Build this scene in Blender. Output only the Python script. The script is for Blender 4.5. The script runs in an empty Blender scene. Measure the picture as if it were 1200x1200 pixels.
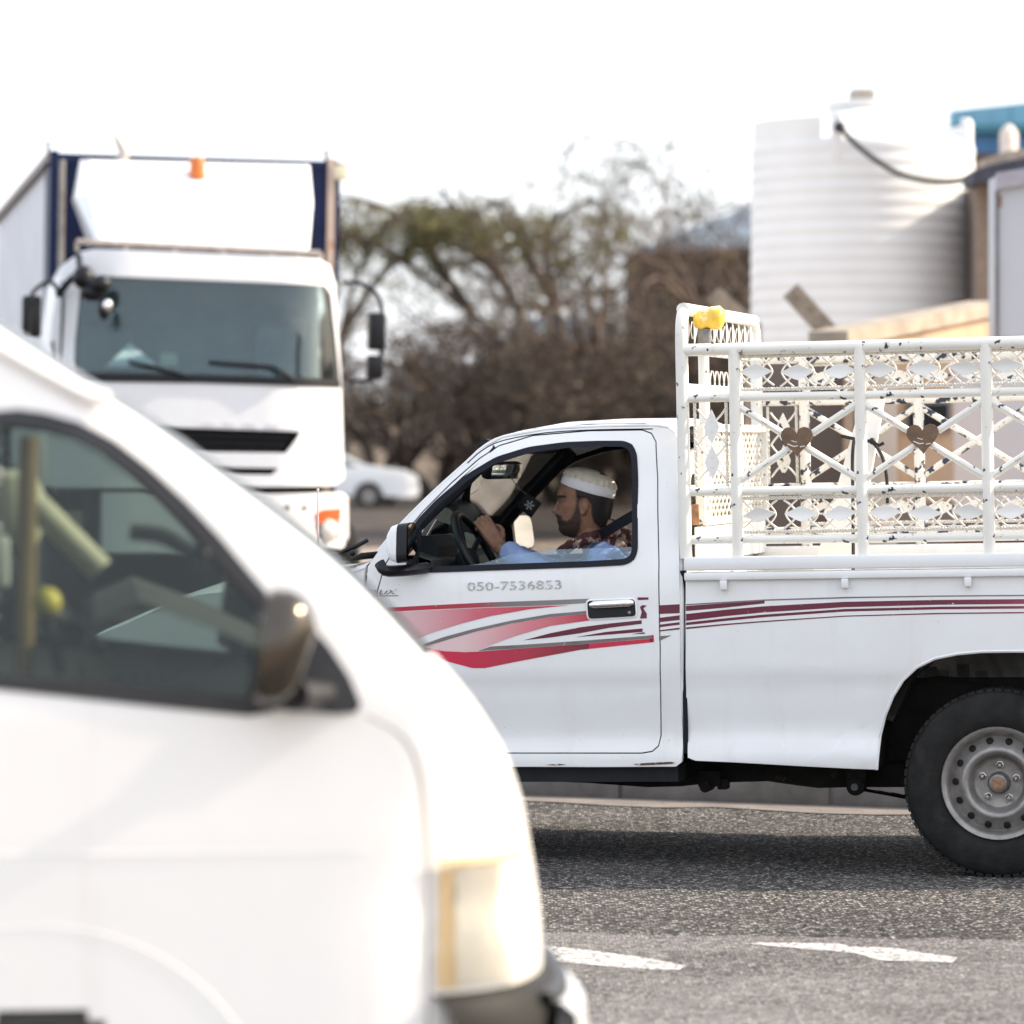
import bpy, bmesh, math, random
from mathutils import Vector, Matrix, Euler
from mathutils.geometry import tessellate_polygon, delaunay_2d_cdt
R = math.radians
random.seed(7)
S = bpy.context.scene
COL = S.collection

# ---------------------------------------------------------------- camera, world, sun, exposure
CAM_H = 1.62
FPX = 4725.0                       # focal length in photo pixels (1200 wide)
cam_d = bpy.data.cameras.new('camera')
cam_d.sensor_width = 36.0
cam_d.lens = 36.0 * FPX / 1200.0
cam_d.clip_start = 0.5
cam_d.clip_end = 3000
cam_d.dof.use_dof = True
cam_d.dof.focus_distance = 15.2
cam_d.dof.aperture_fstop = 3.0
cam = bpy.data.objects.new('camera', cam_d)
COL.objects.link(cam)
cam.location = (0, 0, CAM_H)
CAM_ROT = Euler((R(90) - math.atan(80 / FPX), 0, 0))
cam.rotation_euler = CAM_ROT
S.camera = cam

SUN_EL, SUN_AZ = 31.0, -4.0        # azimuth: degrees from +X turned towards the camera
world = bpy.data.worlds.new('World')
S.world = world
world.use_nodes = True
wn = world.node_tree
bg = wn.nodes['Background']
sky = wn.nodes.new('ShaderNodeTexSky')
sky.sky_type = 'NISHITA'
sky.sun_disc = False
sky.sun_elevation = R(SUN_EL)
sky.sun_rotation = R(90 + SUN_AZ)
sky.altitude = 0
sky.air_density = 1.0
sky.dust_density = 3.0
sky.ozone_density = 0.8
hz_mix = wn.nodes.new('ShaderNodeMix')          # thin bright high haze over the whole dome
hz_mix.data_type = 'RGBA'
hz_mix.inputs[0].default_value = .55
hz_mix.inputs[7].default_value = (8.7, 9.0, 9.6, 1)
wn.links.new(sky.outputs[0], hz_mix.inputs[6])
wn.links.new(hz_mix.outputs[2], bg.inputs[0])
bg.inputs[1].default_value = 0.15

sun_d = bpy.data.lights.new('sun', 'SUN')
sun_d.energy = 4.6
sun_d.angle = R(0.6)
sun_d.color = (1.0, 0.86, 0.68)
sun = bpy.data.objects.new('sun', sun_d)
COL.objects.link(sun)
sdir = Vector((math.cos(R(SUN_EL)) * math.cos(R(SUN_AZ)), -math.cos(R(SUN_EL)) * math.sin(R(SUN_AZ)), math.sin(R(SUN_EL))))
sun.rotation_euler = sdir.to_track_quat('Z', 'Y').to_euler()

S.view_settings.view_transform = 'Standard'
S.view_settings.look = 'None'
S.view_settings.gamma = 1.0
S.view_settings.exposure = 0.72
S.view_settings.use_curve_mapping = False
S.render.engine = 'CYCLES'
S.cycles.max_bounces = 10
S.cycles.transparent_max_bounces = 24

# ---------------------------------------------------------------- measuring helpers
CAM_M = Matrix.Translation((0, 0, CAM_H)) @ CAM_ROT.to_matrix().to_4x4()
def ray(px, py):
    return CAM_M.translation.copy(), CAM_M.to_3x3() @ Vector(((px - 600) / FPX, (600 - py) / FPX, -1.0))

class Frame:
    """a thing's own axes: x to the picture's right, y away from the camera, z up"""
    def __init__(self, loc, yaw=0, pitch=0):
        self.M = Matrix.Translation(loc) @ Matrix.Rotation(R(yaw), 4, 'Z') @ Matrix.Rotation(R(pitch), 4, 'Y')
        self.I = self.M.inverted()
    def h(self, px, py, y=0.0):
        o, d = ray(px, py)
        o = self.I @ o
        d = self.I.to_3x3() @ d
        t = (y - o.y) / d.y
        return o + d * t
    def xz(self, px, py, y=0.0):
        p = self.h(px, py, y)
        return (p.x, p.z)
    def surf(self, px, py, yf):
        y = 0.0
        for _ in range(4):
            p = self.h(px, py, y)
            y = yf(p.x, p.z)
        return (p.x, p.z)

def ground(px, py, z=0.0):
    o, d = ray(px, py)
    t = (z - o.z) / d.z
    return o + d * t
def at(px, py, Y):
    o, d = ray(px, py)
    return o + d * ((Y - o.y) / d.y)

def smooth_fn(pts):
    pts = sorted(pts)
    def f(z):
        if z <= pts[0][0]: return pts[0][1]
        if z >= pts[-1][0]: return pts[-1][1]
        for (a, va), (b, vb) in zip(pts, pts[1:]):
            if a <= z <= b:
                t = (z - a) / (b - a)
                return va + (vb - va) * t
    return f

def soft_fn(pts, n=3, w=0.012):
    f = smooth_fn(pts)
    return lambda z: sum(f(z + w * k) for k in range(-n, n + 1)) / (2 * n + 1)

def catmull(pts, k=4, closed=False):
    out = []
    n = len(pts)
    P = [Vector(p) for p in pts]
    segs = n if closed else n - 1
    for i in range(segs):
        p1, p2 = P[i], P[(i + 1) % n]
        p0 = P[i - 1] if (closed or i > 0) else p1 * 2 - p2
        p3 = P[(i + 2) % n] if (closed or i + 2 < n) else p2 * 2 - p1
        for j in range(k):
            t = j / k
            out.append(0.5 * ((2 * p1) + (p2 - p0) * t + (2 * p0 - 5 * p1 + 4 * p2 - p3) * t * t + (3 * p1 - p0 - 3 * p2 + p3) * t ** 3))
    if not closed: out.append(P[-1])
    return out

def round_poly(pts, r, k=4):
    """round the corners of a 2D outline"""
    out = []
    n = len(pts)
    for i in range(n):
        p = Vector(pts[i]); a = Vector(pts[i - 1]); b = Vector(pts[(i + 1) % n])
        da, db = a - p, b - p
        q = min(r, da.length * .45, db.length * .45)
        s = p + da.normalized() * q
        e = p + db.normalized() * q
        for j in range(k + 1):
            t = j / k
            out.append(tuple((1 - t) ** 2 * s + 2 * t * (1 - t) * p + t * t * e))
    return out

def inside(p, poly):
    x, y = p; r_ = False
    for i in range(len(poly)):
        (x1, y1), (x2, y2) = poly[i - 1], poly[i]
        if (y1 > y) != (y2 > y) and x < (x2 - x1) * (y - y1) / (y2 - y1) + x1: r_ = not r_
    return r_

# ---------------------------------------------------------------- mesh builder
class MB:
    def __init__(self):
        self.v = []; self.f = []
    def add(self, vs, fs):
        b = len(self.v)
        self.v += [tuple(p) for p in vs]
        self.f += [tuple(i + b for i in q) for q in fs]
    def box(self, lo, hi, M=None, bev=0.0):
        x0, y0, z0 = lo; x1, y1, z1 = hi
        if bev <= 0:
            vs = [(x0,y0,z0),(x1,y0,z0),(x1,y1,z0),(x0,y1,z0),(x0,y0,z1),(x1,y0,z1),(x1,y1,z1),(x0,y1,z1)]
            fs = [(0,3,2,1),(4,5,6,7),(0,1,5,4),(1,2,6,5),(2,3,7,6),(3,0,4,7)]
        else:
            bm = bmesh.new()
            bmesh.ops.create_cube(bm, size=1)
            for q in bm.verts:
                q.co = Vector(((x0+x1)/2 + q.co.x*(x1-x0), (y0+y1)/2 + q.co.y*(y1-y0), (z0+z1)/2 + q.co.z*(z1-z0)))
            bmesh.ops.bevel(bm, geom=bm.edges[:], offset=bev, segments=2, affect='EDGES', profile=.5)
            bm.verts.index_update()
            vs = [q.co.copy() for q in bm.verts]
            fs = [[q.index for q in fc.verts] for fc in bm.faces]
            bm.free()
        if M is not None: vs = [M @ Vector(p) for p in vs]
        self.add(vs, fs)
    def tube(self, pts, r, n=8, closed=False, rz=None, caps=True):
        """swept circle (or ellipse, rz); r may be a list"""
        P = [Vector(p) for p in pts]
        m = len(P)
        rs = r if isinstance(r, (list, tuple)) else [r] * m
        r2 = rz if isinstance(rz, (list, tuple)) else ([rz] * m if rz else rs)
        T = []
        for i in range(m):
            a = P[i - 1] if (i > 0 or closed) else P[i]
            b = P[(i + 1) % m] if (i < m - 1 or closed) else P[i]
            d = b - a
            T.append(d.normalized() if d.length > 1e-9 else Vector((0, 0, 1)))
        up = Vector((0, 1, 0)) if abs(T[0].y) < .9 else Vector((1, 0, 0))
        N = (up - T[0] * up.dot(T[0])).normalized()
        vs = []; fs = []
        for i in range(m):
            N = (N - T[i] * N.dot(T[i]))
            N = N.normalized() if N.length > 1e-6 else T[i].orthogonal().normalized()
            B = T[i].cross(N)
            for j in range(n):
                a = 2 * math.pi * j / n
                vs.append(P[i] + N * (math.cos(a) * rs[i]) + B * (math.sin(a) * r2[i]))
        for i in range(m if closed else m - 1):
            for j in range(n):
                a, b = i * n + j, i * n + (j + 1) % n
                c, d = ((i + 1) % m) * n + (j + 1) % n, ((i + 1) % m) * n + j
                fs.append((a, b, c, d))
        if caps and not closed:
            fs.append(tuple(range(n - 1, -1, -1)))
            fs.append(tuple((m - 1) * n + j for j in range(n)))
        self.add(vs, fs)
    def beam(self, p, q, w, h, up=(0, 0, 1)):
        p, q = Vector(p), Vector(q)
        d = (q - p).normalized()
        u = Vector(up)
        s = d.cross(u).normalized()
        u = s.cross(d).normalized()
        vs = [p - s*w/2 - u*h/2, p + s*w/2 - u*h/2, p + s*w/2 + u*h/2, p - s*w/2 + u*h/2,
              q - s*w/2 - u*h/2, q + s*w/2 - u*h/2, q + s*w/2 + u*h/2, q - s*w/2 + u*h/2]
        self.add(vs, [(0,3,2,1),(4,5,6,7),(0,1,5,4),(1,2,6,5),(2,3,7,6),(3,0,4,7)])
    def lathe(self, prof, n=32, M=None, close=False):
        """profile of (radius, height) round the z axis"""
        vs = []; fs = []
        m = len(prof)
        for r, z in prof:
            for j in range(n):
                a = 2 * math.pi * j / n
                vs.append(Vector((r * math.cos(a), r * math.sin(a), z)))
        for i in range(m - 1):
            for j in range(n):
                fs.append((i*n + j, i*n + (j+1) % n, (i+1)*n + (j+1) % n, (i+1)*n + j))
        if close != True:
            if close != 'end': fs.append(tuple(range(n - 1, -1, -1)))
            fs.append(tuple((m-1)*n + j for j in range(n)))
        if M is not None: vs = [M @ p for p in vs]
        self.add(vs, fs)
    def ball(self, c, r, nu=12, nv=8):
        c = Vector(c)
        rr = r if isinstance(r, (tuple, list)) else (r, r, r)
        vs = [c + Vector((0, 0, rr[2]))]; fs = []
        for i in range(1, nv):
            t = math.pi * i / nv
            for j in range(nu):
                a = 2 * math.pi * j / nu
                vs.append(c + Vector((rr[0]*math.sin(t)*math.cos(a), rr[1]*math.sin(t)*math.sin(a), rr[2]*math.cos(t))))
        vs.append(c - Vector((0, 0, rr[2])))
        L = len(vs) - 1
        for j in range(nu):
            fs.append((0, 1 + j, 1 + (j+1) % nu))
            fs.append((L, 1 + (nv-2)*nu + (j+1) % nu, 1 + (nv-2)*nu + j))
        for i in range(nv - 2):
            for j in range(nu):
                a, b = 1 + i*nu + j, 1 + i*nu + (j+1) % nu
                fs.append((a, a + nu, b + nu, b))
        self.add(vs, fs)
    def prism(self, poly, y0, y1):
        """outline in (x, z) given thickness along y"""
        n = len(poly)
        tr = tessellate_polygon([[Vector((a, b, 0)) for a, b in poly]])
        vs = [(a, y0, b) for a, b in poly] + [(a, y1, b) for a, b in poly]
        fs = [t for t in tr] + [tuple(i + n for i in reversed(t)) for t in tr]
        fs += [(i, (i+1) % n, (i+1) % n + n, i + n) for i in range(n)]
        self.add(vs, fs)
    def grid(self, rows, closed=False):
        """rows of points, joined"""
        n = len(rows[0]); vs = [p for r in rows for p in r]
        fs = []
        for i in range(len(rows) - 1):
            for j in range(n if closed else n - 1):
                fs.append((i*n + j, i*n + (j+1) % n, (i+1)*n + (j+1) % n, (i+1)*n + j))
        self.add(vs, fs)
    def mesh(self, name, mat=None, smooth=40):
        me = bpy.data.meshes.new(name)
        me.from_pydata(self.v, [], self.f)
        if len(self.f) < 20000:
            me.validate()
            bm = bmesh.new(); bm.from_mesh(me)
            bmesh.ops.recalc_face_normals(bm, faces=bm.faces)
            bm.to_mesh(me); bm.free()
        if smooth:
            me.shade_smooth()
            me.set_sharp_from_angle(angle=R(smooth))
        if mat is not None: me.materials.append(mat)
        return me
    def build(self, name, mat, parent=None, smooth=40, label=None):
        o = bpy.data.objects.new(name, self.mesh(name, mat, smooth))
        COL.objects.link(o)
        if parent is not None: o.parent = parent
        if label: o['label'] = label
        return o

def thing(name, label, cat, M=None, group=None):
    o = bpy.data.objects.new(name, None)
    COL.objects.link(o)
    o.empty_display_size = .2
    if M is not None: o.matrix_basis = M
    o['label'] = label; o['category'] = cat
    if group: o['group'] = group
    return o
def tag(o, label, cat, group=None):
    o['label'] = label; o['category'] = cat
    if group: o['group'] = group
    return o
def struct(o):
    o['kind'] = 'structure'
    return o
def stuff(o):
    o['kind'] = 'stuff'
    return o
def link_mesh(name, me, parent, M=None):
    o = bpy.data.objects.new(name, me)
    COL.objects.link(o)
    o.parent = parent
    if M is not None: o.matrix_basis = M
    return o
def recentre(o, c):
    """move a top-level mesh's origin to c (its own local coordinates)"""
    c = Vector(c)
    o.data.transform(Matrix.Translation(-c))
    o.matrix_basis = o.matrix_basis @ Matrix.Translation(c)

def panel_mb(outer, holes, yf, thick, cut=.05, cutx=.12):
    """sheet with outline and holes in (x, z), bent to y = yf(x, z) and given thickness"""
    bm = bmesh.new()
    vs2 = []; es2 = []
    for loop in [outer] + list(holes):
        b0 = len(vs2)
        vs2 += [Vector(p) for p in loop]
        es2 += [(b0 + i, b0 + (i + 1) % len(loop)) for i in range(len(loop))]
    cv, ce, cf_ = delaunay_2d_cdt(vs2, es2, [], 0, 1e-5)[:3]
    bv = [bm.verts.new((p.x, 0, p.y)) for p in cv]
    for f in cf_:
        c = sum((cv[k] for k in f), Vector((0, 0))) / len(f)
        if inside(c, outer) and not any(inside(c, h_) for h_ in holes):
            bm.faces.new([bv[k] for k in f])
    bmesh.ops.delete(bm, geom=[q for q in bm.verts if not q.link_faces], context='VERTS')
    zs = [b for a, b in outer]; xs = [a for a, b in outer]
    z = math.ceil(min(zs) / cut) * cut
    while z < max(zs):
        bmesh.ops.bisect_plane(bm, geom=bm.verts[:] + bm.edges[:] + bm.faces[:], dist=1e-5, plane_co=(0, 0, z), plane_no=(0, 0, 1))
        z += cut
    x = math.ceil(min(xs) / cutx) * cutx
    while x < max(xs):
        bmesh.ops.bisect_plane(bm, geom=bm.verts[:] + bm.edges[:] + bm.faces[:], dist=1e-5, plane_co=(x, 0, 0), plane_no=(1, 0, 0))
        x += cutx
    bmesh.ops.remove_doubles(bm, verts=bm.verts[:], dist=2e-4)
    bm.verts.index_update()
    n = len(bm.verts)
    v0 = [Vector((q.co.x, yf(q.co.x, q.co.z), q.co.z)) for q in bm.verts]
    v1 = [p + Vector((0, thick, 0)) for p in v0]
    fs = []
    for fc in bm.faces:
        ids = [q.index for q in fc.verts]
        fs.append(tuple(ids)); fs.append(tuple(i + n for i in reversed(ids)))
    for e in bm.edges:
        if len(e.link_faces) == 1:
            a, b = e.verts[0].index, e.verts[1].index
            fs.append((a, b, b + n, a + n))
    bm.free()
    mb = MB(); mb.add(v0 + v1, fs)
    return mb

def mirror_y(mb, W):
    m = MB()
    m.v = [(x, W - y, z) for x, y, z in mb.v]
    m.f = [tuple(reversed(f)) for f in mb.f]
    return m

def remeshed(mb, voxel, smooth=3):
    me = mb.mesh('tmp_body', None, 0)
    o = bpy.data.objects.new('tmp_body', me); COL.objects.link(o)
    md = o.modifiers.new('r', 'REMESH'); md.mode = 'VOXEL'; md.voxel_size = voxel
    dg = bpy.context.evaluated_depsgraph_get(); dg.update()
    out = bpy.data.meshes.new_from_object(o.evaluated_get(dg))
    bpy.data.objects.remove(o); bpy.data.meshes.remove(me)
    bm = bmesh.new(); bm.from_mesh(out)
    for _ in range(smooth):
        bmesh.ops.smooth_vert(bm, verts=bm.verts[:], factor=.5, use_axis_x=True, use_axis_y=True, use_axis_z=True)
    bm.to_mesh(out); bm.free()
    out.shade_smooth()
    return out

def text_mesh(s, size, width=None, italic=0.0, extrude=0.0008):
    c = bpy.data.curves.new('lettering', 'FONT')
    c.body = s; c.size = size; c.extrude = extrude; c.shear = italic; c.resolution_u = 3
    o = bpy.data.objects.new('lettering', c); COL.objects.link(o)
    dg = bpy.context.evaluated_depsgraph_get(); dg.update()
    me = bpy.data.meshes.new_from_object(o.evaluated_get(dg))
    bpy.data.objects.remove(o)
    xs = [v.co.x for v in me.vertices]; ys = [v.co.y for v in me.vertices]
    k = (width / (max(xs) - min(xs))) if width else 1
    me.transform(Matrix.Translation((-min(xs), -min(ys), 0)))
    me.transform(Matrix.Diagonal((k, 1, 1, 1)))
    return me

# ---------------------------------------------------------------- materials
class NT:
    def __init__(self, name):
        self.m = bpy.data.materials.new(name); self.m.use_nodes = True
        self.t = self.m.node_tree; self.p = self.t.nodes['Principled BSDF']
        self.out = self.t.nodes['Material Output']
    def n(self, kind, **kw):
        q = self.t.nodes.new(kind)
        for k, v in kw.items(): setattr(q, k, v)
        return q
    def l(self, a, b): self.t.links.new(a, b)
    def coord(self, which='Object'):
        return self.n('ShaderNodeTexCoord').outputs[which]
    def noise(self, scale, detail=4, rough=.55, co=None, stretch=None):
        q = self.n('ShaderNodeTexNoise'); q.inputs['Scale'].default_value = scale
        q.inputs['Detail'].default_value = detail; q.inputs['Roughness'].default_value = rough
        c = co or self.coord()
        if stretch:
            mp = self.n('ShaderNodeMapping'); mp.inputs['Scale'].default_value = stretch
            self.l(c, mp.inputs[0]); c = mp.outputs[0]
        self.l(c, q.inputs['Vector'])
        return q.outputs['Fac']
    def ramp(self, fac, stops, interp='LINEAR'):
        q = self.n('ShaderNodeValToRGB'); e = q.color_ramp.elements
        q.color_ramp.interpolation = interp
        while len(e) < len(stops): e.new(.5)
        for k, (p, c) in enumerate(stops):
            e[k].position = p
            e[k].color = (*c, 1) if isinstance(c, (tuple, list)) else (c, c, c, 1)
        self.l(fac, q.inputs[0])
        return q.outputs[0]
    def mix(self, fac, a, b, mode='MIX'):
        q = self.n('ShaderNodeMix', data_type='RGBA', blend_type=mode)
        for s, v in ((0, fac), (6, a), (7, b)):
            if hasattr(v, 'is_output'): self.l(v, q.inputs[s])
            else: q.inputs[s].default_value = v if s == 0 else (*v, 1)
        return q.outputs[2]
    def math(self, op, a, b=0.0):
        q = self.n('ShaderNodeMath', operation=op)
        for s, v in ((0, a), (1, b)):
            if hasattr(v, 'is_output'): self.l(v, q.inputs[s])
            else: q.inputs[s].default_value = v
        return q.outputs[0]
    def bump(self, fac, strength, dist=.01, chain=None):
        q = self.n('ShaderNodeBump'); q.inputs['Strength'].default_value = strength
        q.inputs['Distance'].default_value = dist
        self.l(fac, q.inputs['Height'])
        if chain is not None: self.l(chain, q.inputs['Normal'])
        self.l(q.outputs[0], self.p.inputs['Normal'])
        return q.outputs[0]

def pbr(name, col, rough=.5, metal=0.0, var=.15, scale=12, bump=0.0, bscale=60, coat=0.0, spec=.5, var2=None):
    t = NT(name)
    p = t.p
    f = t.noise(scale, 5)
    dark = tuple(c * (1 - var) for c in col)
    lite = tuple(min(1, c * (1 + var * .6)) for c in col)
    c = t.ramp(f, [(.3, dark), (.7, lite)])
    if var2:
        g = t.noise(var2[0], 6, .65)
        m = t.ramp(g, [(var2[2], 0.0), (var2[2] + .06, 1.0)])
        c = t.mix(m, c, var2[1])
    t.l(c, p.inputs['Base Color'])
    p.inputs['Roughness'].default_value = rough
    p.inputs['Metallic'].default_value = metal
    p.inputs['Specular IOR Level'].default_value = spec
    p.inputs['Coat Weight'].default_value = coat
    p.inputs['Coat Roughness'].default_value = .08
    if bump: t.bump(t.noise(bscale, 4), bump)
    return t.m

def car_paint(name, col, rough=.35, dust=(.62, .55, .47), amount=.25, coat=.35, bevel=.004):
    t = NT(name); p = t.p
    a = t.noise(2.2, 6, .6)
    d = t.math('MULTIPLY', t.ramp(a, [(.42, 0.0), (.75, 1.0)]), amount)
    c = t.mix(d, col, dust)
    sp = t.noise(75, 3, .6)
    m = t.ramp(sp, [(.735, 0.0), (.75, 1.0)])
    c = t.mix(t.math('MULTIPLY', m, .55), c, (.10, .085, .075))
    st = t.noise(9, 5, .6, stretch=(1, 1, .12))
    c = t.mix(t.math('MULTIPLY', t.ramp(st, [(.58, 0.0), (.8, 1.0)]), .18), c, (.42, .37, .32))
    t.l(c, p.inputs['Base Color'])
    rg = t.ramp(a, [(.3, rough), (.75, rough + .22)])
    t.l(rg, p.inputs['Roughness'])
    p.inputs['Coat Weight'].default_value = coat
    p.inputs['Coat Roughness'].default_value = .12
    bv = t.n('ShaderNodeBevel', samples=4); bv.inputs['Radius'].default_value = bevel
    t.bump(t.noise(3.0, 2), .12, .012, bv.outputs[0])
    return t.m

def chipped(name, base, chip, thr=.66, scale=26):
    t = NT(name); p = t.p
    f = t.noise(scale, 4, .6)
    m = t.ramp(f, [(thr, 0.0), (thr + .02, 1.0)])
    g = t.noise(5, 4)
    b = t.ramp(g, [(.3, tuple(c * .9 for c in base)), (.7, base)])
    rim = t.ramp(f, [(thr - .03, 0.0), (thr, 1.0)])
    b = t.mix(t.math('MULTIPLY', rim, .35), b, (.45, .38, .30))
    rust = t.noise(11, 6, .7)
    b = t.mix(t.math('MULTIPLY', t.ramp(rust, [(.63, 0.0), (.75, 1.0)]), .5), b, (.42, .30, .2))
    t.l(t.mix(m, b, chip), p.inputs['Base Color'])
    p.inputs['Roughness'].default_value = .45
    t.bump(t.math('SUBTRACT', 1.0, m), .35, .002)
    return t.m

def pane(name, tint=(.85, .9, .88), refl=1.0, rough=.02, grime_sheen=.0, grime_sheen_col=(.5, .46, .4)):
    t = NT(name)
    t.t.nodes.remove(t.p)
    tr = t.n('ShaderNodeBsdfTransparent'); tr.inputs[0].default_value = (*tint, 1)
    gl = t.n('ShaderNodeBsdfGlossy'); gl.inputs['Roughness'].default_value = rough
    fr = t.n('ShaderNodeFresnel'); fr.inputs[0].default_value = 1.5
    mx = t.n('ShaderNodeMixShader')
    t.l(t.math('MULTIPLY', fr.outputs[0], refl), mx.inputs[0])
    t.l(tr.outputs[0], mx.inputs[1]); t.l(gl.outputs[0], mx.inputs[2])
    last = mx
    if grime_sheen:
        df = t.n('ShaderNodeBsdfDiffuse'); df.inputs[0].default_value = (*grime_sheen_col, 1)
        g = t.ramp(t.noise(6, 6, .65), [(.35, 0.0), (.8, 1.0)])
        g2 = t.ramp(t.noise(90, 3, .6), [(.62, 0.0), (.7, .6)])
        k = t.math('ADD', t.math('MULTIPLY', g, grime_sheen), t.math('MULTIPLY', g2, grime_sheen))
        m2 = t.n('ShaderNodeMixShader')
        t.l(k, m2.inputs[0]); t.l(last.outputs[0], m2.inputs[1]); t.l(df.outputs[0], m2.inputs[2])
        last = m2
    t.l(last.outputs[0], t.out.inputs[0])
    return t.m

def asphalt(name, base=.055, lite=.30, dusty=.35, dust_col=(.36, .31, .27)):
    t = NT(name); p = t.p
    co = t.coord()
    v = t.n('ShaderNodeTexVoronoi', feature='F1'); v.inputs['Scale'].default_value = 84; t.l(co, v.inputs['Vector'])
    sep = t.n('ShaderNodeSeparateColor'); t.l(v.outputs['Color'], sep.inputs[0])
    stone = t.ramp(sep.outputs[0], [(0.0, (base*.25, base*.25, base*.28)), (.45, (base*.7, base*.68, base*.68)), (.75, (base*1.8, base*1.7, base*1.6)), (.93, (lite*.7, lite*.65, lite*.58)), (1.0, (lite, lite*.95, lite*.86))])
    edge = t.ramp(v.outputs['Distance'], [(.25, 1.0), (.75, 0.25)])
    c = t.mix(1.0, stone, edge, 'MULTIPLY')
    mp = t.n('ShaderNodeMapping'); mp.inputs['Rotation'].default_value = (0, 0, R(21.7)); mp.inputs['Scale'].default_value = (.12, 1.3, 1)
    t.l(co, mp.inputs[0])
    trk = t.noise(1.0, 4, .6, co=mp.outputs[0])
    c = t.mix(1.0, c, t.ramp(trk, [(.32, .62), (.62, 1.08)]), 'MULTIPLY')
    oil = t.ramp(t.noise(2.6, 4, .6), [(.66, 0.0), (.74, .55)])
    c = t.mix(oil, c, (.018, .017, .017))
    big = t.noise(.7, 5, .6)
    fine = t.noise(14, 4, .7)
    d = t.math('MULTIPLY', t.ramp(big, [(.35, .25), (.7, 1.0)]), t.ramp(fine, [(.3, .3), (.75, 1.0)]))
    c = t.mix(t.math('MULTIPLY', d, dusty), c, dust_col)
    t.l(c, p.inputs['Base Color'])
    p.inputs['Roughness'].default_value = 1.0
    p.inputs['Specular IOR Level'].default_value = .06
    t.bump(t.math('SUBTRACT', 1.0, v.outputs['Distance']), .8, .008)
    return t.m

M = {}
M['paint'] = car_paint('pickup_white_paint', (.77, .775, .78))
M['paint_inner'] = pbr('bed_liner_paint', (.66, .65, .62), .55, var=.2, scale=8, var2=(14, (.3, .25, .2), .66))
M['cage'] = chipped('chipped_white_rack_paint', (.80, .78, .72), (.018, .025, .055), .655)
M['cage_far'] = chipped('heavily_chipped_rack_paint', (.78, .75, .68), (.018, .025, .05), .565)
M['wire'] = chipped('yellowed_wire_paint', (.76, .72, .65), (.25, .2, .16), .68, 40)
M['plate'] = chipped('leaf_plate_paint', (.80, .79, .76), (.15, .17, .22), .68, 18)
M['heart'] = pbr('rusty_brown_steel', (.17, .105, .065), .5, .3, var=.35, scale=20, bump=.3, bscale=40, var2=(28, (.22, .12, .06), .62))
M['scratch'] = pbr('bare_scratch', (.7, .68, .64), .4)
M['seal'] = pbr('black_window_rubber', (.008, .009, .016), .5, var=.2, spec=.2)
M['black'] = pbr('black_plastic', (.008, .009, .012), .42, var=.2, spec=.3)
M['grey_plastic'] = pbr('grey_plastic', (.06, .06, .065), .55)
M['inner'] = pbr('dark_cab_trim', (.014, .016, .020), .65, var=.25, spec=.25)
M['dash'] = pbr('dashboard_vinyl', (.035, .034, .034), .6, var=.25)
M['dash_top'] = pbr('dusty_dash_cover', (.30, .29, .26), .8, var=.2)
M['chrome'] = pbr('chrome', (.85, .85, .86), .08, 1.0, var=.03)
M['mirror'] = pbr('mirror_glass', (.9, .92, .92), .02, 1.0, var=.0)
M['tyre'] = pbr('worn_tyre_rubber', (.022, .0215, .021), .85, var=.35, scale=14, bump=.25, bscale=55, var2=(9, (.028, .026, .024), .58), spec=.15)
M['steel_rim'] = pbr('dusty_steel_rim', (.29, .275, .26), .42, .55, var=.3, scale=16, bump=.1, bscale=60, var2=(20, (.22, .15, .10), .64))
M['hub'] = pbr('hub_metal', (.22, .21, .20), .4, .7, var=.35, scale=30)
M['rust'] = pbr('rusty_cap', (.28, .165, .10), .7, .2, var=.4, scale=60)
M['hole'] = pbr('dark_hole', (.006, .006, .006), .9)
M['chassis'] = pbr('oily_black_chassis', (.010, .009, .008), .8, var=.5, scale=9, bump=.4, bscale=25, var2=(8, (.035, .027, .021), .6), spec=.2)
M['glass'] = pane('side_glass', (.93, .95, .95), 1.0, .02, .06)
M['glass_low'] = pane('lowered_window_glass', (.80, .90, .95), 1.9, .06, .16, (.35, .55, .75))  # blue film colour stands in for the sky reflected in the pane
M['glass_grimy'] = pane('grimy_far_glass', (.80, .79, .77), 1.0, .05, .20, (.34, .30, .26))
M['glass_green'] = pane('greenish_windscreen', (.78, .88, .84), 1.0, .02, .10, (.5, .58, .54))
M['lamp_glass'] = pane('lamp_lens', (.97, .97, .95), .8, .04)
M['asphalt'] = asphalt('coarse_grey_asphalt', .098, .72, .26, (.30, .285, .28))
M['asphalt_far'] = asphalt('dusty_side_road', .05, .2, .75, (.20, .165, .145))
def road_paint():
    t = NT('worn_road_paint'); p = t.p
    f = t.noise(30, 5)
    t.l(t.ramp(f, [(.3, (.52, .50, .48)), (.7, (.68, .66, .63))]), p.inputs['Base Color'])
    p.inputs['Roughness'].default_value = .9; p.inputs['Specular IOR Level'].default_value = .1
    tr = t.n('ShaderNodeBsdfTransparent'); mx = t.n('ShaderNodeMixShader')
    a = t.ramp(t.noise(48, 6, .75), [(.46, 1.0), (.60, 0.0)])
    t.l(a, mx.inputs[0]); t.l(tr.outputs[0], mx.inputs[1]); t.l(p.outputs[0], mx.inputs[2]); t.l(mx.outputs[0], t.out.inputs[0])
    return t.m
M['marking'] = road_paint()
M['paper'] = pbr('white_sheet', (.74, .73, .70), .8)
M['gutter'] = pbr('sandy_gutter_dust', (.185, .16, .145), .95, var=.25, scale=5, bump=.4, bscale=50, var2=(30, (.16, .13, .11), .62))
M['kerb'] = pbr('grey_kerb_concrete', (.17, .165, .165), .95, var=.3, scale=6, bump=.3, bscale=70, spec=.1)
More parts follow.
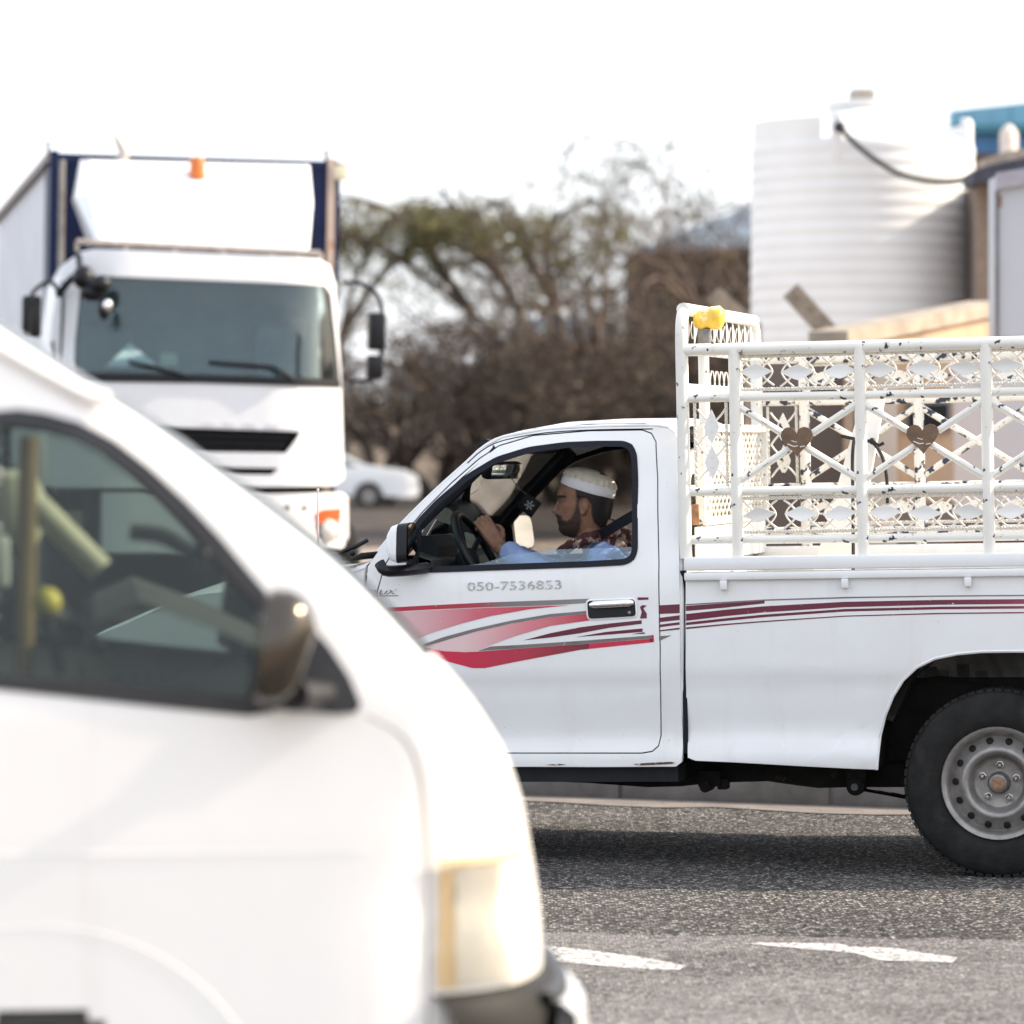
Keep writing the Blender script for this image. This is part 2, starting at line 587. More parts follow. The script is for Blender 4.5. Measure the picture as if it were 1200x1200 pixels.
M['sand'] = pbr('dusty_sand_ground', (.30, .235, .185), .95, var=.35, scale=.6, bump=.6, bscale=8, var2=(3, (.17, .14, .115), .6))
M['paving'] = pbr('paving_concrete', (.32, .29, .26), .9, var=.25, scale=3, bump=.3, bscale=40)

def gradient_decal(name, ax, stops, ax2=None):
    """printed colour blend across the decal, in the pickup's own coordinates"""
    t = NT(name); p = t.p
    mp = t.n('ShaderNodeVectorMath', operation='DOT_PRODUCT'); t.l(t.coord(), mp.inputs[0])
    d, off = ax
    mp.inputs[1].default_value = d
    f = t.math('ADD', mp.outputs['Value'], off)
    c = t.ramp(f, stops)
    sp = t.noise(95, 3, .6)
    c = t.mix(t.ramp(sp, [(.70, 0.0), (.72, .8)]), c, (.75, .72, .70))
    t.l(c, p.inputs['Base Color'])
    p.inputs['Roughness'].default_value = .38
    return t.m

# ---------------------------------------------------------------- setting: ground, roads, kerb, markings
def sheet(name, pts, z, mat, parent=None):
    mb = MB()
    mb.add([(a, b, z) for a, b in pts], [tuple(range(len(pts)))])
    o = mb.build(name, mat, parent, smooth=0)
    return o
struct(sheet('ground', [(-1500, -200), (1500, -200), (1500, 2500), (-1500, 2500)], -.008, M['sand']))
KA = ground(620, 933); KB = ground(1060, 948)
kd = Vector((KB.x - KA.x, KB.y - KA.y)).normalized()        # direction of the kerb
kn = Vector((-kd.y, kd.x))                                  # away from the camera
def kpt(s, n): 
    q = Vector((KA.x, KA.y)) + kd * s + kn * n
    return (q.x, q.y)
road = struct(sheet('road', [kpt(-60, -14), kpt(60, -14), kpt(60, 0), kpt(-60, 0)], 0.0, M['asphalt']))
gm = MB()
edge = []
for k in range(161):
    s = -20 + k * .25
    edge.append((s, -.30 - .05 * math.sin(k * 1.7) - .07 * random.random()))
gm.grid([[(*kpt(s, n), .004) for s, n in edge], [(*kpt(s, -.0), .0045) for s, n in edge]])
struct(gm.build('gutter', M['gutter'], None, smooth=0))
kerb_base = MB()
kerb_base.grid([[(*kpt(-60, .02), .0), (*kpt(-60, .02), .13), (*kpt(-60, .17), .13)], [(*kpt(60, .02), .0), (*kpt(60, .02), .13), (*kpt(60, .17), .13)]])
kerb = struct(kerb_base.build('kerb', M['kerb'], None, smooth=0))
ks = MB(); ks.box((0, 0, -.02), (.985, .165, .15), bev=.012)
ksm = ks.mesh('kerb_stone', M['kerb'], 30)
ang = math.atan2(kd.y, kd.x)
for k in range(-12, 14):
    s = 1.45 + k * 1.0
    p = kpt(s, .004 + .004 * random.random())
    link_mesh('kerb_stone', ksm, kerb, Matrix.Translation((p[0], p[1], .002 * random.random())) @ Matrix.Rotation(ang + R(random.uniform(-.25, .25)), 4, 'Z'))
struct(sheet('pavement', [kpt(-60, .16), kpt(60, .16), kpt(60, 2.6), kpt(-60, 2.6)], .12, M['paving']))
pv = MB()
pv.grid([[(*kpt(-60, 2.6), .12), (*kpt(-60, 2.6), -.01)], [(*kpt(60, 2.6), .12), (*kpt(60, 2.6), -.01)]])
struct(pv.build('pavement_edge', M['paving'], None, 0))
struct(sheet('side_road', [(-14, 22.6), (-1.2, 22.2), (-1.2, 24), (-4, 60), (40, 128), (36, 138), (-60, 118), (-26, 60)], -.004, M['asphalt_far']))

def mark(pts, z=.005):
    P_ = [ground(a, b) for a, b in pts]
    mb = MB(); mb.add([(p.x, p.y, z) for p in P_], [tuple(range(len(P_)))])
    return mb.build('lane_marking', M['marking'], road, 0)
mark([(560, 1103), (650, 1111), (700, 1116.5), (755, 1124), (803, 1133), (796, 1138.5), (745, 1137), (690, 1132), (640, 1127), (560, 1119)])
mark([(868, 1106.5), (930, 1106.5), (985, 1107.5), (996, 1111), (1050, 1113), (1122, 1124), (1116, 1129.5), (1030, 1127), (1004, 1119), (985, 1117), (925, 1112.5)])
M['worn'] = asphalt('smoother_pale_asphalt', .15, .60, .58, (.40, .375, .365))
wl = MB()
rq = random.Random(17)
q = [ground(480 + 12 * k, 1091 + .017 * 12 * k + rq.uniform(-1.5, 1.5)) for k in range(-70, 140)]
w = [Vector((p.x, p.y - 9, 0)) for p in q]
wl.grid([[(p.x, p.y, .0025) for p in q], [(p.x, p.y, .0025) for p in w]])
wl.build('worn_lane', M['worn'], road, 0)
# a few crumbs of grit by the gutter and under the wheels
gr = MB()
rg = random.Random(3)
for k in range(260):
    s, n = rg.uniform(-1.5, 6), -abs(rg.gauss(0, 1)) * .55 - .03
    a, b = kpt(s, n)
    r = rg.uniform(.002, .0055)
    gr.ball((a, b, r * .5 + .002), (r, r * rg.uniform(.6, 1), r * .6), 5, 3)
stuff(gr.build('road_grit', M['kerb'], None, 0))

# ---------------------------------------------------------------- pickup
P = Frame(ground(1170, 1030), -13.5, -1.2)
PW = 1.70
yc1 = soft_fn([(.28,.034),(.41,.010),(.465,.010),(.525,.036),(.60,.029),(.70,.016),(.742,.016),(.762,.002),(.95,.0),(1.12,.008),(1.17,.018),(1.40,.072),(1.62,.145),(1.72,.20)], 3, .008)
yb1 = soft_fn([(.36,.034),(.43,.008),(.475,.010),(.535,.042),(.62,.034),(.70,.026),(.742,.026),(.762,.012),(1.0,.008),(1.13,.012)], 3, .008)
yc = lambda x, z: yc1(z)
yb = lambda x, z: yb1(z)
def cpx(pts): return [P.surf(a, b, yc) for a, b in pts]
def bpx(pts): return [P.surf(a, b, yb) for a, b in pts]
def curve2(pts, k=3): return [(p.x, p.y) for p in catmull([Vector((a, b, 0)) for a, b in pts], k)]

pickup = thing('pickup_truck', 'white single-cab pickup truck with red swoosh stripes and a tall white cargo rack', 'pickup truck', P.M)

door_px = [(446, 882), (440, 860), (438, 780), (441, 700), (452, 662), (470, 632), (496, 600), (530, 566), (562, 538), (585, 523), (625, 511), (690, 505.5), (752, 504.5), (763, 508.5), (768, 518), (770, 560), (771.5, 660), (773, 760), (774, 862), (771, 874), (764, 880), (752, 882)]
win_px = [(476, 671.5), (479, 640), (486, 613), (512, 585.5), (547, 556.5), (581, 536), (620, 524), (662, 518.5), (700, 517), (731, 517), (741, 521), (746, 532), (747.5, 560), (747, 645), (743, 656), (733, 661.5), (690, 664)]
side_px = [(436, 898), (434, 880), (430, 780), (429, 700), (431, 664), (442, 648), (468, 617), (505, 580), (546, 543), (566, 525), (590, 513), (640, 504), (700, 500.5), (765, 499.5), (784, 502), (792, 508), (795, 520), (796, 560), (797, 700), (798.5, 830), (800, 880), (799, 893), (792, 898.5), (700, 899)]
def inset(pts, d):
    n = len(pts); out = []
    for i in range(n):
        a, p, b = Vector(pts[i-1]), Vector(pts[i]), Vector(pts[(i+1) % n])
        e1 = (p - a).normalized(); e2 = (b - p).normalized()
        nn = Vector((-(e1.y + e2.y), e1.x + e2.x))
        if nn.length < 1e-6: nn = Vector((-e1.y, e1.x))
        out.append(tuple(p + nn.normalized() * d))
    return out
def area(p): return sum(p[i-1][0]*p[i][1] - p[i][0]*p[i-1][1] for i in range(len(p)))
def grow(pts, d):  # +d outwards
    return inset(pts, -d if area(pts) > 0 else d)
door_o = cpx(door_px)
win_o = cpx(win_px)
side_o = cpx(side_px)
near_side = panel_mb(side_o, [grow(door_o, .0045)], yc, .03)
near_door = panel_mb(door_o, [win_o], yc, .035, .03, .1)
body = near_side.build('cab_body', M['paint'], pickup, 35)
far = mirror_y(near_side, PW).build('cab_side', M['paint'], pickup, 35)
door = near_door.build('door', M['paint'], pickup, 35)
far_door = mirror_y(near_door, PW).build('door', M['paint'], pickup, 35, label='far side door')
# dark shut faces behind the gaps
bk = MB()
ring_o, ring_i = grow(door_o, .03), grow(door_o, -.03)
bk.grid([[(a, yc1(b) + .034, b) for a, b in ring_o + ring_o[:1]], [(a, yc1(b) + .036, b) for a, b in ring_i + ring_i[:1]]])
bk.build('door_weatherstrip', M['seal'], pickup, 0)
# window rubber
def seal_ring(outline, w_in, out_d, thick, yf, off):
    o = outline; i = grow(outline, -w_in)
    mb = MB()
    n = len(o)
    v = [(a, yf(a, b) - off, b) for a, b in grow(o, .002)] + [(a, yf(a, b) - off + .001, b) for a, b in i] + [(a, yf(a, b) + thick, b) for a, b in i] + [(a, yf(a, b) + thick, b) for a, b in grow(o, .002)]
    fs = []
    for L in range(4):
        for k in range(n):
            fs.append((L*n + k, L*n + (k+1) % n, ((L+1) % 4)*n + (k+1) % n, ((L+1) % 4)*n + k))
    mb.add(v, fs)
    return mb
wo = round_poly(win_o, .03, 3)
sr = seal_ring(wo, .021, 0, .032, yc, .004)
sr.build('window_seal', M['seal'], door, 30)
mirror_y(sr, PW).build('window_seal', M['seal'], far_door, 30)
# lowered near pane: only its top shows above the sill; far pane is up
low_px = [(498, 668), (742, 660), (742, 650), (738, 641.5), (700, 641.5), (640, 646), (575, 660), (500, 667)]
panel_mb(cpx([(500, 669), (744, 661), (744, 648), (739, 641), (650, 644), (596, 650), (566, 660)]), [], lambda x, z: yc1(z) + .018, .004).build('window_glass', M['glass_low'], door, 30)
mirror_y(panel_mb(grow(win_o, -.004), [], lambda x, z: yc1(z) + .02, .004), PW).build('window_glass', M['glass_grimy'], far_door, 30)
# divider by the mirror
dv = MB()
a, b = P.surf(486, 664, yc), P.surf(491, 618, yc)
dv.beam((a[0], yc1(a[1]) + .012, a[1]), (b[0], yc1(b[1]) + .012, b[1]), .016, .018, (0, 1, 0))
dv.build('quarter_bar', M['seal'], door, 30)

# roof, windscreen, hood, back wall
roof_px = [(566, 525), (590, 513), (640, 504), (700, 500.5), (765, 499.5), (784, 502), (792, 508)]
rows = []
for a, b in cpx(roof_px):
    y0 = yc1(b)
    row = []
    for k in range(17):
        t = k / 16
        y = y0 + (PW - 2 * y0) * t
        u = 2 * t - 1
        row.append((a - (.05 * (1 - u * u) if (a, b) == cpx(roof_px)[0] else 0), y, b + .034 * (1 - abs(u) ** 2.6) + .002))
    rows.append(row)
mbr = MB(); mbr.grid(rows)
mbr.build('roof', M['paint'], pickup, 40)
hl = MB()
hl.grid([[(x, y, z - .03) for x, y, z in r[1:-1]] for r in rows])
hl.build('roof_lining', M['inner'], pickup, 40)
# drip rail
for s in (0, 1):
    dr = MB()
    pts = [(a, (yc1(b) + .010) if s == 0 else PW - yc1(b) - .010, b + .004) for a, b in cpx([(442, 648), (468, 617), (505, 580), (546, 543)] + roof_px[:-1])]
    dr.tube(catmull(pts, 3), .007, 6)
    dr.build('drip_rail', M['paint'], pickup)
dg_ = MB()
pts = [(a, yc1(b) - .001, b - .004) for a, b in cpx([(548, 541.5)] + [(566, 526), (590, 515), (640, 506), (700, 502.5), (765, 501.5)])]
dg_.tube(catmull(pts, 3), .003, 5)
dg_.build('drip_seam', M['seal'], pickup)
# windscreen between the pillars
ws = cpx([(431, 664), (442, 650), (468, 619), (505, 582), (546, 545), (566, 527)])
def screen_rows(off, k0=0.0):
    rows = []
    for a, b in ws:
        y0 = yc1(b) + .03
        row = []
        for k in range(15):
            u = 2 * k / 14 - 1
            row.append((a + .05 - .11 * (1 - u * u) + off, PW / 2 + u * (PW / 2 - y0), b + .006))
        rows.append(row)
    return rows
g = MB(); g.grid(screen_rows(0)); r2 = screen_rows(.005); g.grid(r2)
g.build('windscreen', M['glass_green'], pickup, 60)
pl = MB()
for s in (0, 1):
    pts = [(a + .045, (yc1(b) + .035) if s == 0 else PW - yc1(b) - .035, b) for a, b in ws]
    pl.tube(catmull(pts, 2), .034, 8)
hd = [(cpx(roof_px)[0][0] - .0 - .045 * (1 - (2*k/10-1)**2), .2 + (PW - .4) * k / 10, cpx(roof_px)[0][1] + .005) for k in range(11)]
pl.tube(hd, .03, 8)
for a in (-1,):
    q0 = cpx([(800, 0)])
pl.build('pillar_trim', M['inner'], pickup)
# far door inner lining and frame, near door inner lining
for s, d in ((0, door), (1, far_door)):
    low = cpx([(446, 876), (446, 690), (470, 676), (690, 667), (760, 662), (764, 874)])
    lm = panel_mb(low, [], lambda x, z: yc1(z) + .045, .03, .1, .3)
    if s: lm = mirror_y(lm, PW)
    lm.build('door_lining', M['inner'], d, 30)
# back wall with window
bx = cpx([(795, 560)])[0][0] - .012
zr = 1.60
bw_o = [(.05, .47), (PW - .05, .47), (PW - .03, 1.05), (PW - .15, 1.6), (PW / 2, 1.66), (.15, 1.6), (.03, 1.05)]
bw_h = round_poly([(.24, 1.17), (PW - .24, 1.17), (PW - .29, 1.53), (.29, 1.53)], .06)
bwm = panel_mb(bw_o, [bw_h], lambda x, z: 0, .025, .2, .3)
bwm.v = [(bx + y, x, z) for x, y, z in bwm.v]
bwm.build('cab_back', M['paint'], pickup, 30)
gg = MB(); gg.v = []; gb = panel_mb(bw_h, [], lambda x, z: 0, .004, .3, .4); gb.v = [(bx + y + .01, x, z) for x, y, z in gb.v]
gb.build('rear_window', M['glass'], pickup, 30)
# corner between side and back (rounded)
cr = MB()
for s in (0, 1):
    pts = [(a, (yc1(b) + .018) if s == 0 else PW - yc1(b) - .018, b) for a, b in cpx([(793, 512), (795, 540), (795.5, 600), (796.5, 700), (797.5, 830), (797.5, 862)])]
    cr = MB(); cr.tube(pts, .014, 8)
    cr.build('cab_corner', M['paint'], pickup)
# floor, dash, seat
x_fire = P.h(455, 700, .8).x
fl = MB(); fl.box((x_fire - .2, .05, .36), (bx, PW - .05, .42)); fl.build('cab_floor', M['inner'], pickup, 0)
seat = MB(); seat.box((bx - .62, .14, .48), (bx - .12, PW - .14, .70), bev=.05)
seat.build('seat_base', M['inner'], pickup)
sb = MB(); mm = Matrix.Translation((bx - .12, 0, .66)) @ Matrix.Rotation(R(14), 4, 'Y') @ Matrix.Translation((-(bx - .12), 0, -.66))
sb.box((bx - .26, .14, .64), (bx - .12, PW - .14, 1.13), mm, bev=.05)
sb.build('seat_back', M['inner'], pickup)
dz = lambda px, py, y: P.h(px, py, y)
d0 = dz(500, 668, .42); d1 = dz(540, 668, .42)
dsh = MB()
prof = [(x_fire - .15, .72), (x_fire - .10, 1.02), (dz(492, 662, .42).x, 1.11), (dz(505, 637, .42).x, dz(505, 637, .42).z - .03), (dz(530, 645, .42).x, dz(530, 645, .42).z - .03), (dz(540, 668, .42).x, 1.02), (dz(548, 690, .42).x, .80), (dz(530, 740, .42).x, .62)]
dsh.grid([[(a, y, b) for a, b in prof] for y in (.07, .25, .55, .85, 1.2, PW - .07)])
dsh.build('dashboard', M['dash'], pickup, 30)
hood_ = MB()
c0, c1, c2 = dz(494, 660, .42), dz(506, 627, .42), dz(538, 646, .42)
poly = [(c0.x, c0.z), (dz(497, 634, .42).x, dz(497, 634, .42).z), (c1.x - .01, c1.z), (dz(516, 627, .42).x, dz(516, 627, .42).z), (dz(524, 640, .42).x, dz(524, 640, .42).z), (dz(522, 668, .42).x, dz(522, 668, .42).z)]
hood_.prism(poly, .28, .60)
hood_.build('instrument_binnacle', M['inner'], pickup, 30)
tp = MB()
e = [dz(508, 627, .75), dz(522, 632, .75), dz(534, 640, .75), dz(537, 645, .75), dz(520, 640, .75)]
tp.prism([(q.x, q.z) for q in e], .62, 1.3); tp.build('dash_cover', M['dash_top'], pickup, 30)
sw_ = MB()
for k in range(3):
    a = dz(524 + k * .5, 645 + k * 6, .55); sw_.box((a.x - .0, .56, a.z - .014), (a.x + .03, .70, a.z), bev=.003)
sw_.build('heater_switches', M['grey_plastic'], pickup)
# steering wheel
swc = dz(562, 653, .42)
Rw = .19
tilt = R(-27)
SWM = Matrix.Translation(swc) @ Matrix.Rotation(R(90) + tilt * 1.0, 4, 'Y')
ring = [SWM @ Vector((Rw * math.cos(a), Rw * math.sin(a), 0)) for a in [2 * math.pi * k / 40 for k in range(40)]]
st = MB(); st.tube(ring, .0165, 10, closed=True)
steer = st.build('steering_wheel', M['black'], pickup)
sp = MB()
hubp = swc + Vector((-.05, 0, -.02))
for k in (1, 13, 20, 27):
    sp.tube([hubp, ring[k] if k != 1 else ring[0]], .012, 6)
sp.ball(hubp, (.05, .07, .06), 12, 8)
sp.tube([hubp, hubp + Vector((-.28, 0, -.15))], .035, 8)
sp.build('steering_hub', M['inner'], steer)
# interior mirror and cord for the air freshener
im = MB()
mc = dz(588, 551, .84)
Mi = Matrix.Translation(mc) @ Matrix.Rotation(R(-20), 4, 'Z') @ Matrix.Rotation(R(12), 4, 'Y')
im.box((-.022, -.12, -.035), (.022, .12, .035), Mi, bev=.015)
im.tube([mc, mc + Vector((-.05, 0, .07))], .008, 6)
inm = im.build('interior_mirror', M['inner'], pickup)
ig = MB(); ig.box((.023, -.108, -.028), (.0255, .108, .028), Mi, bev=.001)
ig.build('mirror_glass', M['mirror'], inm)
# door mirrors
def door_mirror(parent, far_):
    y = lambda v: PW - v if far_ else v
    mm_ = MB()
    c = P.h(466, 636, -.10)
    # shell: rounded block, white, open to the rear
    shell = MB()
    pr = [(-.036, .066), (-.016, .116), (.012, .132)]
    rows_ = []
    for xx, s in pr:
        hh = s; ww = .080 * (s / .134)
        o_ = round_poly([(-ww, -hh * .55 - .005), (ww, -hh * .55 - .005), (ww, hh * .55), (-ww * .7, hh * .55)], .035, 3)
        rows_.append([(c.x + xx, y(c.y + a), c.z + b) for a, b in o_])
    shell.grid(rows_, closed=True)
    shell.add(rows_[0], [tuple(range(len(rows_[0])))])
    shell.add(rows_[-1], [tuple(range(len(rows_[-1])))])
    house = shell.build('door_mirror', M['paint'], parent, 50)
    rim_ = MB()
    o1 = [(c.x + .012, y(c.y + (q[1] - c.y if not far_ else (PW - q[1]) - c.y) * 1.0), q[2]) for q in rows_[-1]]
    o2 = [(p[0] + .040, p[1], p[2] + .004) for p in o1]
    rim_.grid([o1, o2], closed=True); rim_.add(o2, [tuple(range(len(o2)))])
    rim_.build('mirror_rim', M['black'], house, 40)
    mg = MB()
    cen = sum((Vector(p) for p in o2), Vector()) / len(o2)
    tw = -.035 if far_ else .0
    o3 = [cen + (Vector(p) - cen) * .93 + Vector((.004, 0, 0)) for p in o2]
    mg.add(o3, [tuple(range(len(o3)))])
    mg.add([p - Vector((.002, 0, 0)) for p in o3], [tuple(range(len(o3)))])
    mg.build('mirror_glass', M['mirror'], house, 0)
    if far_:
        cc_ = Vector((c.x, PW - c.y, c.z))
        house.matrix_basis = Matrix.Translation(cc_) @ Matrix.Rotation(R(-36), 4, 'Z') @ Matrix.Translation(-cc_)
    arm = MB()
    b0 = P.h(448, 664, -.09); b1 = P.h(487, 668, .0)
    pts = [(c.x - .075, y(-.10), c.z - .075), (c.x - .05, y(-.11), c.z - .105), (c.x, y(-.08), c.z - .108), (c.x + .05, y(-.03), c.z - .105), (c.x + .085, y(.02), c.z - .10)]
    arm.tube(catmull(pts, 3), [.012, .016, .02, .022, .024, .025, .026, .026, .026, .026, .025, .024, .022], 8, rz=[.022] * 13)
    sl = [P.surf(478, 668, yc), P.surf(489, 664, yc), P.surf(489, 618, yc), P.surf(480, 640, yc)]
    pm = MB(); pm.prism(sl, -.012, .03)
    arm.add([(a, y(b + yc1(z)), z) for a, b, z in pm.v], pm.f)
    arm.build('mirror_arm', M['black'], parent, 45)
door_mirror(door, False)
door_mirror(far_door, True)
# door handle
hs = MB()
hp = [P.surf(*q, yc) for q in round_poly([(686, 702), (746, 699.5), (748, 724), (688, 727.5)], 7, 4)]
hs.grid([[(a, yc1(b) - .002, b) for a, b in hp + hp[:1]], [(a, yc1(b) - .005, b) for a, b in grow(hp, -.007) + grow(hp, -.007)[:1]]])
hs.build('handle_surround', M['paint'], door)
hp2 = grow(hp, -.007)
hh = MB(); hh.prism(hp2, .0, .004); hh.v = [(a, b + yc1(z) - .006, z) for a, b, z in hh.v]
hdl = hh.build('door_handle', M['black'], door, 30)
ch = MB()
g0, g1 = P.surf(692, 709, yc), P.surf(743.5, 706.3, yc)
gp = [Vector((g0[0] + (g1[0] - g0[0]) * k / 10, yc1(g0[1]) - .010 - .004 * math.sin(math.pi * k / 10), g0[1] + (g1[1] - g0[1]) * k / 10)) for k in range(11)]
ch.tube(gp, [.012] + [.0165] * 9 + [.012], 14, rz=[.008] + [.0155] * 9 + [.008])
ch.build('handle_grip', M['chrome'], hdl, 60)
lk = MB(); q = P.surf(738, 717.5, yc)
lk.lathe([(.006, 0), (.006, .003)], 12, Matrix.Translation((q[0], yc1(q[1]) - .006, q[1])) @ Matrix.Rotation(R(90), 4, 'X'))
lk.build('key_lock', M['steel_rim'], hdl)

# ---- stripes (thin printed film)
RED = (.50, .012, .045); MAR = (.115, .010, .028); GREY = (.17, .155, .15); PINK = (.70, .42, .42); WHT = (.72, .64, .63)
def film(name, pts, mat, yf=yc, parent=None, off=.0012, k=0):
    o = [P.surf(a, b, yf) for a, b in pts]
    mb = panel_mb(o, [], lambda x, z: yf(x, z) - off, .0006, .02, .08)
    return mb.build(name, mat, parent or door, 0)
xa, xb = P.surf(450, 720, yc)[0], P.surf(690, 720, yc)[0]
M['film_a'] = gradient_decal('red_fade_film', ((1 / (xb - xa), 0, 0), -xa / (xb - xa)), [(0.0, (.66, .5, .5)), (.2, (.62, .36, .38)), (.45, (.55, .12, .16)), (.8, (.52, .02, .06))])
zb0, zb1 = P.surf(560, 783, yc)[1], P.surf(560, 728, yc)[1]
M['film_b'] = gradient_decal('crimson_fade_film', ((-.42 / (xb - xa), 0, 1 / (zb1 - zb0)), .42 * (xa + .32) / (xb - xa) - zb0 / (zb1 - zb0)), [(0.0, (.60, .012, .075)), (.28, (.58, .06, .12)), (.55, (.70, .50, .50)), (.72, (.72, .56, .55)), (1.0, (.60, .22, .24))])
M['film_c'] = gradient_decal('red_right_fade_film', ((1 / (xb - xa), 0, 0), -xa / (xb - xa)), [(0.38, (.71, .52, .52)), (.68, (.62, .22, .25)), (1.0, (.46, .03, .06))])
M['film_d'] = gradient_decal('red_to_maroon_film', ((1 / (xb - xa), 0, 0), -xa / (xb - xa)), [(0.25, (.58, .014, .06)), (.7, (.40, .03, .06)), (1.15, (.16, .02, .035)), (1.30, (.55, .02, .06))])
M['film_e'] = gradient_decal('thin_red_to_grey_film', ((1 / (xb - xa), 0, 0), -xa / (xb - xa)), [(0.1, (.42, .010, .04)), (.45, (.36, .03, .05)), (.62, GREY), (1.0, (.22, .20, .19))])
M['maroon'] = gradient_decal('maroon_film', ((1, 0, 0), 0), [(0.0, MAR), (1.0, MAR)])
xc0, xc1 = P.surf(1100, 715, yb)[0], P.surf(1260, 715, yb)[0]
M['maroon_fade'] = gradient_decal('maroon_bed_film', ((1 / (xc1 - xc0), 0, 0), -xc0 / (xc1 - xc0)), [(0.0, (.125, .010, .03)), (.5, (.20, .02, .05)), (1.0, (.36, .10, .14))])
M['greyline'] = pbr('grey_pinstripe', GREY, .4, var=.2, var2=(40, (.7, .68, .66), .66))
film('stripe', [(430, 713.5), (500, 709.5), (570, 706), (640, 703.5), (691, 701.5), (689, 706.5), (640, 709.5), (570, 711.5), (500, 714.5), (430, 718.5)], M['film_e'])
film('stripe', [(430, 719.2), (500, 715.2), (570, 712.2), (640, 710.2), (668, 709.2), (620, 714), (575, 722), (540, 731), (505, 742), (483, 751.5), (470, 743)], M['film_a'])
film('stripe', [(491, 757), (520, 746.5), (555, 737), (600, 727), (645, 719.5), (690, 715.6), (690, 719.2), (645, 723), (600, 730.5), (560, 739.5), (525, 749.5), (497, 758)], M['greyline'], off=.0018)
film('stripe', [(497.5, 758), (525, 749.7), (560, 739.8), (600, 730.8), (645, 723.3), (688, 719.6), (691, 727), (645, 733.5), (605, 745), (580, 754), (559, 762.6), (545, 764), (520, 763)], M['film_c'])
film('stripe', [(491, 757.2), (520, 763.2), (545, 764.3), (560, 763.5), (610, 760), (680, 755), (764, 748.5), (765.5, 752.5), (680, 761.5), (610, 774.5), (568, 783), (554, 783), (522, 774.5)], M['film_d'])
film('stripe', [(560, 762.8), (575, 757.5), (610, 755.7), (680, 751), (764, 744.5), (764, 748.2), (680, 754.7), (610, 759.7)], M['greyline'], off=.0016)
film('stripe', [(613.5, 750.3), (645, 742), (680, 735), (715, 730.5), (752, 726.8), (752, 731), (715, 735.5), (680, 742), (645, 747)], M['maroon'])
film('stripe', [(675, 746.5), (710, 740.5), (753, 736.4), (753, 740.4), (715, 743.5)], M['maroon'])
film('stripe', [(740, 743.2), (755, 740.8), (756, 742.6)], M['maroon'])
film('stripe', [(747, 700), (760, 700), (760, 702.6), (750, 703.2), (747.5, 703)], M['maroon'])
film('stripe', [(750, 711), (753, 709), (758, 709.5), (754, 713), (758, 719), (758, 724.5), (750, 725), (752, 717)], M['maroon'])
film('stripe', [(761, 744.5), (766, 744), (766.5, 752), (762, 752.5)], pbr('red_stripe_end', (.5, .012, .05), .4))
for pts, m in (([(772.5, 709.3), (796.5, 708), (796.5, 718.5), (772.5, 719.5)], 'maroon'), ([(772.5, 724), (796.5, 721), (796.5, 726.5), (772.5, 729)], 'maroon'), ([(772.5, 732), (796.5, 729), (796.5, 732), (772.5, 735)], 'maroon'), ([(772.5, 738.5), (796.5, 735.5), (796.5, 737.5), (772.5, 740)], 'maroon'), ([(772.5, 745.5), (787, 744.5), (772.5, 751)], 'greyline')):
    film('stripe', pts, M[m], yc, body)
M['scuff'] = pbr('rust_scuff', (.10, .06, .04), .8, var=.5, scale=60, var2=(45, (.55, .5, .45), .55))
for pts in ([(742, 895.2), (760, 893.8), (786, 892.6), (792, 893.6), (788, 895), (765, 896.4), (748, 897)], [(640, 896), (655, 895), (664, 896), (652, 897.2)]):
    film('rust_scuff', pts, M['scuff'], yc, body, off=.002)
tm = text_mesh('050-7536853', .048, None)
xs = [v.co.x for v in tm.vertices]
ta, tb = P.surf(548, 692.5, yc), P.surf(658, 690, yc)
k = (tb[0] - ta[0]) / (max(xs) - min(xs))
tm.transform(Matrix.Diagonal((k, 1, 1, 1)))
tm.materials.append(pbr('faded_lettering', (.42, .41, .40), .5, var=.3, scale=60, var2=(75, (.78, .77, .75), .52)))
th = Matrix.Rotation(math.atan2(tb[1] - ta[1], tb[0] - ta[0]) * -1, 4, 'Y')
link_mesh('phone_number', tm, door, Matrix.Translation((ta[0], yc1(ta[1]) - .0012, ta[1])) @ th @ Matrix.Rotation(R(90), 4, 'X'))
tm = text_mesh('HILUX', .026, .145, .35)
tm.materials.append(pbr('worn_blue_lettering', (.12, .13, .18), .5, var=.3, var2=(95, (.78, .77, .76), .54)))
ta = P.surf(423, 697.5, yc)
link_mesh('badge_lettering', tm, body, Matrix.Translation((ta[0], yc1(ta[1]) - .0015, ta[1])) @ Matrix.Rotation(R(-1), 4, 'Y') @ Matrix.Rotation(R(90), 4, 'X'))
film('stripe', [(425, 698.2), (467, 697.6), (467, 698.6), (425, 699.2)], M['greyline'], yc, body)

# ---- bed
bx0 = P.surf(802.5, 700, yb)[0]
xr = bx0 + 2.36
arch_c = P.surf(1172, 905, yb); 
arch_px = [(1027, 902), (1028, 888), (1031, 862), (1037, 838), (1046, 816), (1058, 797), (1074, 782), (1095, 771.5), (1122, 766), (1150, 763.5), (1176, 763)]
arch = bpx(arch_px)
xm = arch[-1][0]
arch_full = arch + [(2 * xm - a, b) for a, b in reversed(arch[:-1])]
bz0 = P.surf(805, 891, yb)[1]
lo = bpx([(803.5, 678), (803.5, 760), (804.5, 840), (806, 888), (815, 891.5), (860, 893.5), (940, 898), (1000, 901)])
topz = lo[0][1]
bed_o = lo + arch_full + [(xr - .02, arch_full[-1][1]), (xr, arch_full[-1][1] + .03), (xr, topz)]
bed_mb = panel_mb(bed_o, [], yb, .022, .04, .1)
bed = bed_mb.build('cargo_bed', M['paint'], pickup, 35)
mirror_y(bed_mb, PW).build('bed_side', M['paint'], bed, 35)
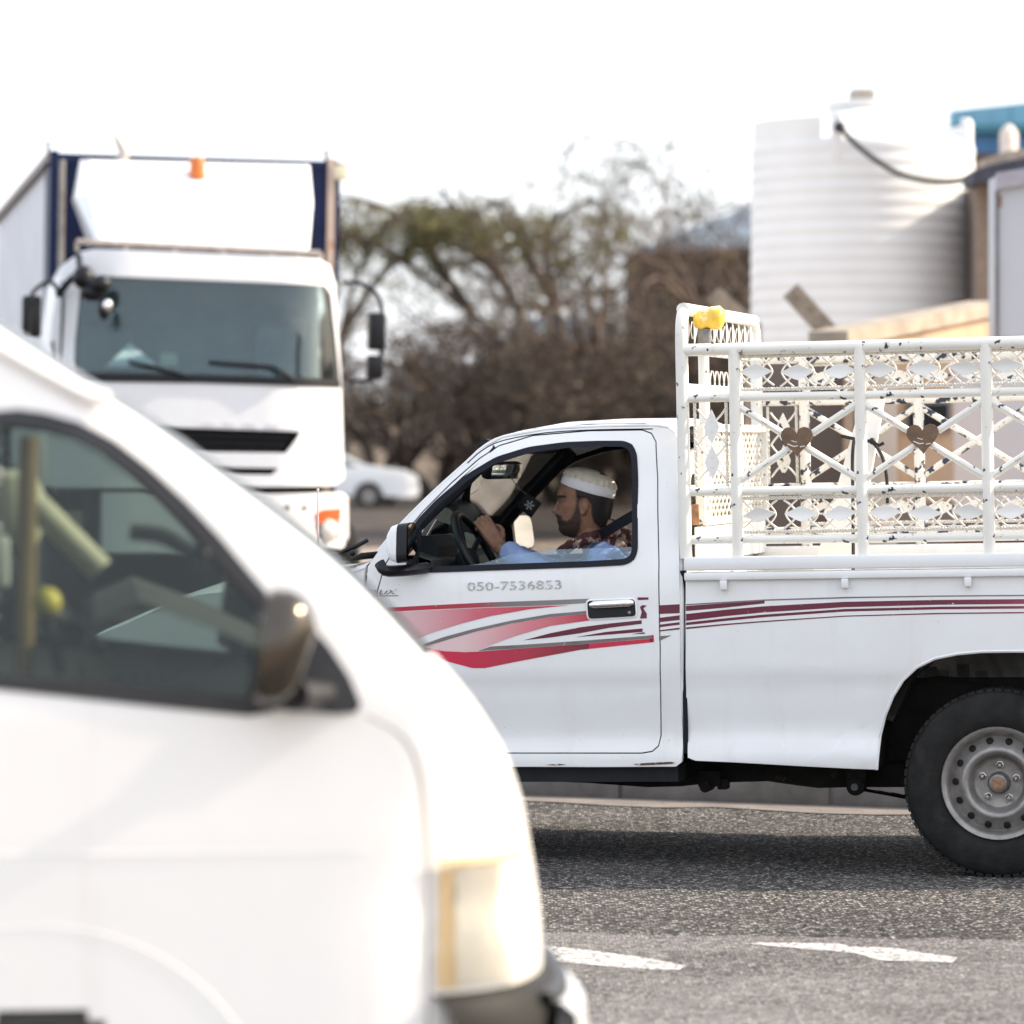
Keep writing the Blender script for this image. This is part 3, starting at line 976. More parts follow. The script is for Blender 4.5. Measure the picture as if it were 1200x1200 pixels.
# arch lip
lp = MB(); lp.tube([(a, yb1(b) + .004, b) for a, b in arch_full], .007, 6); lp.build('arch_lip', M['paint'], bed)
inn = panel_mb([(bx0, .90), (xr, .90), (xr, topz + .02), (bx0, topz + .02)], [], lambda x, z: .075, .02, .5, .6)
inn.build('bed_wall', M['paint_inner'], bed); mirror_y(inn, PW).build('bed_wall', M['paint_inner'], bed)
# ledge and lip
zl0, zl1 = P.surf(900, 668.5, yb)[1], P.surf(900, 652, yb)[1]
for s in (0, 1):
    a, b = (-.004, .10) if s == 0 else (PW - .10, PW + .004)
    q = MB(); q.box((bx0, a, zl0 + .003), (xr, b, zl1), bev=.008); q.build('bed_ledge', M['paint'], bed, 30)
    a, b = (-.010, .09) if s == 0 else (PW - .09, PW + .010)
    q = MB(); q.box((bx0 + .002, a, topz - .008), (xr, b, zl0 - .004), bev=.006); q.build('bed_rail', M['paint'], bed, 30)
hk = MB(); hk.box((-.013, -.016, -.036), (.013, .012, 0), bev=.003)
for v in hk.v: pass
hkm = hk.mesh('rope_hook', M['paint'], 30)
for px in (849, 991, 1135, 1282):
    x = P.surf(px, 680, yb)[0]
    link_mesh('rope_hook', hkm, bed, Matrix.Translation((x, -.004, topz - .008)))
    link_mesh('rope_hook', hkm, bed, Matrix.Translation((x, PW + .004, topz - .008)) @ Matrix.Rotation(R(180), 4, 'Z'))
q = MB(); q.box((bx0, .33, .70), (xr, PW - .33, .74)); q.build('bed_floor', M['paint_inner'], bed, 0)
for s in (0, 1):
    a, b = (.08, .325) if s == 0 else (PW - .325, PW - .08)
    q = MB(); q.box((bx0, a, .90), (xr, b, .94)); q.build('wheel_house', M['paint_inner'], bed, 0)
    a = .30 if s == 0 else PW - .325
    q = MB(); q.box((bx0, a, .735), (xr, a + .025, .902)); q.build('wheel_house', M['paint_inner'], bed, 0)
q = MB(); q.box((bx0, .06, .70), (bx0 + .03, PW - .06, topz + .02)); q.build('bed_front', M['paint_inner'], bed, 0)
q = MB(); q.box((xr, .03, .52), (xr + .035, PW - .03, zl1), bev=.01); q.build('tailgate', M['paint'], bed, 30)
for s in (0, 1):
    q = MB(); a, b = (.028, .07) if s == 0 else (PW - .07, PW - .028)
    q.box((bx + .028, a, .47), (bx0 - .002, b, topz + .03)); q.build('gap_shade_strip', M['seal'], bed, 0)  # dark strip added to stand for the shade between cab and bed
# bed stripes
def band(t, b): return t + list(reversed(b))
tops = {
 's1': ([(804, 719.5), (850, 714.5), (895, 710.5), (990, 705.2), (1100, 703), (1260, 701.5)], [(804, 727.5), (850, 722), (895, 717.6), (990, 711.5), (1100, 708.6), (1260, 707)]),
 's2': ([(804, 729.5), (850, 724.5), (895, 720.2), (990, 713.6), (1100, 711), (1260, 709.5)], [(804, 732.6), (850, 727.6), (895, 723.2), (990, 716.6), (1100, 714), (1260, 712.6)]),
 's3': ([(804, 735.2), (850, 731), (895, 727.6), (990, 721.4), (1100, 718.2), (1260, 716.4)], [(804, 737.2), (850, 732.6), (895, 729), (990, 722.6), (1100, 719.6), (1260, 718)])}
for t, b in tops.values():
    film('stripe', band(t, b), M['maroon_fade'], yb, bed)
film('stripe', band([(804, 710), (850, 706.8), (896, 704)], [(804, 716), (850, 712), (896, 707)]), M['maroon'], yb, bed)
film('stripe', band([(804, 707.8), (895, 702.5), (990, 699.5), (1100, 697.8), (1260, 696.5)], [(804, 709.2), (895, 704), (990, 701.2), (1100, 699.2), (1260, 698)]), M['greyline'], yb, bed)
# wheel house liner
wl_ = MB()
rows_ = []
for yy in (.03, .30):
    rows_.append([(a, yy, b) for a, b in arch_full])
wl_.grid(rows_); wl_.add([(a, .30, b) for a, b in arch_full], [tuple(range(len(arch_full)))])
wl_.build('wheel_liner', M['chassis'], bed, 40)
wlf = mirror_y(wl_, PW); wlf.build('wheel_liner', M['chassis'], bed, 40)
fl_ = MB()
fp = [P.xz(1036, 842, .1), P.xz(1047, 845, .1), P.xz(1072, 790, .1), P.xz(1090, 778, .1), P.xz(1060, 800, .1)]
fl_.prism(fp, .08, .22); fl_.build('mud_flap', M['chassis'], bed, 30)

# ---- wheels
def make_wheel():
    me = {}
    RT, RR = .352, .205
    MX = Matrix.Rotation(R(90), 4, 'X')    # z axis -> -y (outer face)
    t = MB()
    prof = [(RR, -.20), (RR + .03, -.205), (.30, -.205), (.335, -.19), (RT, -.165), (RT + .001, -.10), (RT, -.04), (.343, -.018), (.328, -.006), (.30, .004), (.27, .008), (.245, .006), (RR + .012, -.004), (RR + .004, -.014), (RR - .006, -.03)]
    t.lathe(prof, 72, MX, close=True)
    # tread blocks: small proud lugs round the shoulder
    for k in range(64):
        a = 2 * math.pi * k / 64
        for zz in (-.03, -.075, -.13, -.175):
            mm = MX @ Matrix.Rotation(a + (.03 if zz in (-.075, -.175) else 0), 4, 'Z') @ Matrix.Translation((RT - .002, 0, zz))
            t.box((-.008, -.0125, -.016), (.0032, .0125, .016), mm)
    me['tyre'] = t.mesh('tyre', M['tyre'], 35)
    r = MB()
    prof = [(RR + .006, -.012), (RR + .008, -.002), (RR + .004, .004), (RR - .006, .002), (RR - .016, -.012), (RR - .022, -.03), (.181, -.036), (.176, -.04), (.145, -.020), (.137, -.008), (.128, -.001), (.118, -.002), (.108, -.014), (.100, -.038), (.094, -.05), (.085, -.053), (.045, -.053), (.04, -.053)]
    r.lathe(prof, 72, MX, close='end')
    me['wheel'] = r.mesh('wheel', M['steel_rim'], 50)
    b = MB(); b.lathe([(RR - .001, -.03), (RR - .001, -.19)], 48, MX, close=True)
    me['rim'] = b.mesh('rim', M['steel_rim'], 50)
    s = MB(); s.lathe([(.0136, -.004), (.0136, .002), (.0125, .0025)], 14, MX)
    me['slot'] = s.mesh('vent_hole', M['hole'], 40)
    n_ = MB(); n_.lathe([(.017, -.01), (.0155, .003), (.0125, .004), (.0125, .018), (.009, .024), (.004, .027)], 6, MX)
    me['lug_nut'] = n_.mesh('lug_nut', pbr('dull_nut_steel', (.50, .49, .48), .3, .9, var=.3, scale=80), 30)
    h = MB(); h.lathe([(.043, -.053), (.041, -.03), (.036, -.022), (.033, -.012), (.027, -.010)], 24, MX)
    me['hub'] = h.mesh('hub', M['hub'], 40)
    c_ = MB(); c_.lathe([(.025, -.011), (.025, -.004), (.019, -.001), (.006, -.002)], 20, MX)
    me['hub_cap'] = c_.mesh('hub_cap', M['rust'], 40)
    return me
WM = make_wheel()
def put_wheel(parent, M4, spin=0.0, far_=False):
    rot = Matrix.Rotation(R(180), 4, 'Z') if far_ else Matrix.Identity(4)
    W = M4 @ rot @ Matrix.Rotation(spin, 4, 'Y')
    w = link_mesh('wheel', WM['wheel'], parent, W)
    link_mesh('tyre', WM['tyre'], w); link_mesh('rim', WM['rim'], w)
    link_mesh('hub', WM['hub'], w); link_mesh('hub_cap', WM['hub_cap'], w)
    slope = Matrix.Rotation(math.atan2(.020, .031), 4, 'X')
    for k in range(14):
        a = 2 * math.pi * (k + .32) / 14
        link_mesh('vent_hole', WM['slot'], w, Matrix.Rotation(a, 4, 'Y') @ Matrix.Translation((0, .0275, .161)) @ Matrix.Rotation(-math.atan2(.02, .031), 4, 'X'))
    for k in range(5):
        a = 2 * math.pi * (k - .05) / 5
        link_mesh('lug_nut', WM['lug_nut'], w, Matrix.Rotation(a, 4, 'Y') @ Matrix.Translation((0, .052, .0665)))
    return w
wc = P.h(1169, 918.5, .03)
xf_ = wc.x - 2.80
put_wheel(pickup, Matrix.Translation((wc.x, .035, wc.z)), .12)
put_wheel(pickup, Matrix.Translation((wc.x, PW - .035, wc.z)), .4, True)
dzf = math.sin(R(1.2)) * 2.80
put_wheel(pickup, Matrix.Translation((xf_, .035, wc.z + dzf)), .7)
put_wheel(pickup, Matrix.Translation((xf_, PW - .035, wc.z + dzf)), .2, True)
# ---- chassis
c = MB()
for y0 in (.34, PW - .44):
    c.box((-3.2, y0, .40), (xr - .05, y0 + .10, .52))
for x0 in (-2.6, -1.9, -1.2, -.5, .4, .9):
    c.box((x0, .36, .42), (x0 + .1, PW - .36, .50))
ch_o = c.build('chassis_frame', M['chassis'], pickup, 0)
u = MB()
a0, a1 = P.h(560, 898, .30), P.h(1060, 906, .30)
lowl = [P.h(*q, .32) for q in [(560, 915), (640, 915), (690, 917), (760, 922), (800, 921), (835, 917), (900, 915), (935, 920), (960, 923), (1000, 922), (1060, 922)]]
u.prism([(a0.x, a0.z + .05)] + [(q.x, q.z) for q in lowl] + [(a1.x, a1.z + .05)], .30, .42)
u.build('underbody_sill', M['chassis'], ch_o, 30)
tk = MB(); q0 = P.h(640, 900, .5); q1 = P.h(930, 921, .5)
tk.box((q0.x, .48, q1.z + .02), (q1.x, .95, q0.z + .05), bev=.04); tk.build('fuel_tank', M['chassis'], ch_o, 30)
# brackets, shackle and leaf spring
br = MB()
brk = MB(); b = P.h(829, 921, .26); brk.lathe([(.022, -.05), (.022, .05)], 14, Matrix.Translation(b) @ Matrix.Rotation(R(90), 4, 'X'))
brk.box((b.x - .03, b.y - .03, b.z), (b.x + .055, b.y + .03, b.z + .06)); b2 = P.h(848, 921, .27); brk.box((b2.x - .02, .24, b2.z - .012), (b2.x + .02, .3, b2.z + .03), bev=.005)
brk.build('frame_bracket', M['chassis'], ch_o, 30)
sh = P.h(1004, 921, .20); br.lathe([(.034, -.04), (.034, .04), (.02, .045)], 18, Matrix.Translation(sh) @ Matrix.Rotation(R(90), 4, 'X'))
sbm = MB(); sbm.lathe([(.014, -.055), (.014, .06)], 12, Matrix.Translation(sh) @ Matrix.Rotation(R(90), 4, 'X')); sbm.build('shackle_bolt', M['grey_plastic'], ch_o)
br.prism([(sh.x - .045, sh.z + .12), (sh.x - .03, sh.z - .02), (sh.x + .03, sh.z - .02), (sh.x + .05, sh.z + .12)], .17, .25)
br.build('spring_shackle', M['chassis'], ch_o, 30)
lf = MB()
sp1 = P.h(1062, 936, .20)
for k in range(4):
    p0 = sh + Vector((.03 + .05 * k, 0, -.012 - .007 * k)); p2 = Vector((wc.x + .02, .20, sp1.z - .015 - .007 * k)); p3 = Vector((wc.x + .75 - .08 * k, .20, .45 - .007 * k))
    lf.grid([[(p.x, y_, p.z) for p in catmull([p0, (p0 + p2) / 2 + Vector((0, 0, -.02)), p2, p3], 4)] for y_ in (.17, .23)])
    lf.grid([[(p.x, y_, p.z - .006) for p in catmull([p0, (p0 + p2) / 2 + Vector((0, 0, -.02)), p2, p3], 4)] for y_ in (.17, .23)])
lf.build('leaf_spring', M['chassis'], ch_o, 30)
ax = MB(); ax.tube([(wc.x, .1, wc.z), (wc.x, PW - .1, wc.z)], .045, 10); ax.ball((wc.x, PW / 2, wc.z), .13)
ax.tube([(xf_, .1, wc.z + dzf), (xf_, PW - .1, wc.z + dzf)], .03, 8)
ax.build('axles', M['chassis'], ch_o)
xs_ = MB(); q = [P.h(px, py, .34) for px, py in [(1078, 790), (1092, 785), (1106, 788), (1130, 782), (1152, 790)]]
for i, p in enumerate(q): xs_.box((p.x - .03, .30, p.z - .03 - .012 * (i % 2)), (p.x + .03, .36, p.z + .02), bev=.006)
xs_.tube([P.h(1066, 800, .3), P.h(1100, 795, .3), P.h(1160, 800, .3)], .012, 6)
xs_.build('axle_bump_stop', M['chassis'], ch_o, 30)

# ---- front end (mostly behind the van)
fr = bpx
xw0 = xf_
zc = wc.z + dzf
fen = [P.surf(428, 664, yc), P.surf(426, 700, yc), P.surf(430, 780, yc), P.surf(433, 890, yc)]
aR = .41
af = [(xf_ + aR * math.cos(t), zc + .02 + aR * math.sin(t)) for t in [R(-8 + 196 * k / 16) for k in range(17)]]
xn = xf_ - .78
zt = fen[0][1]
fo = fen + [(af[0][0] + .02, fen[-1][1])] + af + [(xn + .1, .42), (xn, .5), (xn - .01, .80), (xn + .03, .93), (xf_ - .3, zt - .10), (xf_ + .2, zt - .05)]
fm = panel_mb(fo, [], yc, .025, .06, .12)
fm.build('fender', M['paint'], pickup, 35); mirror_y(fm, PW).build('fender', M['paint'], pickup, 35)
lin = MB(); lin.grid([[(a, y_, b) for a, b in af] for y_ in (.03, .32)]); lin.build('wheel_liner', M['chassis'], pickup); mirror_y(lin, PW).build('wheel_liner', M['chassis'], pickup)
hood_pts = [(fen[0][0] + .0, zt + .0), (xf_ + .2, zt - .05), (xf_ - .3, zt - .10), (xn + .03, .93)]
hb = MB()
hb.grid([[(a - .05 * (1 - u * u), PW / 2 + u * (PW / 2 - .015), b + .045 * (1 - u * u) + (0 if abs(u) < .97 else -.004)) for u in [k / 8 - 1 for k in range(17)]] for a, b in [(p.x, p.y) for p in catmull([Vector((a, b, 0)) for a, b in hood_pts], 3)]])
hb.build('hood', M['paint'], pickup, 40)
nb = MB(); nb.box((xn - .02, .03, .60), (xn + .06, PW - .03, .92), bev=.03); nb.build('grille_panel', M['black'], pickup)
for y0 in (.06, PW - .36):
    q = MB(); q.box((xn - .04, y0, .70), (xn, y0 + .30, .88), bev=.03); q.build('headlight', M['chrome'], pickup)
q = MB(); q.box((xn - .09, -.01, .42), (xn + .12, PW + .01, .60), bev=.04); q.build('bumper', M['chrome'], pickup)
# cowl, wiper and aerial
cw = MB()
pts = [P.h(385, 660, .35), P.h(404, 658, .35), P.h(420, 655, .35), P.h(432, 647, .35)]
cw.grid([[(p.x, y_, p.z + .0) for p in pts] for y_ in (.24, .5, 1.2, PW - .24)])
cw.build('cowl_grille', M['black'], pickup)
wp = MB()
wp.tube([P.h(392, 652, .3), P.h(403, 646, .3), P.h(418, 640, .3), P.h(431, 633, .32)], .009, 6)
wp.ball(P.h(392, 652, .28), .018); wp.ball(P.h(413, 648, .28), .012)
wp.build('wiper', M['black'], pickup)
an = MB(); a_, b_ = P.h(373, 654, .08), P.h(372.5, 574, .08)
an.tube([a_, b_], [.0045, .003], 6); an.ball(b_, .006, 6, 4)
an.build('aerial', pbr('pale_aerial', (.62, .5, .48), .4), pickup)
# seat belt
bl = MB()
pts = [dz(744, 603, .14), dz(725, 614, .2), dz(706, 626, .3), dz(694, 634, .36), dz(688, 650, .42)]
pts = catmull(pts, 3)
rows_ = [[(p.x, p.y - .005, p.z + .022), (p.x, p.y + .005, p.z - .022)] for p in pts]
bl.grid(rows_); bl.grid([[(a[0], a[1] + .002, a[2]) for a in r] for r in rows_])
bl.build('seat_belt', M['black'], pickup, 60)

# ---------------------------------------------------------------- cargo rack of the pickup
NY = .045                                   # near rack plane
def rk(px, py, y=NY): return P.h(px, py, y)
z_top, z_2, z_3, z_4 = rk(1000, 405).z, rk(1000, 462).z, rk(1000, 573).z, rk(1000, 630).z
z_bed = zl1
xA, xC, xD, xE = rk(800, 500).x, rk(862, 500).x, rk(1009, 500).x, rk(1157, 500).x
step = xE - xD
posts = [xA, xC, xD, xE, xE + step, xE + 2 * step]
x_end = posts[-1]
def unit_tube(L, r, n=10, bow=0.0):
    mb = MB(); mb.tube([(0, 0, 0), (L * .33, 0, bow), (L * .66, 0, bow), (L, 0, 0)], r, n); return mb
def rope(L, r, pitch=.022):
    mb = MB()
    N = int(L / pitch * 5)
    for ph in (0, math.pi):
        mb.tube([(L * k / N, r * math.cos(ph + 2 * math.pi * k / 5), r * math.sin(ph + 2 * math.pi * k / 5)) for k in range(N + 1)], r * .75, 4, caps=False)
    return mb
def along(a, b):
    a, b = Vector(a), Vector(b)
    d = (b - a).normalized()
    z = Vector((0, 0, 1)) if abs(d.z) < .9 else Vector((1, 0, 0))
    y = z.cross(d).normalized(); z = d.cross(y)
    return Matrix((( d.x, y.x, z.x, a.x), (d.y, y.y, z.y, a.y), (d.z, y.z, z.z, a.z), (0, 0, 0, 1)))
# leaf-like diamond plate, scrolls, heart
dm = MB()
dia = [(-.066, 0), (-.040, .012), (-.016, .024), (0, .030), (.016, .024), (.040, .012), (.066, 0), (.040, -.013), (.016, -.025), (0, -.030), (-.016, -.025), (-.040, -.013)]
dm.prism(dia, -.002, .002)
dm.v = [(x, y - .006 * (1 - abs(x) / .066), z) for x, y, z in dm.v]
scr = MB()
H = (z_top - z_2) / 2 - .038
for sx in (-1, 1):
    pts = [(sx * .018 + sx * .050 * (abs(t) ** 1.6), 0, t * H) for t in [k / 8 - 1 for k in range(17)]]
    scr.tube(pts, .0042, 5)
sv = MB()
for sx in (-1, 1):
    pts = [(sx * (.062 - .045 * (abs(t) ** 1.6)), .008, t * H) for t in [k / 8 - 1 for k in range(17)]]
    sv.tube(pts, .0034, 5)
hp_ = []
for k in range(28):
    t = 2 * math.pi * k / 28
    hp_.append((.0040 * 16 * math.sin(t) ** 3 * .95, .0040 * (13 * math.cos(t) - 5 * math.cos(2*t) - 2 * math.cos(3*t) - math.cos(4*t)) + .006))
hm = MB(); hm.prism(hp_, -.004, .004)
hs_ = MB()
hs_.tube([(-.035, -.005, -.012), (-.012, -.005, -.022), (.004, -.005, -.020)], .0022, 4); hs_.tube([(.012, -.005, -.024), (.03, -.005, -.021)], .002, 4)
hs_.tube([(-.02, -.005, .0), (.0, -.005, -.006)], .0016, 4)
br_L = math.hypot((posts[3] - posts[2]) / 2, (z_2 - z_3) / 2) - .035
def build_rack(y, cage, far_):
    base = MB()
    # side rack part: the rope-edged wire frames
    for (za, zb) in ((z_top - .030, z_2 + .027), (z_3 - .028, z_4 + .027)):
        for zz in (za, zb):
            m_ = rope(x_end - xC, .0052)
            base.add([(p[0] + xC, p[1] + y + .012, p[2] + zz) for p in m_.v], m_.f)
    for xx in (xA + .048, xC - .035):
        m_ = rope(z_2 - z_3 - .04, .0045)
        base.add([(p[2] + xx, p[1] + y, p[0] + z_3 + .02) for p in m_.v], m_.f)
    rack = base.build('side_rack', M['wire'], pickup, 50)
    me = {}
    for i, (z, r) in enumerate(((z_top, .0235), (z_2, .0165), (z_3, .0165), (z_4, .0165))):
        x0 = xA - .0 if i else xA + .0
        u_ = unit_tube(x_end - x0, r, 12, -.004)
        link_mesh('rail', u_.mesh('rail', cage), rack, Matrix.Translation((x0, y + (.006 if i else 0), z)))
    pm = unit_tube(z_top - z_bed + .0, .0225, 12).mesh('post', cage)
    for i, x in enumerate(posts):
        if i == 0: continue
        link_mesh('post', pm, rack, along((x, y - .004, z_bed - .004), (x, y - .004, z_top)))
    bm_ = unit_tube(br_L, .0135, 8).mesh('brace', cage)
    dmm = dm.mesh('diamond_plate', M['plate'] if not far_ else cage, 30)
    sm_, svm = scr.mesh('scroll', M['wire']), sv.mesh('scroll', M['wire'])
    hmm = hm.mesh('heart', M['heart'], 30); hsm = hs_.mesh('scratch', M['scratch'])
    rr = random.Random(11 + int(far_))
    for i in range(1, len(posts) - 1):
        xa_, xb_ = posts[i], posts[i + 1]
        xm_ = (xa_ + xb_) / 2; zm = (z_2 + z_3) / 2
        for sx, sz in ((-1, 1), (1, 1), (-1, -1), (1, -1)):
            q = Vector((xm_ + sx * (xb_ - xa_) / 2, y - .002, zm + sz * (z_2 - z_3) / 2 * .84))
            cpt = Vector((xm_, y - .002, zm)); d = (cpt - q)
            link_mesh('brace', bm_, rack, along(q, cpt) @ Matrix.Diagonal((d.length / br_L, 1, 1, 1)))
        if not far_:
            link_mesh('heart', hmm, rack, Matrix.Translation((xm_ - .002, y - .022, zm + .006)) @ Matrix.Rotation(R(rr.uniform(-4, 4)), 4, 'Y') @ Matrix.Scale(1.0, 4))
            link_mesh('scratch', hsm, rack, Matrix.Translation((xm_ - .002, y - .022, zm + .008)))
        n = 3
        for zz in ((z_top + z_2) / 2, (z_3 + z_4) / 2):
            for k in range(n):
                x = xa_ + (xb_ - xa_) * (k + .5) / n + rr.uniform(-.006, .006)
                T = Matrix.Translation((x, y + .004, zz + rr.uniform(-.004, .004)))
                link_mesh('diamond_plate', dmm, rack, T @ Matrix.Rotation(R(rr.uniform(-5, 5)), 4, 'Y') @ Matrix.Rotation(R(rr.uniform(-12, 12)), 4, 'X'))
                link_mesh('scroll', sm_, rack, T @ Matrix.Translation((0, .008, 0)))
                if not far_: link_mesh('scroll', svm, rack, T @ Matrix.Translation((0, .004, 0)))
    # narrow front bay: upright plates and curls
    xm_ = (xA + xC) / 2 + .01
    for zz in (z_3 + .11, z_3 + .245):
        T = Matrix.Translation((xm_, y + .004, zz))
        link_mesh('diamond_plate', dmm, rack, T @ Matrix.Rotation(R(90), 4, 'Y'))
        link_mesh('scroll', sm_, rack, T @ Matrix.Rotation(R(90), 4, 'Y'))
    return rack
near_rack = build_rack(NY, M['cage'], False)
far_rack = build_rack(PW - NY, M['cage_far'], True)
far_rack['label'] = 'far side rack with paint chipped to dark blue'

# headboard behind the cab
z_arch = rk(820, 361).z
yB = NY + .44; yB2 = PW - NY - .02
hb_ = MB()
xh = xA + .002
half = [(xh, NY, z_bed - .004), (xh, NY, (z_bed + z_top) / 2), (xh, NY, z_top), (xh, NY + .001, z_arch - .12), (xh, NY + .008, z_arch - .065), (xh, NY + .034, z_arch - .024), (xh, NY + .080, z_arch - .004), (xh, NY + .15, z_arch)]
arch_pts = half + [(xh, PW - y, z) for (x, y, z) in reversed(half)]
hb_.tube(catmull(arch_pts, 4), .0245, 12)
head = hb_.build('headboard', M['cage'], pickup)
pm = unit_tube(z_top - z_bed, .0215, 12).mesh('post', M['cage'])
for y in (yB, PW - yB):
    link_mesh('post', pm, head, along((xh, y, z_bed), (xh, y, z_top)))
for z, r in ((z_top + .005, .018), (z_2 + .035, .023), (z_3 + .01, .016), (z_4, .016)):
    u_ = unit_tube(PW - 2 * NY, r, 10)
    link_mesh('rail', u_.mesh('rail', M['cage']), head, along((xh + .004, NY, z), (xh + .004, PW - NY, z)))
dmm = dm.mesh('diamond_plate', M['wire'], 30); smm = sv.mesh('scroll', M['wire'])
nd = 11
for k in range(nd):
    y = NY + .12 + (PW - 2 * NY - .24) * k / (nd - 1)
    T = Matrix.Translation((xh, y, (z_top + z_arch) / 2 + .004)) @ Matrix.Rotation(R(90), 4, 'Z') @ Matrix.Rotation(R(90), 4, 'Y')
    link_mesh('diamond_plate', dmm, head, T @ Matrix.Scale(.85, 4))
    link_mesh('scroll', smm, head, T @ Matrix.Rotation(R(90), 4, 'Y') @ Matrix.Scale(.62, 4))
for k in range(8):
    y = yB + .06 + k * .1
    T = Matrix.Translation((xh + .01, y, (z_2 + z_top) / 2 - .02)) @ Matrix.Rotation(R(90), 4, 'Z')
    link_mesh('scroll', smm, head, T @ Matrix.Scale(.8, 4))
# expanded-metal screen guarding the rear window
ms = MB()
y0, y1, z0, z1 = .22, PW - .08, rk(850, 612).z, rk(850, 500).z
xs = xh + .03
nx_, nz = 34, 15
for i in range(nx_):
    for j in range(nz):
        cy, cz = y0 + (y1 - y0) * (i + .5) / nx_, z0 + (z1 - z0) * (j + .5) / nz
        hy, hz = (y1 - y0) / nx_ / 2, (z1 - z0) / nz / 2
        if (i + j) % 2 == 0: a_, b_ = (cy - hy, cz - hz), (cy + hy, cz + hz)
        else: a_, b_ = (cy - hy, cz + hz), (cy + hy, cz - hz)
        ms.beam((xs, a_[0], a_[1]), (xs, b_[0], b_[1]), .005, .006, (1, 0, 0))
scrn = ms.build('mesh_screen', M['wire'], head, 0)
stuff(scrn)
fr_ = MB()
for (a_, b_) in (((y0, z0), (y1, z0)), ((y0, z1), (y1, z1)), ((y0, z0), (y0, z1)), ((y1, z0), (y1, z1))):
    fr_.beam((xs, a_[0], a_[1]), (xs, b_[0], b_[1]), .028, .034, (1, 0, 0))
fr_.build('screen_frame', M['cage'], head, 0)
pn = MB(); pn.box((xs - .004, NY + .05, z_bed - .02), (xs + .004, PW - .08, z0 - .018)); pn.build('headboard_panel', M['cage'], head, 0)
hg = MB(); q = P.h(815, 600, .09); hg.box((q.x - .014, .085, q.z - .05), (q.x + .014, .095, q.z + .03), bev=.003)
hgo = hg.build('hinge', pbr('rusty_hinge', (.34, .19, .10), .7, .2, var=.4, scale=40), head)
# amber lamp lying in the crook of the arch
lampM = pbr('sun_bleached_amber_plastic', (.78, .50, .05), .25, var=.35, scale=18, coat=.4, var2=(16, (.85, .68, .30), .56))
lb = MB()
c0, c1 = rk(818, 376, NY + .12), rk(838, 373, NY + .12)
lb.tube([c0 + Vector((-.012, 0, 0)), c0 + Vector((.012, 0, .002)), (c0 + c1) / 2, c1 + Vector((-.012, 0, 0)), c1 + Vector((.02, 0, .002)), c1 + Vector((.034, 0, .0))], [.030, .040, .034, .046, .046, .030], 16)
amb = lb.build('amber_lamp', lampM, pickup, 50)
lb = MB(); lb.box((c0.x + .0, c0.y - .02, z_top + .018), (c1.x - .02, c0.y + .02, c0.z - .03), bev=.006)
lb.build('lamp_bracket', M['hub'], amb)

# white plank leaning in the bed and the black strap round it
pk = MB()
yp = 1.05
pp = [P.h(1012, 462, yp), P.h(1037, 462, yp), P.h(1004, 650, yp - .12), P.h(958, 650, yp - .12)]
zf = .745
pk_o = [(pp[0], pp[1]), (pp[3], pp[2])]
dn = (pp[3] - pp[0]); dn2 = (pp[2] - pp[1])
t_ = (zf - pp[0].z) / dn.z; t2 = (zf - pp[1].z) / dn2.z
bl_, br2 = pp[0] + dn * t_, pp[1] + dn2 * t2
top_l, top_r = pp[0], pp[1]
vs = []
for p in (top_l, top_r, br2, bl_): vs.append(p)
for p in (top_l, top_r, br2, bl_): vs.append(p + Vector((.0, .045, .01)))
pk.add(vs, [(0,1,2,3),(7,6,5,4),(0,4,5,1),(1,5,6,2),(2,6,7,3),(3,7,4,0)])
plank = pk.build('plank', pbr('dusty_white_board', (.74, .72, .68), .6, var=.1, scale=5, var2=(12, (.5, .45, .4), .68)), None, 0)
plank.matrix_basis = P.M
tag(plank, 'tapered white board leaning in the pickup bed behind the cage bars', 'board')
recentre(plank, (bl_ + br2) / 2)
cb = MB()
yc_ = yp - .06
pts = [P.h(986, 511, yc_), P.h(1000, 514, yc_ - .01), P.h(1018, 517, yc_ - .01), P.h(1026, 522, yc_), P.h(1034, 536, yc_), P.h(1039, 560, yc_), P.h(1040, 590, yc_)]
cb.tube(catmull(pts, 4), .0075, 6)
pts = [P.h(1001, 514, yc_ - .02), P.h(999, 535, yc_ - .05), P.h(999.5, 580, yc_ - .10), P.h(1000, 650, yc_ - .2), P.h(1000, 672, yc_ - .25)]
cb.tube(catmull(pts, 4), .0075, 6)
cb.ball(P.h(1022, 517, yc_ - .02), .014, 8, 6)
pts = [P.h(1022, 517, yc_ - .02), P.h(1030, 522, yc_ - .04), P.h(1036, 519, yc_ - .04)]
cb.tube(pts, .007, 6)
strap = cb.build('strap', M['black']); strap.matrix_basis = P.M
tag(strap, 'black cord tied round the white board in the pickup bed', 'cord')
recentre(strap, P.h(1000, 672, yc_ - .25))

# air freshener hanging below the cab mirror
af_ = MB()
ac = P.h(620.5, 592, .86)
mm_ = Matrix.Translation(ac) @ Matrix.Rotation(R(8), 4, 'Z') @ Matrix.Rotation(R(38), 4, 'Y')
af_.box((-.036, -.004, -.036), (.036, .004, .036), mm_, bev=.002)
fresh = af_.build('air_freshener', M['black'])
fresh.matrix_basis = P.M
fl2 = MB()
for k in range(6):
    a = k * math.pi / 3
    fl2.box((-.004, -.0052, .003), (.004, -.0042, .020), mm_ @ Matrix.Rotation(a, 4, 'Y'))
flo = fl2.build('flower_print', pbr('pale_print', (.42, .42, .44), .6), fresh, 0)
cd = MB(); cd.tube([ac + Vector((-.012, 0, .045)), P.h(607, 572, .86), P.h(598, 558, .85)], .0018, 5)
bd = P.h(607, 572, .86); cd.ball(bd, .008, 8, 6); cd.ball(bd + Vector((-.004, 0, .014)), .006, 8, 6)
cd.build('cord', pbr('grey_bead_cord', (.25, .24, .23), .6), fresh)
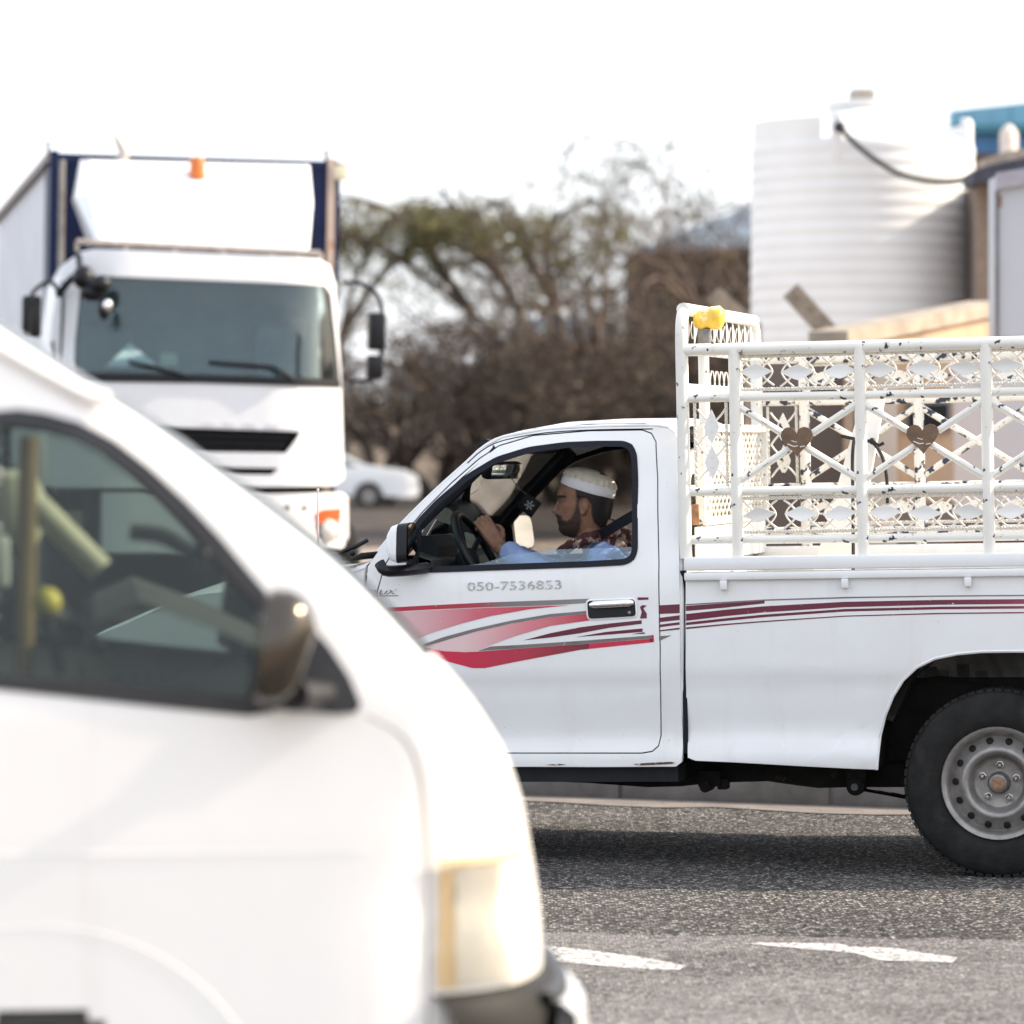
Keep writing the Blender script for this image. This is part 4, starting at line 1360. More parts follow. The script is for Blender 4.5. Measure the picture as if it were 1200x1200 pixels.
tag(fresh, 'black diamond air freshener with a pale flower hanging from the cab mirror', 'air freshener')

# ---------------------------------------------------------------- driver
D0 = .42
def K(px, py, y=D0): return P.h(px, py, y)
def skin_mat():
    t = NT('brown_skin_with_short_beard'); p = t.p
    at_ = t.n('ShaderNodeAttribute', attribute_name='hair_mask')
    f = t.noise(26, 5)
    c = t.ramp(f, [(.3, (.17, .080, .048)), (.7, (.27, .135, .082))])
    g = t.noise(260, 3, .7)
    sep = t.n('ShaderNodeSeparateColor'); t.l(at_.outputs['Color'], sep.inputs[0])
    b = t.math('MULTIPLY', sep.outputs[0], t.ramp(g, [(.25, .70), (.6, 1.0)]))
    c = t.mix(b, c, (.022, .014, .011))
    c = t.mix(sep.outputs[1], c, (.010, .008, .007))
    c = t.mix(t.math('MULTIPLY', sep.outputs[2], .6), c, (.30, .11, .09))
    t.l(c, p.inputs['Base Color'])
    p.inputs['Roughness'].default_value = .5
    p.inputs['Specular IOR Level'].default_value = .35
    hm_ = t.math('MULTIPLY', g, t.math('ADD', sep.outputs[0], sep.outputs[1]))
    t.bump(hm_, .35, .004)
    return t.m
SK = skin_mat()
LID = pbr('eyelid_skin', (.20, .10, .062), .5)
HAIR = pbr('black_hair', (.010, .008, .007), .55, var=.4, scale=60, bump=.5, bscale=220)
BEARD = pbr('short_black_beard', (.022, .014, .011), .75, var=.5, scale=130, bump=.5, bscale=260)
front = [K(*q) for q in [(673, 631), (661, 627), (656.2, 622.5), (655.2, 619), (655.6, 615), (653.6, 611.5), (652.8, 609), (653.6, 607.2), (652.2, 605), (652.8, 601.5), (653.5, 597.5), (654.2, 592), (654.8, 587), (653.6, 582), (653.8, 577), (655.5, 571), (658.5, 564), (663, 558), (672, 552.5), (688, 550)]]
back = [K(*q) for q in [(688, 650), (701, 640), (706, 630), (709, 622), (711.5, 614), (714.5, 604), (717, 592), (717.8, 580), (716, 568), (711, 559), (703, 553), (692, 550)]]
def interp_by_z(pts, z):
    pts = sorted([(p.z, p.x) for p in pts])
    if z <= pts[0][0]: return pts[0][1]
    for (a, va), (b, vb) in zip(pts, pts[1:]):
        if z <= b: return va + (vb - va) * (z - a) / (b - a)
    return pts[-1][1]
z_chin, z_crown = K(668, 629).z, K(690, 550).z
zn = lambda py: K(660, py).z
width = soft_fn([(zn(631), .030), (zn(626), .046), (zn(618), .060), (zn(610), .067), (zn(600), .071), (zn(590), .074), (zn(580), .076), (zn(570), .075), (zn(561), .064), (zn(554), .042), (zn(550), .010)], 2, .004)
YC = D0
def head_pt(t, z, off=0.0):
    """t: angle round the head, 0 = face, 90 = the side towards the camera"""
    f, b = interp_by_z(front, z), interp_by_z(back, z)
    cx, a = (f + b) / 2, (b - f) / 2
    w = width(z)
    ct, st_ = math.cos(t), math.sin(t)
    ex = 2 / 2.25
    x = cx - a * math.copysign(abs(ct) ** ex, ct)
    y = -w * math.copysign(abs(st_) ** ex, st_)
    if ct > 0:
        ya = abs(y)
        # nose
        nz = z - zn(598)
        hgt = 0
        if zn(601.5) - .003 < z < zn(584):
            k = (z - zn(601.5)) / (zn(584) - zn(601.5))
            hgt = .0270 * max(0, (1 - k)) ** .8 * min(1, (z - zn(601.5) + .003) / .006)
        x -= hgt * math.exp(-(y / .0115) ** 2)
        if zn(602) < z < zn(596): x -= .006 * math.exp(-((ya - .013) / .006) ** 2) * (1 if ct > .3 else 0)
        # eye sockets and brow ridge
        x += .011 * math.exp(-((ya - .031) / .014) ** 2) * math.exp(-((z - zn(587.5)) / .011) ** 2)
        x -= .004 * math.exp(-((ya - .030) / .020) ** 2) * math.exp(-((z - zn(581.5)) / .006) ** 2)
        # cheekbones, lips
        y *= 1 + .05 * math.exp(-((z - zn(594)) / .012) ** 2) * ct
        x -= .003 * math.exp(-(y / .016) ** 2) * (math.exp(-((z - zn(605.3)) / .0035) ** 2) + math.exp(-((z - zn(609)) / .0035) ** 2))
        x += .002 * math.exp(-(y / .02) ** 2) * math.exp(-((z - zn(607.2)) / .002) ** 2)
    p = Vector((x, YC + y, z))
    if off:
        q = Vector((cx, YC, z))
        d = p - q
        p = q + d * (1 + off / max(.02, d.length))
    return p
bodym = MB()
rows_ = []
nz = 64
for i in range(nz + 1):
    z = z_chin - .004 + (z_crown + .001 - z_chin + .004) * i / nz
    rows_.append([head_pt(2 * math.pi * j / 64, z) for j in range(64)])
bodym.grid(rows_, closed=True)
bodym.add(rows_[0], [tuple(range(64))]); bodym.add(rows_[-1], [tuple(range(64))])
# ears
for s in (-1, 1):
    e = K(688.5, 594, D0); ey = YC + s * .076
    bodym.ball((e.x, ey, e.z), (.017, .010, .030), 12, 8)
    bodym.ball((e.x + .006, ey + s * .006, e.z + .006), (.017, .006, .024), 12, 8)
    bodym.ball((e.x - .003, ey + s * .003, e.z - .022), (.010, .008, .011), 10, 6)
# neck and trunk, seated, legs and feet
bodym.tube([K(690, 612), K(693, 625), K(700, 640), K(704, 652)], [.056, .057, .062, .075], 16, rz=[.054, .056, .062, .085])
bodym.tube([K(706, 650), K(718, 690), K(730, 740), K(738, 775)], [.10, .155, .155, .16], 16, rz=[.09, .11, .115, .12])
for s in (-1, 1):
    y = D0 + s * .10
    hip, knee, ank = K(740, 782, y), K(630, 775, y + s * .04), K(575, 860, y)
    bodym.tube([hip, (hip + knee) / 2, knee], [.088, .078, .060], 12)
    bodym.tube([knee, (knee * .65 + ank * .35), ank], [.060, .056, .040], 12)
    bodym.tube([ank + Vector((.04, 0, -.03)), ank + Vector((-.06, 0, -.04)), ank + Vector((-.16, 0, -.06))], [.042, .045, .03], 10)
# arms and hands
def hand(wrist, grip, across, back, thumb):
    """palm from the wrist to the rim; fingers lie across the rim and close round it, away from the back of the hand"""
    w, g_ = Vector(wrist), Vector(grip)
    d = (g_ - w).normalized()
    up = Vector(back).normalized()
    s = (Vector(across) - d * d.dot(Vector(across))).normalized()
    up = (up - d * d.dot(up) - s * s.dot(up)).normalized()
    kn = g_ + up * .020 - d * .012
    mid = w * .45 + kn * .55 + up * .004
    n = lambda k: [k] * 1
    for o in (-.024, -.008, .008, .024):      # metacarpal fan, fused into the palm by the remesh
        bodym.tube([w + s * o * .55, mid + s * o * .85, kn + s * o], [.0145, .013, .0095], 10)
    bodym.tube([w - d * .05, w - d * .02, w + d * .012], [.026, .023, .023], 12)
    for k, (o, L) in enumerate(((-.0270, .80), (-.0090, .92), (.0090, .88), (.0270, .72))):
        a = kn + s * o
        pts = [a, a + d * .024 * L + up * .002, a + d * .040 * L - up * .014, a + d * .040 * L - up * .036 * L, a + d * .022 * L - up * .048 * L]
        bodym.tube(catmull(pts, 2), [.0088, .0078, .0076, .0075, .0076, .0073, .0070, .0067, .0058], 8)
    b_ = w + d * .030 + s * thumb * .026
    bodym.tube(catmull([b_, b_ + d * .026 + s * thumb * .020 - up * .006, b_ + d * .050 + s * thumb * .016 - up * .020, b_ + d * .062 + s * thumb * .002 - up * .032], 2), [.0130, .0118, .0108, .0100, .0096, .0090, .0075], 8)
gripL = K(567, 613, .345); wristL = K(586, 642, .335)
elbowL = K(664, 692, .16); shL = K(716, 664, .22)
gripR = K(568, 618, .53); wristR = K(588, 644, .52); elbowR = K(664, 682, .66); shR = K(716, 664, .62)
hand(wristL, gripL, (.75, .25, .6), (.25, -.95, .25), 1); hand(wristR, gripR, (.75, -.25, .6), (.25, .95, .25), 1)
for a_, b_, c_ in ((shL, elbowL, wristL), (shR, elbowR, wristR)):
    bodym.tube([a_, (a_ + b_) / 2, b_], [.052, .048, .040], 10)
    bodym.tube([b_, b_ * .65 + c_ * .35, c_], [.040, .038, .027], 10)
me = remeshed(bodym, .0033, 2)
me.materials.append(SK)
me.name = 'person'
person = bpy.data.objects.new('person', me); COL.objects.link(person)
person.matrix_basis = P.M
tag(person, 'bearded driver in white skullcap and pale blue shirt holding the steering wheel', 'person')
# where beard, hair and lips grow: outlines in the side view, written as vertex masks
k0 = K(688, 594); PXM = 1 / (K(689, 594).x - k0.x)
def side_uv(co): return (688 + (co.x - k0.x) * PXM, 594 - (co.z - k0.z) * PXM)
def sdist(p, poly):
    d = 1e9; n = len(poly)
    for i in range(n):
        a, b = Vector(poly[i - 1]), Vector(poly[i]); ab = b - a
        t_ = max(0, min(1, (Vector(p) - a).dot(ab) / max(ab.length_squared, 1e-9)))
        d = min(d, (Vector(p) - a - ab * t_).length)
    return d if inside(p, poly) else -d
beard_pg = [(650, 601.5), (656, 600.5), (660.5, 602.5), (663, 607), (667.5, 609), (673, 606), (677.5, 599), (680, 590), (681, 576), (687, 576), (687, 590), (684.5, 600), (686, 609), (683, 619), (677, 627.5), (664, 630), (652, 624), (650, 612)]
hair_pg = [(664, 556), (672, 569), (680, 571), (682, 582), (687, 583.5), (693, 584), (697.5, 591), (697, 602), (699, 611), (706, 619), (716, 617), (724, 600), (724, 556)]
lip_pg = [(650, 604.6), (656, 604.8), (659.5, 607.5), (656, 610.3), (650, 610.6)]
ca = me.color_attributes.new('hair_mask', 'FLOAT_COLOR', 'POINT')
cols = []
norms = [v.normal.copy() for v in me.vertices]
new_co = [v.co.copy() for v in me.vertices]
for vi, v in enumerate(me.vertices):
    if v.co.z < z_chin - .02 or v.co.x > k0.x + .15 or v.co.x < k0.x - .16: cols += [0, 0, 0, 1]; continue
    p = side_uv(v.co)
    ear = abs(abs(v.co.y - D0) - .082) < .014 and 680 < p[0] < 696 and 583 < p[1] < 606 and abs(v.co.y - D0) > .0755
    bq = max(0, min(1, sdist(p, beard_pg) / 3.2 + .45)); hq_ = max(0, min(1, sdist(p, hair_pg) / 2.0 + .5)); lq = max(0, min(1, sdist(p, lip_pg) / 1.4 + .5))
    if ear: bq = hq_ = 0
    if abs(v.co.y - D0) > .03: lq = 0
    bq *= 1 - lq
    cols += [bq, hq_, lq, 1]
    if not ear: new_co[vi] += norms[vi] * (.0045 * hq_ + .0018 * bq)
ca.data.foreach_set('color', cols)
me.vertices.foreach_set('co', [c for p in new_co for c in p])
me.update()
def shell(name, mat, region, off):
    """small patch of hair on the brow"""
    mb = MB(); outer = []; inner = []
    for z, t0, t1 in region:
        outer.append([head_pt(R(t0 + (t1 - t0) * k / 20), z, off * (1 if 0 < k < 20 else .2)) for k in range(21)])
        inner.append([head_pt(R(t0 + (t1 - t0) * k / 20), z, -.004) for k in range(21)])
    mb.grid(outer); mb.grid(inner)
    return mb.build(name, mat, person, 60)
for sgn in (1, -1):
    shell('eyebrow', HAIR, [(zn(583.0), sgn * 16, sgn * 56), (zn(581.6), sgn * 12, sgn * 62), (zn(580.2), sgn * 22, sgn * 54)], .0024)
    ew = MB(); ec = head_pt(R(sgn * 30), zn(587.3), -.0065); ew.ball(ec, .0085, 12, 8)
    ew.build('eye', pbr('eye_white', (.55, .5, .46), .3), person)
    ir = MB(); ir.ball(ec + Vector((-.0048, 0, 0)), .0052, 10, 6); ir.build('iris', M['hole'], person)
    ld = MB(); ld.tube([head_pt(R(sgn * t), zn(585.2), .0006) for t in (16, 25, 34, 44)], .0028, 6); ld.build('eyelid', LID, person)
# skullcap
CAPW = pbr('white_cotton_cap', (.74, .73, .74), .8, var=.06, scale=40, bump=.25, bscale=200)
CAPC = pbr('cream_cap_crown', (.66, .61, .50), .85, var=.2, scale=30, bump=.3, bscale=160)
capf_px, capb_px = (659, 565), (718, 583.5)
cf, cb_ = K(*capf_px), K(*capb_px)
mid = (cf + cb_) / 2; axd = (cb_ - cf); half = axd.length / 2 + .004; axd.normalize()
nrm = Vector((-axd.z, 0, axd.x)); nrm = nrm if nrm.z > 0 else -nrm
def cap_ring(h_, sx, sy):
    return [mid + axd * (half * sx * math.cos(2*math.pi*k/48)) + Vector((0, .083 * sy * math.sin(2*math.pi*k/48), 0)) + nrm * h_ for k in range(48)]
cb2 = MB()
rows_ = [cap_ring(-.004, .985, .985), cap_ring(0, 1.02, 1.02), cap_ring(.018, 1.02, 1.03), cap_ring(.034, .985, 1.0), cap_ring(.037, .955, .97)]
cb2.grid(rows_, closed=True)
cap = cb2.build('cap', CAPW, person, 50)
cc = MB()
topd = (K(692, 549.5) - mid).dot(nrm)
cr_rows = []
for k in range(11):
    t = k / 10
    f_ = math.cos(t * math.pi / 2 * .985) ** .92
    row = []
    for q_, p in enumerate(cap_ring(.033 + (topd - .033) * math.sin(t * math.pi / 2) ** .95, .985, 1)):
        c_ = mid + nrm * (p - mid).dot(nrm)
        pleat = 1 + .030 * (1 if q_ % 2 else -1) * (1 - t * .6) + .012 * math.sin(q_ * 1.3)
        row.append(c_ + (p - c_) * f_ * pleat)
    cr_rows.append(row)
cc.grid(cr_rows, closed=True); cc.add(cr_rows[-1], [tuple(range(48))])
cc.build('cap_crown', CAPC, person, 30)
# shirt
SHIRT = pbr('pale_blue_shirt', (.21, .28, .48), .85, var=.12, scale=9, bump=.35, bscale=14)
sm = MB()
sm.tube([K(703, 646), K(708, 658), K(720, 692), K(732, 740), K(740, 790)], [.070, .120, .180, .180, .18], 18, rz=[.065, .085, .13, .14, .145])
for a_, b_, c_ in ((shL, elbowL, wristL), (shR, elbowR, wristR)):
    ne = K(702, 644)
    sm.tube([ne, (ne + a_) / 2 + Vector((0, 0, .0)), a_], [.055, .068, .074], 12)
    sm.tube([a_, (a_ + b_) / 2, b_], [.068, .068, .062], 12)
    cu = b_ * .12 + c_ * .88
    w1 = (b_ * .75 + c_ * .25); w2 = (b_ * .45 + c_ * .55)
    sm.tube([b_, w1 + Vector((0, 0, .004)), w2 - Vector((0, 0, .004)), b_ * .25 + c_ * .75, cu, cu + (c_ - b_).normalized() * .012], [.062, .060, .056, .050, .049, .040], 14)
me = remeshed(sm, .007, 3)
rs_ = random.Random(5)
from mathutils import noise as mnoise
def ruffle(me, f):
    cos = [v.co + v.normal * f(v.co) for v in me.vertices]
    me.vertices.foreach_set('co', [c for p in cos for c in p]); me.update()
ruffle(me, lambda q: .007 * mnoise.noise(q * 16) + .004 * mnoise.noise(q * 38))
me.materials.append(SHIRT)
link_mesh('shirt', me, person)
cl = MB()
cen = K(695, 634)
rg1 = [cen + Vector((.062 * math.cos(a) , .066 * math.sin(a), -.012 * math.cos(a) - .006)) for a in [2*math.pi*k/24 for k in range(24)]]
rg2 = [p + Vector((0, 0, .026)) + (cen - p) * .06 for p in rg1]
cl.grid([rg1, rg2], closed=True); cl.grid([[p + (p - cen) * .08 for p in rg1], [p + (p - cen) * .05 for p in rg2]], closed=True)
cl.build('collar', SHIRT, person, 60)
# patterned scarf over the shoulders
def scarf_mat():
    t = NT('dark_red_checked_scarf'); p = t.p
    v = t.n('ShaderNodeTexVoronoi'); v.inputs['Scale'].default_value = 60; t.l(t.coord(), v.inputs['Vector'])
    f = t.noise(17, 3, .6)
    a = t.ramp(f, [(.46, (.055, .014, .012)), (.52, (.10, .03, .022)), (.58, (.50, .38, .30))])
    b = t.mix(t.ramp(v.outputs['Distance'], [(.3, .0), (.5, .45)]), a, (.035, .010, .012))
    t.l(b, p.inputs['Base Color']); p.inputs['Roughness'].default_value = .95
    t.bump(t.noise(90, 4), .5)
    return t.m
SC = scarf_mat()
sc = MB()
def roll(pts, r, rz):
    sc.tube(catmull(pts, 4), r, 10, rz=rz)
roll([K(655, 650, .32), K(666, 641, .30), K(682, 633, .30), K(700, 629, .32), K(713, 628, .36), K(717, 628, .42), K(713, 629, .48), K(700, 631, .54), K(682, 634, .58), K(662, 642, .59)], .015, .022)
roll([K(676, 637, .26), K(694, 630, .30), K(708, 626, .36), K(712, 626, .42), K(708, 626, .48), K(694, 630, .54)], .020, .028)
roll([K(704, 634, .36), K(718, 639, .31), K(729, 646, .28), K(737, 656, .27), K(742, 674, .27), K(746, 700, .28)], .022, .035)
roll([K(708, 630, .42), K(724, 634, .40), K(736, 645, .39), K(744, 664, .39), K(750, 700, .40)], .024, .08)
me = remeshed(sc, .006, 2)
ruffle(me, lambda q: .008 * mnoise.noise(q * 30))
me.materials.append(SC)
link_mesh('scarf', me, person)

def shift_root(o, c):
    c = Vector(c)
    T = Matrix.Translation(-c)
    if o.type == 'MESH': o.data.transform(T)
    for q in o.children: q.matrix_basis = T @ q.matrix_basis
    o.matrix_basis = o.matrix_basis @ Matrix.Translation(c)
shift_root(person, K(740, 800))

# ---------------------------------------------------------------- white van in front
DV = 7.27
V = Frame(((300 - 600) / FPX * DV, DV, 0), 6.0)
van = thing('white_van', 'white van in the near left corner with a black door mirror and amber-edged headlight', 'van', V.M)
VW = 1.70
M['van_paint'] = car_paint('van_white_paint', (.90, .875, .84), .3, amount=.05, coat=.5, bevel=.006)
M['van_black'] = pbr('van_black_trim', (.018, .018, .020), .45, var=.2)
M['van_inner'] = pbr('grey_van_lining', (.11, .11, .107), .8, var=.2, scale=6)
M['van_seat'] = pbr('dark_seat_cloth', (.05, .05, .048), .85, var=.3)
M['cream'] = pbr('cream_vinyl', (.62, .58, .42), .6, var=.15)
M['van_glass'] = pane('van_side_glass', (.66, .71, .68), .8, .02, .02, (.4, .4, .38))
sil = [(-420, 250), (-200, 290), (-60, 335), (0, 372), (60, 412), (130, 457), (200, 500), (264, 548), (332, 598), (391, 643), (441, 690), (492, 745), (545, 806), (590, 872), (612, 932), (626, 1000), (635, 1060), (638, 1110), (636, 1150), (630, 1200), (622, 1260), (600, 1340)]
YS = .56
sil_l = sorted([(V.h(a, b, YS).z, V.h(a, b, YS).x) for a, b in sil])
xfs = soft_fn(sil_l, 3, .012)
lcf = soft_fn([(.2, .46), (.80, .46), (.95, .34), (1.12, .16), (2.1, .14)], 3, .012)
def xf(z): return xfs(z)
hwf = soft_fn([(.2, .80), (.5, .845), (.9, .85), (1.15, .845), (1.55, .79), (1.82, .735), (1.92, .68), (1.97, .56), (2.0, .30), (2.01, .05)], 2, .01)
def van_pt(t, z, off=0.0):
    """t from -90 (side facing the camera) over 0 (nose) to 90"""
    n = 3.1
    LC = lcf(z)
    hw = hwf(z) + off
    y = VW / 2 + hw * math.copysign(abs(math.sin(t)) ** (2 / n), math.sin(t))
    x = xf(z) + off - LC + LC * abs(math.cos(t)) ** (2 / n)
    return Vector((x, y, z))
vx_r = -4.15
z0v, z1v = .24, 2.01
zs = [z0v + (z1v - z0v) * k / 88 for k in range(89)]
vwin_px = [(-14, 489), (20, 488), (50, 492), (90, 503), (130, 524), (170, 555), (210, 592), (250, 634), (285, 676), (311, 706), (312, 826), (290, 828), (200, 819), (100, 808), (-14, 798)]
vwin = [(V.h(a, b, .05).x, V.h(a, b, .05).z) for a, b in vwin_px]
xw0_ = V.h(-14, 600, .05).x
rear_wins = [[(xw0_ - 1.30, 1.18), (xw0_ - .10, 1.18), (xw0_ - .10, 1.72), (xw0_ - 1.30, 1.72)], [(xw0_ - 2.7, 1.18), (xw0_ - 1.42, 1.18), (xw0_ - 1.42, 1.72), (xw0_ - 2.7, 1.72)]]
wax, waz = V.h(45, 1330, .0).x, .315
war = V.h(45, 1190, 0).z - waz + .01
body_mb = MB()
def van_rows(off=0.0, side_only=None):
    ts = [R(-90 + 180 * k / 60) for k in range(61)]
    rows = []
    for z in zs:
        row = []
        xs0 = van_pt(R(-90), z, off).x
        N = 130
        for k in range(N):
            x = vx_r + (xs0 - vx_r) * k / N
            row.append(Vector((x, VW / 2 - hwf(z) - off, z)))
        row += [van_pt(t, z, off) for t in ts]
        for k in range(N - 1, -1, -1):
            x = vx_r + (xs0 - vx_r) * k / N
            row.append(Vector((x, VW / 2 + hwf(z) + off, z)))
        rows.append(row)
    return rows
rows_ = van_rows()
n = len(rows_[0])
screen_f = []
vs_all = [p for r in rows_ for p in r]
keep = []
for i in range(len(rows_) - 1):
    for j in range(n - 1):
        q = (i*n + j, i*n + j + 1, (i+1)*n + j + 1, (i+1)*n + j)
        c = sum((vs_all[k] for k in q), Vector()) / 4
        side = j < 130 or j >= 130 + 61
        if side and (inside((c.x, c.z), vwin) or any(inside((c.x, c.z), w_) for w_ in rear_wins)): continue
        if side and (math.hypot(c.x - wax, c.z - waz) < war or math.hypot(c.x - wax + 2.57, c.z - waz) < war): continue
        if not side and 1.22 < c.z < 1.86 and abs(c.y - VW / 2) < hwf(c.z) - .10:
            screen_f.append(q); continue
        keep.append(q)
used = sorted({k for q in keep for k in q}); mp = {k: i for i, k in enumerate(used)}
body_mb.add([vs_all[k] for k in used], [tuple(mp[k] for k in q) for q in keep])
# tail and roof caps
body_mb.add([r[0] for r in rows_] + [r[-1] for r in reversed(rows_)], [tuple(range(2 * len(rows_)))])
body_mb.add(rows_[-1], [tuple(range(n))])
vb_ = body_mb.build('van_body', M['van_paint'], van, 50)
used = sorted({k for q in screen_f for k in q}); mp = {k: i for i, k in enumerate(used)}
sc_ = MB(); sc_.add([vs_all[k] for k in used], [tuple(mp[k] for k in q) for q in screen_f])
sc_.build('windscreen', M['van_glass'], van, 60)
# inner lining, floor
li = MB()
rr_ = []
for z in [.55, .8, 1.05]:
    for_row = [(vx_r + .05, VW/2 - hwf(z) + .05, z)] + [tuple(van_pt(R(-90 + 180*k/20), z, -.05)) for k in range(21)] + [(vx_r + .05, VW/2 + hwf(z) - .05, z)]
    rr_.append(for_row)
li.grid(rr_); li.add(rr_[0], [tuple(range(len(rr_[0])))])
li.build('door_lining', M['van_inner'], van, 30)
hd_ = MB()
hd_.grid([[(vx_r + .1, y, 1.90), (V.h(60, 440, .4).x - .35, y, 1.885), (V.h(100, 470, .4).x - .2, y, 1.80)] for y in (.2, .5, .85, 1.2, 1.5)])
hd_.build('roof_lining', M['van_inner'], van)
bkp = MB(); bkp.box((vx_r + .06, .1, .5), (vx_r + .1, VW - .1, 1.15)); bkp.build('tail_lining', M['van_inner'], van, 0)
# window glass, frame
def side_y(z, off): return VW / 2 - hwf(z) - off
for s in (0, 1):
    fy = (lambda z, o: side_y(z, o)) if s == 0 else (lambda z, o: VW - side_y(z, o))
    o = round_poly(vwin, .03, 3)
    mb = panel_mb(grow(vwin, .012), [], lambda x, z: side_y(z, -.012), .005, .08, .2)
    if s: mb = mirror_y(mb, VW)
    w_ = mb.build('side_window', M['van_glass'], van, 30)
    fm_ = MB()
    ro, ri = grow(vwin, .014), grow(vwin, -.018)
    fm_.grid([[(a, fy(b, .004), b) for a, b in ro + ro[:1]], [(a, fy(b, .005), b) for a, b in ri + ri[:1]], [(a, fy(b, -.02), b) for a, b in ri + ri[:1]]])
    fm_.build('window_frame', M['van_black'], w_, 30)
    for rw in rear_wins:
        mb = panel_mb(rw, [], lambda x, z: side_y(z, -.004), .005, .2, .4)
        if s: mb = mirror_y(mb, VW)
        mb.build('rear_side_window', M['van_glass'], van, 30)
# lettering on the far window, read backwards from here
for txt, px0, py0, hgt, wid in (('Globalfrer', 112, 800, .034, 100), ('PITIE', 98, 784, .075, 130)):
    pass
tmm = text_mesh('robol fr er', .022, (V.h(212, 800, 1.6).x - V.h(128, 800, 1.6).x))
tmm.transform(Matrix.Diagonal((-1, 1, 1, 1)))
mt_let = pbr('faded_window_lettering', (.20, .20, .19), .7)
tmm.materials.append(mt_let)
q0 = V.h(212, 800, VW - .1)
link_mesh('window_lettering', tmm, van, Matrix.Translation((q0.x, VW - side_y(q0.z, -.022), q0.z)) @ Matrix.Rotation(R(90), 4, 'X'))
# mirror corner, door mirror
mc_px = [(311, 708), (330, 712), (360, 728), (385, 757), (408, 792), (420, 822), (416, 832), (390, 834), (312, 828)]
mcx = [(V.h(a, b, .05).x, V.h(a, b, .05).z) for a, b in mc_px]
pm_ = panel_mb(mcx, [], lambda x, z: side_y(z, .014), .03, .06, .1)
corner = pm_.build('mirror_corner', M['van_black'], van, 30)
mirror_y(pm_, VW).build('mirror_corner', M['van_black'], van, 30)
M['mirror_shell'] = pbr('chromed_mirror_shell', (.09, .078, .066), .18, .8, var=.1)
for s in (0, 1):
    c0 = V.h(334, 757, -.12)
    mb = MB()
    rws = []
    for xx, sc1 in ((-.046, .90), (-.030, 1.0), (.0, .98), (.022, .86), (.038, .62), (.046, .25)):
        o = [(c0.x + xx + .012 * math.sin(t), c0.y + .085 * sc1 * math.copysign(abs(math.cos(t)) ** .7, math.cos(t)), c0.z + .103 * sc1 * math.copysign(abs(math.sin(t)) ** .75, math.sin(t))) for t in [2*math.pi*k/28 for k in range(28)]]
        rws.append(o)
    mb.grid(rws, closed=True); mb.add(rws[-1], [tuple(range(28))])
    mb.add([(p[0] + .006, p[1], p[2]) for p in rws[0]], [tuple(range(28))])
    if s: mb = mirror_y(mb, VW)
    dm_ = mb.build('door_mirror', M['mirror_shell'], van, 50)
    gl = MB(); gl.add([(p[0] - .001, c0.y + (p[1] - c0.y) * .9, c0.z + (p[2] - c0.z) * .9) for p in rws[0]], [tuple(range(28))])
    gl.add([(p[0] + .002, c0.y + (p[1] - c0.y) * .9, c0.z + (p[2] - c0.z) * .9) for p in rws[0]], [tuple(range(28))])
    if s: gl = mirror_y(gl, VW)
    gl.build('mirror_glass', M['mirror'], dm_, 0)
    ar = MB(); a_ = V.h(345, 815, -.09); b_ = V.h(385, 815, .03)
    ar.tube([a_, (a_ + b_) / 2, b_], [.03, .028, .03], 10)
    if s: ar = mirror_y(ar, VW)
    ar.build('mirror_arm', M['van_black'], dm_)
# creases, drip rail, door gap, arch flare
dt = MB()
p_ = [V.h(a, b, .09) for a, b in [(-200, 322), (-60, 376), (0, 408), (60, 441), (105, 464), (128, 470)]]
p_ = [Vector((p.x, side_y(p.z, .006), p.z)) for p in p_]
dt.tube(catmull(p_, 3), .016, 8)
dt.build('drip_rail', M['van_paint'], van)
sm_ = MB()
p_ = [(V.h(a, b, .02).x, V.h(a, b, .02).z) for a, b in [(428, 838), (470, 862), (490, 900), (497, 950), (500, 1010), (501, 1100), (501, 1200), (500, 1290)]]
p_ = catmull([Vector((a, 0, b)) for a, b in p_], 3)
sm_.grid([[(p.x - .003, side_y(p.z, .0015), p.z) for p in p_], [(p.x + .003, side_y(p.z, .0015), p.z) for p in p_]])
sm_.build('door_seam', pbr('van_gap_shade', (.30, .27, .26), .9), van, 0)
af2 = MB()
pts = []
for k in range(33):
    a = R(-8 + 196 * k / 32)
    rr2 = war + .15
    z = waz + rr2 * math.sin(a)
    if z < .25: continue
    pts.append((wax + rr2 * math.cos(a), side_y(z, -.004), z))
af2.tube(pts, .005, 8); af2.build('arch_flare', M['van_paint'], van)
cr_ = MB()
z_c = V.h(200, 1000, 0).z
cr_.tube([(vx_r + .3, side_y(z_c, -.0045), z_c), (-.4, side_y(z_c, -.0045), z_c), (V.h(430, 1000, 0).x, side_y(z_c, -.0052), z_c)], .006, 8)
cr_.build('side_crease', M['van_paint'], van)
